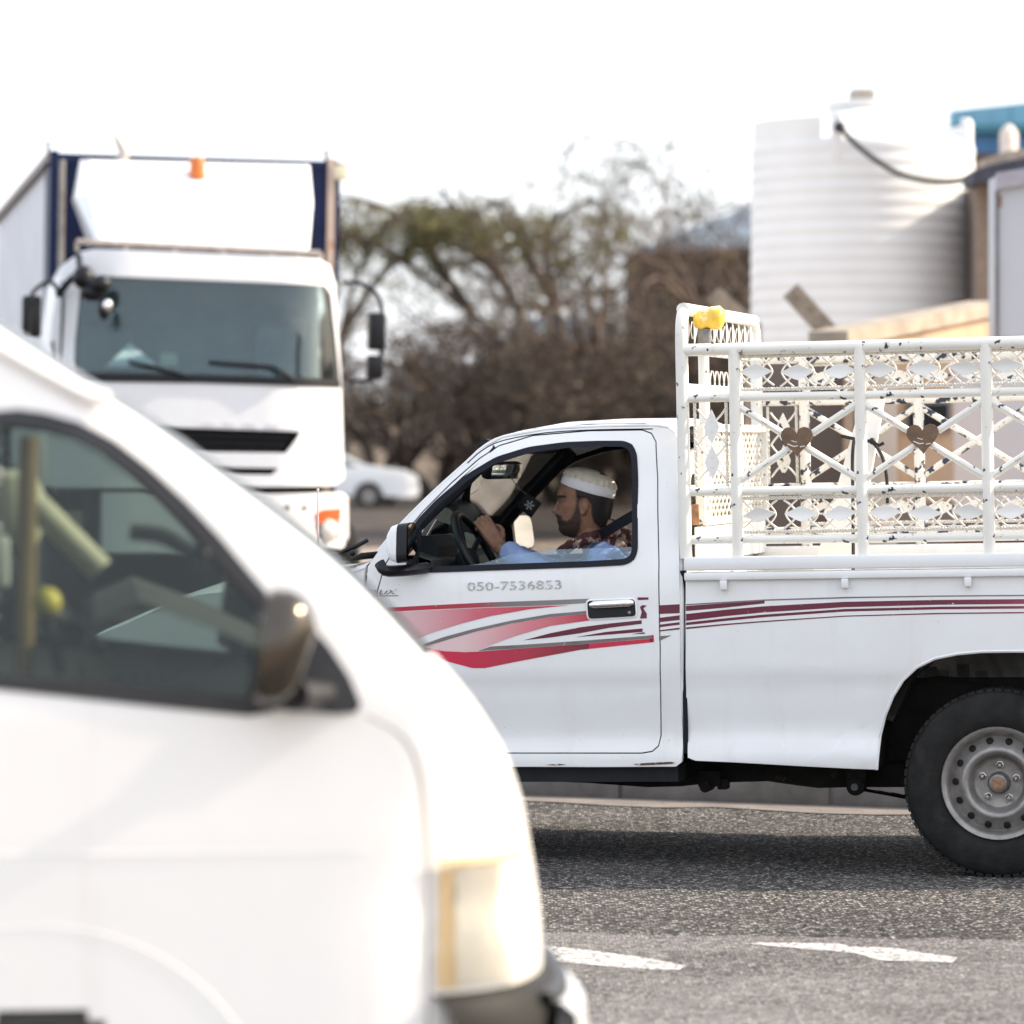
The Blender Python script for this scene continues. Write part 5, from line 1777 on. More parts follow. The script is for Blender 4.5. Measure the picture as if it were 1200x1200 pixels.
# headlight: chrome bowl under a clear lens with an amber edge
M['amber'] = pbr('amber_lens', (.80, .60, .34), .3, coat=.5)
M['reflector'] = pbr('lamp_reflector', (.88, .83, .74), .4, .1, var=.22, scale=7)
zt_, zb_ = V.h(560, 1006, .1).z, V.h(560, 1154, .1).z
def t_at_x(x, z):
    best = None
    for k in range(0, 91):
        t = R(-90 + k)
        if van_pt(t, z).x >= x: return t
    return 0
xl = V.h(508, 1080, .03).x
for s in (0, 1):
    def patch(name, x_from, t_end, za, zb, off, mat, parent):
        mb = MB()
        rws = []
        for i in range(9):
            z = za + (zb - za) * i / 8
            ta = -89 + 0
            xs0 = van_pt(R(-90), z).x
            row = []
            for k in range(29):
                u_ = k / 28
                # travel along side then round the corner
                L1 = xs0 - x_from
                tt = u_
                if x_from < xs0 and u_ < .35:
                    x = x_from + (xs0 - x_from) * u_ / .35
                    row.append((x, VW / 2 - hwf(z) - off, z))
                else:
                    t0 = -90 if x_from < xs0 else math.degrees(t_at_x(x_from, z))
                    w_ = (u_ - .35) / .65 if x_from < xs0 else u_
                    row.append(tuple(van_pt(R(t0 + (t_end - t0) * w_), z, off)))
            rws.append(row)
        mb.grid(rws)
        m2 = MB(); m2.grid([[(x, y + (.0), z) for x, y, z in r] for r in rws])
        if s: mb = mirror_y(mb, VW)
        return mb.build(name, mat, parent, 60)
    hl_ = patch('headlight', xl + .035, -38, zb_ + .008, zt_ - .006, .004, M['reflector'], van)
    patch('amber_edge', xl, math.degrees(t_at_x(xl + .035, .75)), zb_ + .004, zt_ - .012, .003, M['amber'], hl_)
    patch('lens', xl, -36, zb_, zt_, .012, M['lamp_glass'], hl_)
    patch('lens_rim', xl - .006, -34, zt_ - .004, zt_ + .010, .010, M['amber'], hl_)
# bumper: dark wrap with a silver guard on the nose
bp = MB()
zt2, zb2 = zb_ - .006, .26
rws = []
xb_l = V.h(505, 1180, .0).x
for z, off in ((zb2, .0), (zb2 + .05, .03), (.45, .04), (zt2 - .05, .035), (zt2 - .012, .02), (zt2, -.002)):
    t_l = t_at_x(xb_l, z)
    rws.append([tuple(van_pt(t_l + (-2 * t_l) * k / 40, z, off)) for k in range(41)])
bp.grid(rws)
bump_o = bp.build('bumper', pbr('dark_grey_bumper', (.026, .025, .023), .6, var=.3, scale=8, spec=.15), van, 40)
zg = V.h(655, 1150, .5).z
bp = MB()
rws = []
for z, off in ((zg - .22, .01), (zg - .20, .075), (zg - .10, .095), (zg - .02, .085), (zg, .06), (zg + .004, .0)):
    rws.append([tuple(van_pt(R(-36 + 72*k/30), .52, off) + Vector((0, 0, z - .52))) for k in range(31)])
bp.grid(rws); bp.build('bumper_guard', pbr('silver_bumper_guard', (.62, .64, .65), .3, .3, var=.15), bump_o, 40)
bs = MB()
zz = zg + .022
bs.grid([[tuple(van_pt(R(-40 + 80*k/30), .52, o_) + Vector((0, 0, zz - .52 + dz_))) for k in range(31)] for o_, dz_ in ((.0, 0), (.052, .0), (.055, -.02))])
bs.build('guard_pad', M['van_black'], bump_o, 40)
# wheels of the van
for xx in (wax, wax - 2.57):
    for s in (0, 1):
        w = put_wheel(van, Matrix.Translation((xx, .06 if s == 0 else VW - .06, waz)) @ Matrix.Scale(.89, 4), .3, bool(s))
wl3 = MB()
for xx in (wax, wax - 2.57):
    wl3.grid([[(xx + (war + .01) * math.cos(R(a)), y_, waz + (war + .01) * math.sin(R(a))) for a in range(-10, 191, 10)] for y_ in (.03, .32)])
wl3.build('wheel_liner', M['hole'], van)
# ---- inside the van
def vin(px, py, y): return V.h(px, py, y)
dsv = MB()
a_, b_, c_ = vin(150, 690, .8), vin(305, 735, .8), vin(70, 790, .8)
prof = [(vin(120, 800, .8).x, .75), (vin(95, 770, .8).x, vin(95, 770, .8).z), (vin(110, 712, .8).x, vin(110, 712, .8).z), (vin(160, 690, .8).x, vin(160, 690, .8).z), (vin(232, 716, .8).x, vin(232, 716, .8).z), (vin(330, 760, .8).x, vin(330, 760, .8).z), (vin(340, 830, .8).x, .8)]
dsv.grid([[(a, y, b) for a, b in prof] for y in (.10, .4, .8, 1.2, 1.6)])
dsv.build('dashboard', pbr('grey_van_dash', (.07, .07, .068), .8, var=.2, scale=6), van, 40)
stv = MB()
sc3 = vin(36, 690, 1.25)
ms3 = Matrix.Translation(sc3) @ Matrix.Rotation(R(42), 4, 'Y')
stv.tube([ms3 @ Vector((.19*math.cos(t), .19*math.sin(t), 0)) for t in [2*math.pi*k/36 for k in range(36)]], .018, 8, closed=True)
stv.tube([sc3, ms3 @ Vector((0, 0, -.4))], .03, 8)
stv.build('steering_wheel', M['van_black'], van)
for y_ in (.28, 1.05):
    sx = vin(-60, 700, y_).x
    sq = MB(); sq.box((sx - .5, y_ - .02, .62), (sx, y_ + .45, .78), bev=.05)
    m3 = Matrix.Translation((sx - .45, 0, .7)) @ Matrix.Rotation(R(-12), 4, 'Y') @ Matrix.Translation((-(sx - .45), 0, -.7))
    sq.box((sx - .52, y_ - .02, .70), (sx - .38, y_ + .45, 1.32), m3, bev=.06)
    so = sq.build('seat', M['van_seat'], van)
    hq = MB(); h_ = vin(18, 598, y_ + .2) if y_ > 1 else Vector((sx - .58, y_ + .2, 1.42))
    hq.box((h_.x - .07, y_ + .08, h_.z - .085), (h_.x + .06, y_ + .34, h_.z + .085), bev=.05)
    hq.build('headrest', M['cream'], so)
pole = MB(); a_, b_ = vin(34, 570, .8), vin(28, 790, .8); pole.tube([a_ + Vector((0, 0, .1)), b_], .020, 10)
pole.build('grab_pole', pbr('brass_brown_pole', (.42, .28, .12), .35, .4), van)
st3 = MB(); a_, b_ = vin(42, 592, 1.05), vin(118, 668, 1.05); st3.tube([a_, b_], .030, 10); st3.build('grab_rail', M['cream'], van)
kb = MB(); kb.ball(vin(55, 706, .7), .030, 14, 10); kb.build('gear_knob', pbr('yellow_knob', (.78, .62, .08), .3), van)
kb = MB(); kb.tube([vin(55, 706, .7), vin(70, 790, .7)], .012, 6); kb.build('gear_lever', M['van_black'], van)
mi = MB(); a_ = vin(160, 624, .85); mi.tube(catmull([vin(152, 623, .85), vin(190, 628, .85), vin(222, 645, .85), vin(245, 655, .86)], 3), .017, 8)
mi.ball(vin(240, 650, .86), (.02, .06, .03)); mi.build('interior_mirror', M['van_black'], van)
pp_ = MB(); a_ = vin(-10, 628, 1.0); pp_.box((a_.x - .06, 1.0, vin(5, 690, 1.0).z), (vin(11, 660, 1.0).x, 1.06, a_.z), bev=.01); pp_.build('paper_sheet', M['paper'], van)

# ---------------------------------------------------------------- lorry
DT = 32.8
T = Frame(((238 - 600) / FPX * DT, DT, -.02), 10, 1.0)
lorry = thing('box_lorry', 'white-cab box lorry with navy box front and an orange roof beacon', 'lorry', T.M)
M['lorry_white'] = car_paint('lorry_white_paint', (.76, .77, .79), .35, amount=.2, coat=.3, bevel=.02)
M['navy'] = pbr('navy_box_paint', (.006, .014, .062), .5, var=.3, scale=3, spec=.25)
M['box_grey'] = pbr('pale_grey_box_side', (.66, .66, .70), .55, var=.1, scale=2)
M['lorry_glass'] = pane('lorry_windscreen', (.72, .84, .86), 1.5, .05, .05, (.35, .45, .48))
M['lorry_dark'] = pbr('lorry_dark_cab', (.085, .135, .155), .7)
def tp(px, py, y=0.0): return T.h(px, py, y)
def tpts(l, y=0.0): return [T.xz(a, b, y) for a, b in l]
cab_px = [(64, 572), (61, 480), (62, 400), (70, 330), (84, 304), (98, 293), (112, 290.5), (378, 302), (392, 309), (400, 330), (407, 450), (411, 562), (396, 570), (250, 571), (150, 572)]
xm_t = (tp(62, 400).x + tp(406, 400).x) / 2
hw_t = (tp(406, 400).x - tp(62, 400).x) / 2
z_ws0 = tp(240, 446).z
def ycab(x, z):
    u_ = abs(x - xm_t) / hw_t
    y = .30 * max(0, u_ - .55) ** 2 / .2 + .03 * u_ * u_
    if z > z_ws0: y += (z - z_ws0) * .10
    return y
ws_px = [(88, 444), (90, 400), (97, 333), (105, 323), (385, 334), (393, 343), (404, 440), (404, 453), (240, 447)]
gr_px = [(140, 499), (352, 506), (349, 513), (335, 531), (180, 529)]
gr2_px = [(150, 546), (326, 549), (318, 556.5), (170, 555)]
cabf = panel_mb(tpts(cab_px), [tpts(ws_px), tpts(gr_px), tpts(gr2_px)], ycab, .04, .15, .15)
cabo = cabf.build('cab', M['lorry_white'], lorry, 40)
o = tpts(cab_px); sh_ = MB()
sh_.grid([[(a, ycab(a, b) + .01, b) for a, b in o], [(a * 1.0, 1.72, b) for a, b in o]], closed=True)
sh_.add([(a, 1.72, b) for a, b in o], [tuple(range(len(o)))])
sh_.build('cab_shell', M['lorry_white'], cabo, 40)
panel_mb(tpts(ws_px), [], lambda x, z: ycab(x, z) + .015, .006, .3, .3).build('windscreen', M['lorry_glass'], cabo, 40)
ic = MB()
x0, x1 = tp(85, 400).x + .05, tp(400, 400).x - .05
zd = tp(240, 438).z
ic.box((x0, 1.0, zd - 1.0), (x1, 1.6, tp(240, 300).z - .05)); ic.box((x0 + .12, .42, zd - .6), (x1 - .12, 1.0, zd - .04), bev=.03); ic.box((x0 + .55, .16, zd - .3), (x1 - .55, .5, zd - .045), bev=.03)
ic.build('cab_interior', M['lorry_dark'], cabo, 30)
for px in (120, 330):
    q = MB(); a_ = tp(px, 430, .9); q.box((a_.x - .25, .75, zd - .5), (a_.x + .25, .92, a_.z + .35), bev=.06); q.build('seat', M['lorry_dark'], cabo)
# black band and wipers
bb = panel_mb(tpts([(90, 436), (240, 439), (405, 444), (406, 454), (240, 449), (92, 447)]), [], lambda x, z: ycab(x, z) - .012, .02, .3, .15)
bb.build('cowl_band', M['black'], cabo, 40)
for pts in ([(222, 442), (180, 430), (150, 424)], [(345, 446), (320, 430), (245, 424)]):
    q = MB(); q.tube([tp(a, b, ycab(0, 0) - .0 + .0 + (.0)) + Vector((0, -.03, 0)) for a, b in pts], .018, 6)
    q.build('wiper', M['black'], cabo)
gi = MB(); gi.prism(tpts([(135, 495), (358, 502), (340, 560), (140, 558)]), .12, .16); gi.build('grille_back', M['hole'], cabo, 0)
for k in range(3):
    q = MB(); a_, b_ = tp(150, 508 + k * 8), tp(340 - k * 5, 513 + k * 8); q.beam((a_.x, .07, a_.z), (b_.x, .07, b_.z), .03, .022); q.build('grille_slat', M['black'], cabo, 0)
# emblem-free seams and side door lines
sl_ = MB()
for pts in ([(78, 330), (76, 400), (74, 470), (74, 560)], [(66, 400), (66, 480)]):
    sl_.tube([tp(a, b, .30) + Vector((-.03, -.03, 0)) for a, b in pts], .012, 5)
sl_.build('door_seam', M['black'], cabo)
for px in (246, 270, 294, 320):
    q = panel_mb(tpts([(px - 6, 494 + (px - 246) * .03), (px + 6, 494.4 + (px - 246) * .03), (px + 6, 500 + (px - 246) * .03), (px - 6, 499.6 + (px - 246) * .03)]), [], lambda x, z: ycab(x, z) - .006, .008, .2, .2)
    q.build('badge_mark', M['box_grey'], cabo, 30)
# bumper with lamps
bpx_ = [(120, 577), (300, 579), (408, 578), (415, 584), (416, 630), (408, 644), (300, 648), (120, 648)]
bo = panel_mb(tpts(bpx_), [], lambda x, z: ycab(x, z) - .06, .35, .1, .15).build('bumper', M['lorry_white'], lorry, 40)
q = panel_mb(tpts([(372, 601), (380, 597), (405, 596), (404, 611), (374, 613)]), [], lambda x, z: ycab(x, z) - .085, .03, .3, .1).build('indicator', pbr('orange_lens', (.60, .075, .008), .35), bo, 30)
q = panel_mb(tpts([(371, 615), (404, 613), (403, 632), (376, 632)]), [], lambda x, z: ycab(x, z) - .072, .02, .3, .1).build('headlight_recess', M['grey_plastic'], bo, 30)
q = MB(); a_ = tp(386, 623); q.lathe([(.10, 0), (.09, .03), (.05, .045), (.01, .05)], 20, Matrix.Translation((a_.x, ycab(a_.x, a_.z) - .07, a_.z)) @ Matrix.Rotation(R(90), 4, 'X'))
q.build('headlight', M['reflector'], bo)
for px in (336, 357):
    q = MB(); a_ = tp(px, 595); q.lathe([(.022, 0), (.02, .01)], 10, Matrix.Translation((a_.x, ycab(a_.x, a_.z) - .06, a_.z)) @ Matrix.Rotation(R(90), 4, 'X')); q.build('bumper_bolt', M['grey_plastic'], bo)
lo_ = MB(); a_, b_ = tp(100, 640, .3), tp(405, 700, .3); lo_.box((a_.x, .35, .35), (b_.x, 1.6, a_.z + .1)); 
lo_.box((tp(110, 500).x, .3, .9), (tp(400, 500).x, 1.2, 1.25))
lo_.build('lorry_chassis', M['chassis'], lorry, 0)
# roof fairing
yb_ = 1.55
fa = MB()
A = [tp(94, 187, yb_), tp(88, 232, 1.1), tp(112, 284, .55), tp(362, 296, .55), tp(367, 238, 1.1), tp(363, 193, yb_)]
Bk = [tp(104, 187, yb_), tp(104, 226, 1.02), tp(118, 284, .48), tp(356, 295, .48), tp(357, 236, 1.02), tp(356, 193, yb_)]
fa.grid([[Bk[0], Bk[5]], [Bk[1], Bk[4]], [Bk[2], Bk[3]]])
fa.grid([[A[0], A[1], A[2]], [Bk[0], Bk[1], Bk[2]]]); fa.grid([[A[5], A[4], A[3]], [Bk[5], Bk[4], Bk[3]]])
fa.grid([[A[0] + Vector((0, .1, 0)), A[1] + Vector((0, .4, 0)), A[2] + Vector((0, .8, 0))], [A[0], A[1], A[2]]])
fa.grid([[A[5] + Vector((0, .1, 0)), A[4] + Vector((0, .4, 0)), A[3] + Vector((0, .8, 0))], [A[5], A[4], A[3]]])
fa.build('roof_fairing', M['lorry_white'], lorry, 20)
rb = MB(); a_, b_ = tp(90, 283, .35), tp(376, 297, .35)
rb.tube([a_, b_], .025, 8)
for k in range(6):
    p = a_.lerp(b_, k / 5); rb.tube([p, p - Vector((0, 0, .08))], .02, 6)
rb.build('roof_rack_bar', pbr('rusty_grey_bar', (.35, .31, .28), .6, .3, var=.3), lorry)
bc = MB(); a_ = tp(231, 209, 1.35); bc.lathe([(.075, 0), (.075, .03), (.065, .035), (.065, .14), (.055, .175), (.02, .185)], 18, Matrix.Translation(a_))
bc.build('beacon', pbr('orange_beacon_lens', (.62, .15, .015), .3, coat=.3), lorry)
ex = MB(); ex.tube(catmull([tp(143, 188, 1.6), tp(145, 178, 1.6), tp(140, 168, 1.6), tp(134, 156, 1.6)], 4), [.05, .05, .05, .05, .05, .045, .04, .04, .035, .03, .025, .02, .016], 10)
ex.build('bent_pipe', pbr('weathered_pipe', (.5, .46, .42), .6), lorry)
# mirrors
def lorry_mirror(pts, boxes):
    q = MB(); q.tube(catmull([tp(*p) for p in pts], 3), .019, 6)
    ar_ = q.build('mirror_arm', M['black'], lorry)
    for (xa_, ya_, xb_, yb2_, y0_) in boxes:
        a_, b_ = tp(xa_, ya_, y0_), tp(xb_, yb2_, y0_)
        q = MB(); q.box((a_.x, y0_ - .06, b_.z), (b_.x, y0_ + .06, a_.z), bev=.03); h_ = q.build('mirror_housing', M['black'], ar_)
        q = MB(); q.box((a_.x + .02, y0_ + .061, b_.z + .03), (b_.x - .02, y0_ + .064, a_.z - .03)); q.build('mirror_glass', M['mirror'], h_, 0)
lorry_mirror([(402, 332, .55), (420, 331, .5), (438, 341, .45), (447, 358, .45), (448, 400, .45), (440, 442, .45), (411, 446, .55)], [(431, 366, 451, 411, .45), (429, 416, 449, 445, .45)])
lorry_mirror([(70, 345, .3), (60, 330, .2), (46, 336, .15), (36, 350, .1), (34, 395, .1)], [(26, 346, 48, 396, .15)])
q = MB()
q.tube(catmull([tp(92, 300, .1), tp(95, 318, -.1), tp(105, 330, -.25), tp(122, 340, -.3)], 3), .028, 8)
q.tube([tp(68, 345, .2), tp(85, 325, .0), tp(105, 322, -.2)], .03, 8)
q.ball(tp(98, 325, -.15), (.09, .09, .10)); q.ball(tp(118, 333, -.28), (.085, .07, .075)); q.ball(tp(122, 362, -.3), (.05, .05, .09)); q.ball(tp(108, 343, -.22), (.10, .08, .07))
fmo = q.build('front_mirror', M['black'], lorry)
q = MB(); q.ball(tp(126, 358, -.36), (.036, .02, .05)); q.build('mirror_glass', M['chrome'], fmo)
# box body behind the cab
y0b = 1.85
xl_, xr_ = tp(56, 300, y0b).x, tp(399, 300, y0b).x
zt_b = tp(230, 186, y0b).z
L = 9.7
bxm = MB(); bxm.box((xl_ + .03, y0b + .03, 1.05), (xr_ - .03, y0b + L, zt_b - .02)); boxo = bxm.build('cargo_box', M['box_grey'], lorry, 0)
fp_ = MB(); fp_.box((xl_ + .02, y0b, 1.05), (xr_ - .02, y0b + .028, zt_b - .01)); fp_.build('box_front', M['navy'], boxo, 0)
sd = MB(); sd.box((xl_ + .01, y0b + .03, 1.1), (xl_ + .028, y0b + .75, zt_b - .05)); sd.build('navy_side_panel', M['navy'], boxo, 0)
sd = MB(); sd.box((xr_ - .028, y0b + .03, 1.1), (xr_ - .01, y0b + .6, zt_b - .05)); sd.build('navy_side_panel', M['navy'], boxo, 0)
rustp = pbr('rusty_pale_post', (.46, .36, .30), .6, var=.3, scale=2, var2=(4, (.30, .15, .07), .56))
for px, w_, m_ in ((62, .07, 'navy'), (387, .065, None)):
    q = MB(); a_ = tp(px, 300, y0b - .05); q.box((a_.x - w_ / 2, y0b - .06, 1.1), (a_.x + w_ / 2, y0b - .002, zt_b + .03)); q.build('box_post', M[m_] if m_ else rustp, boxo, 0)
q = MB(); a_ = tp(72, 240, y0b - .08); q.tube([(a_.x, y0b - .10, 1.2), (a_.x, y0b - .10, zt_b - .05)], .03, 8); q.build('box_pipe', M['steel_rim'], boxo)
for x_ in (xl_, xr_):
    q = MB(); q.box((x_ - .035, y0b - .02, zt_b - .07), (x_ + .035, y0b + L, zt_b)); q.build('roof_edge', pbr('worn_box_edge', (.38, .33, .30), .6, var=.3), boxo, 0)
q = MB(); q.box((xl_ + .03, y0b - .02, zt_b - .06), (xr_ - .03, y0b - .002, zt_b + .01)); q.build('box_header', M['navy'], boxo, 0)
q = MB(); a_ = tp(398, 203, y0b); q.box((a_.x - .06, y0b - .09, a_.z - .06), (a_.x + .06, y0b + .0, a_.z + .06), bev=.01); q.build('marker_lamp', M['cream'], boxo)
for px in (57, 384):
    q = MB(); a_ = tp(px, 183, y0b); q.tube([(a_.x, y0b + .1, zt_b - .01), (a_.x, y0b + .1, zt_b + .12)], .014, 6); q.build('corner_rod', M['chassis'], boxo)
# lorry wheels
lw = MB(); MX = Matrix.Rotation(R(90), 4, 'X')
for (yy, xx, s) in ((.95, xl_ + .1, 0), (.95, xr_ - .1, 1), (7.8, xl_ + .1, 0), (7.8, xr_ - .1, 1)):
    q = MB(); q.lathe([(.28, -.14), (.44, -.14), (.50, -.10), (.50, .10), (.44, .14), (.28, .14), (.22, .06), (.06, .04)], 28, Matrix.Translation((xx, yy, .50)) @ Matrix.Rotation(R(90), 4, 'Y'))
    wo_ = q.build('wheel', M['tyre'], lorry)
    q = MB(); q.lathe([(.285, -.12), (.285, .135), (.20, .07), (.08, .08)], 24, Matrix.Translation((xx, yy, .50)) @ Matrix.Rotation(R(-90 if s == 0 else 90), 4, 'Y')); q.build('rim', M['steel_rim'], wo_)
# papers on the lorry dashboard
zd2 = zd - .035
q = MB()
a_ = tp(152, 402, .42); b_, c_ = tp(124, 430, .36), tp(186, 430, .36)
q.add([a_, b_ + Vector((0, -.10, 0)), c_ + Vector((0, -.10, 0)), b_ + Vector((0, .25, 0)), c_ + Vector((0, .25, 0))], [(0, 1, 2), (0, 4, 3), (0, 3, 1), (0, 2, 4), (1, 3, 4, 2)])
pap = q.build('paper_sheet', pbr('white_paper', (.78, .82, .82), .8), None, 0); pap.matrix_basis = T.M
tag(pap, 'white folded paper standing on the lorry dashboard', 'paper'); recentre(pap, (b_ + c_) / 2)
q = MB(); a_, b_ = tp(188, 414, .45), tp(208, 431, .45); q.box((a_.x, .43, b_.z), (b_.x, .55, a_.z), bev=.008)
bx_ = q.build('small_box', pbr('pale_green_card', (.50, .55, .42), .8)); bx_.matrix_basis = T.M
tag(bx_, 'small pale box beside the folded paper on the lorry dashboard', 'box'); recentre(bx_, ((a_.x + b_.x) / 2, .49, b_.z))

# ---------------------------------------------------------------- far parked car
DC = 102.0
Cx = (492 - 600) / FPX * DC
Fc = Frame((Cx, DC, 0), 4)
car = thing('parked_car', 'white saloon car parked far off in front of the thorn trees', 'car', Fc.M)
CL, CW = 4.6, 1.75
prof_top = [(-CL, .62), (-CL + .05, .95), (-3.6, 1.02), (-3.05, 1.38), (-2.1, 1.43), (-1.35, 1.05), (-.35, .92), (-.06, .78), (0, .60)]
low = [(0, .35), (-.15, .25)] 
def arch_pts_c(cx, r): return [(cx + r * math.cos(R(a)), .30 + r * math.sin(R(a))) for a in range(0, 181, 20)]
outl = [(a, b) for a, b in prof_top] + low + [(a, b) for a, b in arch_pts_c(-1.3, .37)] + [(a, b) for a, b in arch_pts_c(-3.8, .37)] + [(-CL + .1, .25)]
winc = [(-3.35, 1.03), (-2.95, 1.32), (-2.1, 1.36), (-1.55, 1.04)]
ycar = lambda x, z: .10 * max(0, z - .9) / .5 + .04 * max(0, .5 - z) + .18 * max(0, (x + .6) / .6) ** 2 + .12 * max(0, (-x - 4.1) / .5) ** 2
cm = panel_mb(outl, [winc], ycar, .03, .2, .4)
M['car_paint'] = car_paint('far_car_white_paint', (.76, .77, .78), .3, amount=.1)
cm.build('car_body', M['car_paint'], car, 30)
mirror_y(cm, CW).build('car_side', M['car_paint'], car, 30)
q = MB(); q.grid([[(a, ycar(a, b), b), (a, CW / 4, b + .03), (a, CW * 3 / 4, b + .03), (a, CW - ycar(a, b), b)] for a, b in prof_top + low])
q.build('car_top', M['car_paint'], car, 30)
for s in (0, 1):
    m_ = panel_mb(winc, [], lambda x, z: ycar(x, z) + .015, .005, .4, .5)
    (mirror_y(m_, CW) if s else m_).build('side_window', M['lorry_glass'], car, 30)
q = MB(); q.grid([[(-1.38, .16, 1.085), (-1.38, CW - .16, 1.085)], [(-2.05, .22, 1.435), (-2.05, CW - .22, 1.435)]]); q.build('windscreen', M['lorry_glass'], car, 0)
for xx in (-1.3, -3.8):
    for s in (0, 1):
        q = MB(); q.lathe([(.2, -.1), (.30, -.1), (.315, -.06), (.315, .06), (.30, .1), (.2, .1), (.19, .07), (.04, .08)], 24, Matrix.Translation((xx, .12 if s == 0 else CW - .12, .315)) @ Matrix.Rotation(R(90 if s == 0 else -90), 4, 'X')); w = q.build('wheel', M['tyre'], car)
        q = MB(); q.lathe([(.198, .06), (.198, .098), (.12, .085), (.03, .10)], 20, Matrix.Translation((xx, .12 if s == 0 else CW - .12, .315)) @ Matrix.Rotation(R(90 if s == 0 else -90), 4, 'X')); q.build('rim', M['steel_rim'], w)
for s in (0, 1):
    q = MB(); y_ = .10 if s == 0 else CW - .45; q.box((-.18, y_, .58), (-.02, y_ + .35, .72), bev=.03); q.build('headlight', M['reflector'], car)
q = MB(); q.box((-2.3, .3, .7), (-1.6, CW - .3, .95)); q.box((-3.3, .25, .5), (-2.2, CW - .25, .9)); q.build('car_interior', M['lorry_dark'], car, 0)

# ---------------------------------------------------------------- water tank, walls and buildings on the right
DK = 40.0
M['tank'] = pbr('white_tank_plastic', (.70, .70, .69), .5, var=.06, scale=2, var2=(1.2, (.55, .54, .54), .68))
tc = at(1022, 400, DK)
tank = thing('water_tank', 'large white ribbed cylindrical water tank with a small lidded neck', 'water tank', Matrix.Translation((tc.x, DK + 1.12, 0)))
def tz(py): return CAM_H + (520 - py) / FPX * (DK + .3)
rT = 131 / FPX * (DK + 1.0)
zbase, ztop = 1.75, tz(165)
prof = [(rT * .97, zbase)]
nr = 21
for k in range(nr):
    za = zbase + .05 + (ztop - zbase - .05) * k / nr; h_ = (ztop - zbase - .05) / nr
    w_ = 1.0 + .006 * (1 - k / nr)
    prof += [(rT * w_ * .990, za), (rT * w_, za + h_ * .25), (rT * w_, za + h_ * .72), (rT * w_ * .990, za + h_ * .97)]
prof += [(rT * .985, ztop)]
q = MB(); q.lathe(prof, 64); q.build('tank_wall', M['tank'], tank, 40)
q = MB(); q.lathe([(rT * .97, ztop - .02), (rT * .96, ztop + .02), (rT * .34, tz(124)), (rT * .30, tz(122))], 48); q.build('tank_roof', M['tank'], tank, 40)
q = MB(); q.lathe([(rT * .30, tz(126)), (rT * .30, tz(119)), (.46 * rT * .7, tz(119)), (.46 * rT * .7, tz(112)), (.12, tz(110))], 32); lid = q.build('tank_lid', M['tank'], tank, 30)
q = MB(); a_ = tz(112); q.box((-.13, -.13, a_), (.12, .13, tz(97)), bev=.03); q.build('lid_cap', pbr('beige_cap', (.34, .30, .26), .6), lid)
col = MB()
zl = tz(138)
arc = [a for a in range(-20, 250, 6)]
def colring(rr, z): return [(rr * math.cos(R(a)), rr * math.sin(R(a)), z) for a in arc]
v_ = [colring(rT * .985, ztop - .01), colring(rT * .985, zl), colring(rT * .955, zl), colring(rT * .955, ztop - .01)]
col.grid(v_); col.add([v_[k][0] for k in range(4)], [(0, 1, 2, 3)]); col.add([v_[k][-1] for k in range(4)], [(0, 1, 2, 3)])
col.build('tank_collar', M['tank'], tank, 30)
q = MB()
for a in (-24, 252):
    q = MB(); mm = Matrix.Rotation(R(a), 4, 'Z'); q.box((rT * .93, -.06, ztop - .25), (rT * 1.005, .06, zl + .02), mm, bev=.02)
    q.build('lifting_lug', M['tank'], tank)
st_ = MB(); st_.box((-rT - .2, -rT - .1, 0), (rT + .2, rT + .2, zbase - .003)); st_.build('tank_stand', M['kerb'], tank, 0)
hosep = catmull([at(984, 148, DK - .15), at(992, 158, DK - .25), at(1015, 179, DK - .25), at(1050, 202, DK - .2), at(1085, 212, DK - .1), at(1118, 213, DK - .1), at(1135, 208, DK - .2), at(1150, 204, DK - .6)], 4)
q = MB(); q.tube(hosep, .028, 8); q.ball(at(984, 149, DK - .12), .06)
hs = q.build('hose', M['black']); tag(hs, 'black hose sagging across the top of the ribbed water tank', 'hose'); recentre(hs, hosep[0])

def slab(mb, pl, Y0, Y1, zlo=None):
    """block whose front face is the outline pl at distance Y0"""
    pts = [at(a, b, Y0) for a, b in pl]
    mb.prism([(p.x, p.z) for p in pts], Y0, Y1)
def wallthing(name, label, cat, pl, Y0, Y1, mat, part='wall'):
    pts = [at(a, b, Y0) for a, b in pl]
    o = Vector((sum(p.x for p in pts) / len(pts), Y0, 0))
    t = thing(name, label, cat, Matrix.Translation(o))
    mb = MB(); mb.prism([(p.x - o.x, p.z) for p in pts], 0, Y1 - Y0)
    mb.build(part, mat, t, 20)
    return t, o
M['tan'] = pbr('peach_plaster_wall', (.46, .32, .215), .92, var=.3, scale=1.2, bump=.4, bscale=12, var2=(3, (.33, .235, .175), .60))
M['coping'] = pbr('cement_coping', (.34, .29, .23), .9, var=.3, scale=4, bump=.3)
M['brown'] = pbr('grey_brown_render', (.15, .122, .108), .92, var=.18, scale=1.0, bump=.2, bscale=10)
M['brown_dark'] = pbr('dark_brown_wall', (.095, .06, .045), .9, var=.3, scale=1)
M['cabin'] = pbr('pale_grey_sheet', (.43, .455, .50), .5, var=.06, scale=1.2, var2=(1.5, (.42, .42, .46), .64))
M['concrete'] = pbr('rough_concrete_post', (.33, .27, .21), .92, var=.4, scale=9, bump=.6, bscale=20, var2=(10, (.13, .11, .10), .60))
DW = 31.0
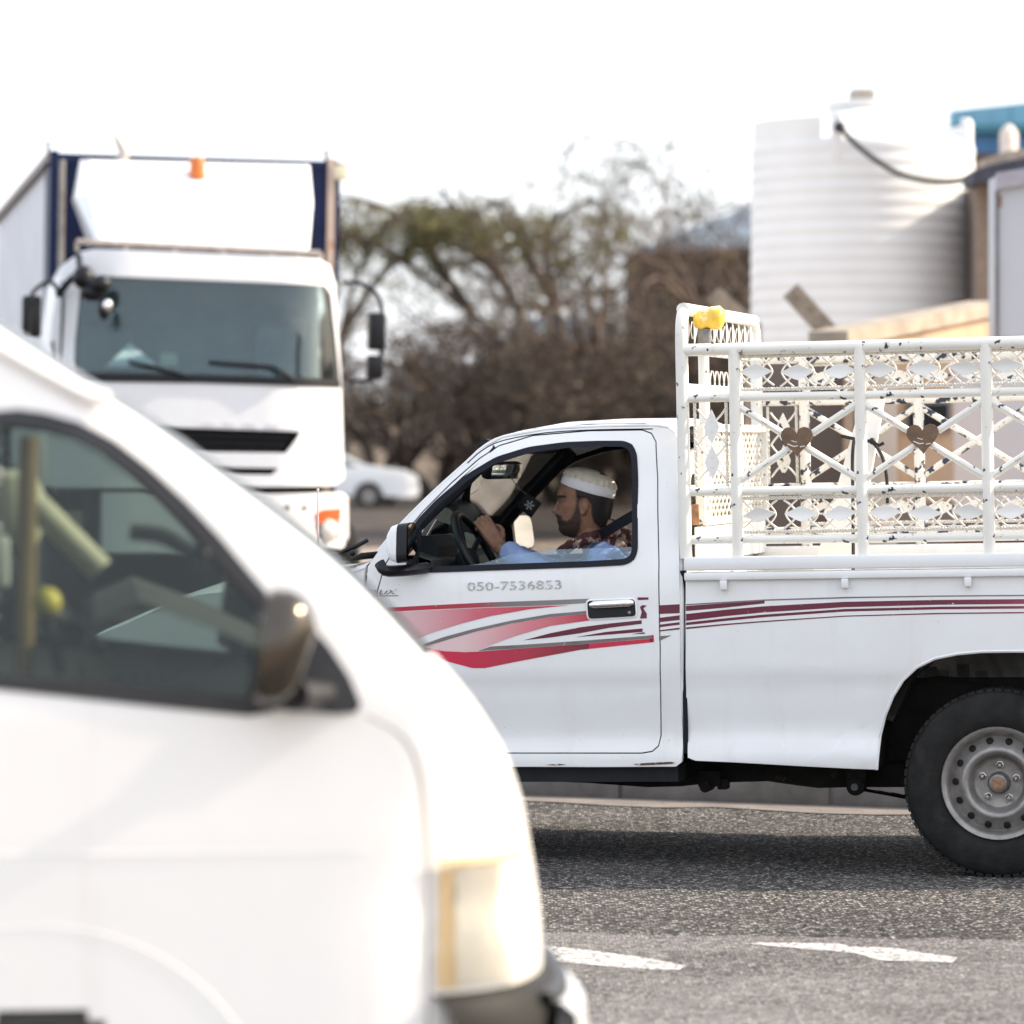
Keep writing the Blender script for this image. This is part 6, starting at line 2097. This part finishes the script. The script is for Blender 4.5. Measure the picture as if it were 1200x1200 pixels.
# boundary wall with its top running up to the right (it comes nearer)
pa, pb = at(984, 388, 31.0), at(1168, 352, 34.0)
wallt = thing('boundary_wall', 'peach plaster boundary wall with a cement coping, below the water tank', 'wall', Matrix.Translation((pa.x, pa.y, 0)))
d_ = (pb - pa); 
zt2_ = pa.z
q = MB()
ex_ = Vector((d_.x, d_.y, 0))
nrm_ = Vector((-ex_.y, ex_.x, 0)).normalized() * .2
e1 = ex_ * 1.0
q.add([Vector((0, 0, 0)), e1, e1 + nrm_, nrm_, Vector((0, 0, zt2_ - .12)), e1 + Vector((0, 0, pb.z - .12)), e1 + nrm_ + Vector((0, 0, pb.z - .12)), nrm_ + Vector((0, 0, zt2_ - .12))], [(0,3,2,1),(4,5,6,7),(0,1,5,4),(1,2,6,5),(2,3,7,6),(3,0,4,7)])
q.build('wall', M['tan'], wallt, 0)
q = MB(); f_ = -nrm_ * .35
q.add([f_ + Vector((0, 0, zt2_ - .118)), e1 + f_ + Vector((0, 0, pb.z - .118)), e1 + nrm_ * 1.3 + Vector((0, 0, pb.z - .118)), nrm_ * 1.3 + Vector((0, 0, zt2_ - .118)), f_ + Vector((0, 0, zt2_)), e1 + f_ + Vector((0, 0, pb.z)), e1 + nrm_ * 1.3 + Vector((0, 0, pb.z)), nrm_ * 1.3 + Vector((0, 0, zt2_))], [(0,3,2,1),(4,5,6,7),(0,1,5,4),(1,2,6,5),(2,3,7,6),(3,0,4,7)])
q.build('coping', M['coping'], wallt, 0)
# things seen through the cage
low, o_ = wallthing('grey_wall', 'plain grey-brown wall seen through the left half of the cage', 'wall', [(884, 700), (884, 410), (986, 412), (1001, 418), (1001, 700)], 29.0, 29.3, M['brown'])
hut, o_ = wallthing('plaster_hut', 'tan plastered hut with a dark window, seen through the cage', 'hut', [(1002, 700), (1002, 420), (1116, 418), (1116, 700)], 28.0, 29.6, M['tan'])
def on(t, o_, name, pl, Y, dy, mat, label=None):
    mb = MB(); pts = [at(a, b, Y) for a, b in pl]; mb.prism([(p.x - o_.x, p.z) for p in pts], Y - dy - o_.y, Y - o_.y - .002)
    return mb.build(name, mat, t, 0, label)
wf = on(hut, o_, 'window', [(1060, 508), (1060, 472), (1114, 470), (1114, 506)], 28.0, .04, M['kerb'])
on(hut, o_, 'pane', [(1065, 504), (1065, 476), (1110, 474), (1110, 502)], 27.96, .01, M['hole']).parent = wf
on(hut, o_, 'pilaster', [(1002, 700), (1002, 425), (1050, 424), (1050, 700)], 28.0, .10, pbr('pale_plaster', (.46, .40, .34), .9, var=.2, scale=2))
on(hut, o_, 'plinth', [(1052, 700), (1052, 590), (1116, 588), (1116, 700)], 28.0, .06, M['brown'])
on(hut, o_, 'drain_pipe', [(1000, 700), (1000, 422), (1007, 422), (1007, 700)], 28.0, .2, M['brown_dark'])
cabn, o_ = wallthing('grey_cabin', 'pale grey sheet metal cabin at the right edge, taller than the wall', 'cabin', [(1168, 395), (1168, 206), (1270, 190), (1270, 395)], 29.4, 29.9, M['cabin'])
on(cabn, o_, 'cabin_trim', [(1167, 222), (1167, 203), (1272, 186), (1272, 206)], 29.4, .06, pbr('lilac_grey_trim', (.34, .33, .38), .6))
on(cabn, o_, 'lower_wall', [(1118, 700), (1118, 430), (1168, 396), (1270, 396), (1270, 700)], 29.4, -.3, M['cabin'])
on(cabn, o_, 'corner_strip', [(1166, 395), (1166, 224), (1170, 224), (1170, 395)], 29.4, .03, M['kerb'])
on(cabn, o_, 'skirt', [(1116, 700), (1116, 606), (1270, 602), (1270, 700)], 29.4, .04, M['brown_dark'])
on(cabn, o_, 'rust_patch', [(1169, 245), (1169, 228), (1174, 230), (1174, 242)], 29.4, .01, M['rust'])
# brown building with a dark roof slab behind the tank
bb_, o_ = wallthing('brown_building', 'brown shadowed building with a dark roof slab between water tank and cabin', 'building', [(1146, 700), (1146, 215), (1300, 215), (1300, 700)], 39.6, 46.0, M['brown'])
on(bb_, o_, 'column', [(1142, 700), (1142, 216), (1166, 214), (1166, 700)], 39.6, .3, pbr('tan_column', (.24, .18, .14), .9, var=.2))
on(bb_, o_, 'roof_slab', [(1128, 222), (1128, 207), (1150, 200), (1300, 168), (1300, 192), (1150, 220)], 39.6, .9, pbr('dark_roof_slab', (.05, .055, .075), .8, var=.3))
on(bb_, o_, 'parapet', [(1146, 201), (1146, 190), (1172, 182), (1290, 164), (1290, 170), (1172, 196)], 39.6, .5, pbr('dusty_parapet', (.42, .34, .28), .9, var=.3))
# far blue-clad building
bl2, o_ = wallthing('blue_building', 'far building with bright blue cladding and a tan wall, top right corner', 'building', [(1112, 700), (1112, 184), (1340, 180), (1340, 700)], 70.0, 76.0, M['tan'])
M['blue1'] = pbr('turquoise_cladding', (.13, .33, .46), .4, var=.15, scale=.5)
M['blue2'] = pbr('blue_cladding', (.05, .20, .42), .4, var=.15, scale=.5)
M['blue3'] = pbr('teal_band', (.03, .16, .22), .4)
for k in range(10):
    xa_, xb_ = 1112 + k * 23, 1112 + k * 23 + 22.4
    def ty(x): return 139 - (x - 1050) * .108
    on(bl2, o_, 'cladding_panel', [(xa_, 152), (xa_, ty(xa_)), (xb_, ty(xb_)), (xb_, 152)], 70.0, .5 + .02 * (k % 2), M['blue1'])
    on(bl2, o_, 'cladding_panel', [(xa_, 183), (xa_, 158), (xb_, 158), (xb_, 183)], 70.0, .30 + .02 * (k % 2), M['blue2'])
on(bl2, o_, 'cladding_band', [(1110, 158), (1110, 150), (1342, 146), (1342, 156)], 70.0, .6, M['blue3'])
on(bl2, o_, 'soffit', [(1110, 189), (1110, 183), (1342, 181), (1342, 187)], 70.0, .7, M['brown_dark'])
q = MB(); c_ = at(1182, 190, 46); q.lathe([(.105, -.1), (.105, .32), (.09, .36), (.04, .42), (.01, .43)], 16, Matrix.Translation((0, 0, c_.z)))
vent = q.build('vent_pipe', pbr('cream_pipe', (.68, .60, .52), .7)); vent.matrix_basis = Matrix.Translation((c_.x, 46, 0)); tag(vent, 'short round-topped cream pipe in front of the blue cladding', 'vent pipe'); recentre(vent, (0, 0, c_.z))
# concrete fence posts with cranked arms
def crank(name_label, base, knee, tip, Y, w_):
    k_, t_ = at(*knee, Y), at(*tip, Y)
    mb = MB()
    mb.beam((0, 0, 0), (0, 0, k_.z - .05), w_, w_, (1, 0, 0))
    d = Vector((t_.x - k_.x, 0, t_.z - k_.z))
    mb.beam(Vector((0, .002, k_.z - .10)), Vector((0, .002, k_.z)) + d, w_ * .96, w_, (0, 1, 0))
    for f in (.25, .55, .85):
        mb.lathe([(.02, 0), (.02, .02)], 8, Matrix.Translation(Vector((0, -w_ / 2, k_.z)) + d * f) @ Matrix.Rotation(R(90), 4, 'X'))
    o = mb.build('fence_post', M['concrete'], None, 20)
    o.matrix_basis = Matrix.Translation((k_.x, Y, 0))
    return tag(o, name_label, 'fence post', 'cranked concrete fence posts')
crank('cranked concrete fence post in front of the white water tank', None, (980, 385), (926, 340), 33.0, .155)
crank('cranked concrete fence post left of the white water tank', None, (882, 372), (836, 344), 36.0, .15)

# ---------------------------------------------------------------- beyond: house, shed, wall, trees
DH = 150.0
hs_, o_ = wallthing('brown_house', 'dark brown house with a grey-blue pitched roof behind the bare trees', 'house', [(742, 620), (742, 296), (1010, 288), (1010, 620)], DH, DH + 12, M['brown_dark'])
rf = MB()
e_ = [at(a, b, DH - .6) for a, b in [(738, 296), (1014, 286)]]
rd = [at(a, b, DH + 6) for a, b in [(890, 236), (1000, 222)]]
e2 = [Vector((e_[0].x, DH + 13, e_[0].z)), Vector((e_[1].x, DH + 13, e_[1].z))]
vs = [v - o_ for v in (e_[0], e_[1], rd[1], rd[0], e2[1], e2[0])]
rf.add(vs, [(0, 1, 2, 3), (4, 5, 3, 2), (5, 0, 3), (1, 4, 2), (0, 5, 4, 1)])
rf.build('roof', pbr('grey_blue_roofing', (.16, .20, .25), .7, var=.25, scale=1), hs_, 0)
q = MB(); q.beam(e_[0] - o_ + Vector((0, -.05, -.1)), e_[1] - o_ + Vector((0, -.05, -.1)), .15, .28); q.build('fascia', pbr('red_brown_fascia', (.10, .05, .04), .8), hs_, 0)
for px in (770, 812, 852):
    w1 = on(hs_, o_, 'window', [(px, 372), (px, 326), (px + 22, 326), (px + 22, 372)], DH, .06, M['brown'])
    on(hs_, o_, 'pane', [(px + 2, 370), (px + 2, 328), (px + 20, 328), (px + 20, 370)], DH - .06, .01, M['hole']).parent = w1
shd, o_ = wallthing('far_shed', 'low far shed with a blue-grey roof behind the thorn trees', 'shed', [(600, 560), (600, 395), (712, 393), (712, 560)], 165.0, 172.0, M['tan'])
q = MB(); q.add([v - o_ for v in (at(594, 398, 164.0), at(718, 396, 164.0), at(708, 372, 168.0), at(606, 373, 168.0))], [(0, 1, 2, 3)])
q.add([v - o_ + Vector((0, 0, -.06)) for v in (at(594, 398, 164.0), at(718, 396, 164.0), at(708, 372, 168.0), at(606, 373, 168.0))], [(3, 2, 1, 0)])
q.build('roof', pbr('pale_blue_roof', (.22, .30, .40), .6), shd, 0)
M['beige'] = pbr('beige_block_wall', (.46, .38, .29), .92, var=.35, scale=.7, bump=.4, bscale=4, var2=(1.2, (.25, .21, .17), .58))
gw, o_ = wallthing('garden_wall', 'long beige block wall glimpsed between the brown bushes', 'wall', [(300, 600), (300, 478), (470, 472), (640, 470), (900, 466), (900, 600)], 138.0, 138.4, M['beige'])
q = MB(); pts = [(300, 476), (470, 470), (640, 468), (900, 464)]
P2 = [at(a, b, 137.9) for a, b in pts]
q.grid([[(p.x - o_.x, -.08, p.z) for p in P2], [(p.x - o_.x, -.08, p.z + .1) for p in P2], [(p.x - o_.x, .38, p.z + .1) for p in P2]]); q.build('coping', M['coping'], gw, 0)

def foliage_mat(name, a, b, c):
    t = NT(name); p = t.p
    g = t.n('ShaderNodeNewGeometry')
    col = t.ramp(g.outputs['Random Per Island'], [(.0, a), (.55, b), (1.0, c)])
    t.l(col, p.inputs['Base Color']); p.inputs['Roughness'].default_value = .75
    p.inputs['Specular IOR Level'].default_value = .2
    return t.m
M['olive'] = foliage_mat('olive_acacia_leaves', (.062, .066, .024), (.115, .11, .042), (.20, .175, .075))
M['dry'] = foliage_mat('dry_brown_leaves', (.045, .032, .023), (.085, .062, .044), (.16, .12, .085))
M['bark'] = pbr('thorn_tree_bark', (.085, .063, .050), .9, var=.3, scale=2)
M['bark_pale'] = pbr('grey_thorn_twigs', (.10, .068, .05), .9, var=.3, scale=2)

def plant(name, label, cat, px, D, ytop, seed, leaf_mat, leaves, leaf_size, bark, stems=3, levels=5, group=None, twig=.02, splay=.5, lean=0.0, umbrella=.0, leaf_lo=.5, clump=.35, fork=.40, bare_lo=0.0, guides=None):
    """tree or bush whose top reaches picture row ytop at distance D"""
    rng = random.Random(seed)
    H_ = CAM_H + (520 - ytop) / FPX * D
    base = at(px, 520, D); o = Vector((base.x, D, 0))
    t = thing(name, label, cat, Matrix.Translation(o), group)
    trunk, twigs = MB(), MB()
    tips = []
    def limb(p, d, L, r, lev):
        n_ = 5 if lev < 2 else (4 if lev < 4 else 3)
        pts = [p]; rs = [r]
        q = p.copy(); dd = d.copy()
        for k in range(n_):
            w = .16 if lev < 2 else .28
            dd = (dd + Vector((rng.gauss(0, w), rng.gauss(0, w), rng.gauss(0, w)))).normalized()
            top = q.z / H_
            if top > .80: dd.z -= (top - .80) * (2.5 + 4 * umbrella)
            if lev > 0 and top < .25: dd.z += .25
            dd.normalize()
            q = q + dd * (L / n_)
            pts.append(q.copy()); rs.append(max(twig * .35, r * (1 - .4 * (k + 1) / n_)))
        (trunk if lev < 2 else twigs).tube(pts, rs, 7 if lev < 2 else (4 if lev < 4 else 3), caps=False)
        if lev >= levels - 2:
            for k in range(1, len(pts)): tips.append((pts[k], lev))
        if lev >= levels - 1 or (lev >= 2 and q.z < H_ * bare_lo): return
        nb = 3 if lev < 1 else rng.choice((2, 3, 3, 4))
        for k in range(nb):
            a = rng.uniform(0, 6.283)
            sp = rng.uniform(.45, 1.0) * (1 + umbrella)
            side = dd.orthogonal().normalized()
            side = Matrix.Rotation(a, 3, dd) @ side
            nd = (dd + side * sp).normalized()
            nd.z += .12 - .1 * umbrella * lev
            nd.normalize()
            j_ = len(pts) - 1 if k == 0 else rng.randint(max(1, len(pts) // 2), len(pts) - 1)
            limb(pts[j_], nd, L * rng.uniform(.60, .85), max(twig * .5, rs[j_] * rng.uniform(.55, .8)), lev + 1)
    for gl_ in (guides or []):
        dy = rng.uniform(-1.5, 1.5)
        gp = [at(a, b, D + dy * k / len(gl_)) - o for k, (a, b) in enumerate(gl_)]
        gp = catmull(gp, 3)
        trunk.tube(gp, [.15 - .10 * k / len(gp) for k in range(len(gp))], 7, caps=False)
        for k in range(len(gp) // 4, len(gp)):
            if rng.random() < .28: continue
            for _ in range(rng.choice((1, 2, 2))):
                d_ = (gp[k] - gp[k - 1]).normalized()
                nd = (d_ * .7 + Vector((rng.gauss(0, .6), rng.gauss(0, .9), rng.uniform(-.05, .75)))).normalized()
                limb(gp[k].copy(), nd, H_ * rng.uniform(.08, .16), .040, levels - 3)
    for s in range(stems):
        a = 6.283 * s / stems + rng.uniform(-.6, .6)
        limb(Vector((rng.uniform(-.03, .03) * H_, rng.uniform(-.03, .03) * H_, -.1)), Vector((math.cos(a) * splay + lean, math.sin(a) * splay, 1)).normalized(), H_ * fork, H_ * .024 + .05, 0)
    zmax = max(p[0].z for p in tips)
    k_ = 1.0 if guides else H_ / zmax                                   # fit the grown height
    for mb in (trunk, twigs): mb.v = [(x * k_, y * k_, z * k_) for x, y, z in mb.v]
    trunk.build('trunk', bark, t, 60)
    if twigs.f: stuff(twigs.build('twigs', bark, t, 60))
    if leaves:
        lv = MB(); vs = []; fs = []
        for (p, lev) in tips:
            p = p * k_
            if p.z < H_ * leaf_lo * rng.uniform(.6, 1.2): continue
            if rng.random() < clump: continue
            for k in range(rng.randint(1, 2 * leaves)):
                c = p + Vector((rng.gauss(0, 1), rng.gauss(0, 1), rng.gauss(0, .55))) * leaf_size * 1.6
                u = Vector((rng.gauss(0, 1), rng.gauss(0, 1), rng.gauss(0, .6))).normalized()
                v = u.orthogonal().normalized() * rng.uniform(.45, .8)
                L = leaf_size * rng.uniform(.5, 1.2)
                b = len(vs)
                vs += [c - u * L, c + v * L * .6, c + u * L, c - v * L * .6]
                fs.append((b, b + 1, b + 2, b + 3))
        lv.add(vs, fs)
        if fs: stuff(lv.build('crown', leaf_mat, t, 0))
    return t
TG, BG = 'thorn trees behind the lorry and pickup', 'brown bushes below the thorn trees'
plant('acacia_tree', 'spreading olive-green thorn tree with a flat crown just right of the lorry', 'tree', 655, 112, 200, 3, M['olive'], 7, .085, M['bark'], 0, 6, TG, umbrella=.7, leaf_lo=.60, clump=.48, bare_lo=.55,
      guides=[[(660, 600), (648, 500), (612, 432), (556, 372), (500, 326), (446, 292), (392, 272)], [(650, 510), (628, 420), (596, 340), (566, 286), (536, 246), (520, 226)], [(655, 560), (664, 450), (652, 360), (640, 300), (655, 255), (690, 235)],
              [(556, 372), (512, 308), (474, 258), (428, 236), (392, 232)], [(596, 340), (560, 300), (500, 268), (450, 258)], [(652, 360), (612, 290), (590, 250), (575, 232)]])
plant('acacia_tree', 'green thorn tree half hidden behind the lorry cab', 'tree', 380, 124, 190, 8, M['olive'], 7, .085, M['bark'], 0, 6, TG, umbrella=.7, leaf_lo=.6, clump=.48, bare_lo=.5,
      guides=[[(380, 620), (384, 500), (398, 400), (420, 320), (446, 268), (480, 244)], [(384, 500), (366, 400), (350, 310), (330, 250)], [(398, 400), (440, 330), (486, 290), (530, 276)]])
plant('thorn_tree', 'sparse thorn tree with scattered leaves rising above the pickup roof', 'tree', 690, 126, 168, 21, M['olive'], 2, .085, M['bark_pale'], 3, 6, TG, twig=.032, splay=.4, lean=.0, umbrella=.2, leaf_lo=.5, clump=.75)
plant('bare_tree', 'tall nearly leafless tree left of the water tank, twigs against the sky', 'tree', 790, 108, 128, 31, M['olive'], 2, .075, M['bark_pale'], 3, 6, TG, twig=.034, splay=.42, lean=-.08, leaf_lo=.5, clump=.65)
plant('bare_tree', 'leafless grey tree in front of the brown house', 'tree', 862, 120, 185, 44, M['dry'], 1, .08, M['bark'], 4, 6, TG, twig=.034, splay=.4, lean=-.1, leaf_lo=.3, clump=.6)
specs = [(446, 108, 350), (512, 108, 338), (588, 107, 352), (652, 108, 350), (715, 107, 372), (772, 107, 345), (828, 107, 388), (880, 110, 350), (610, 122, 368), (748, 124, 335), (545, 130, 405), (806, 130, 330)]
names = ['low brown thorn bush beside the lorry bumper', 'dark brown bush above the parked car bonnet', 'round brown bush left of the pickup roof', 'dense brown bush just above the pickup roof front', 'tangled brown bush above the middle of the pickup roof', 'tall brown bush left of the rack headboard', 'tall dark bush directly behind the rack headboard', 'brown bush between headboard and water tank', 'far brown thicket behind the low bushes, under the green thorn crown', 'far tall thicket in front of the brown house eave', 'far pale brown scrub behind the parked car', 'far tall scrub against the brown house wall']
for i, (px, D, yt) in enumerate(specs):
    plant('thorn_bush', names[i], 'bush', px, D, yt, 100 + i, M['dry'], 2, .10, M['bark'], 5, 5, BG, twig=.026, splay=.75, leaf_lo=.38, clump=.62, fork=.36)
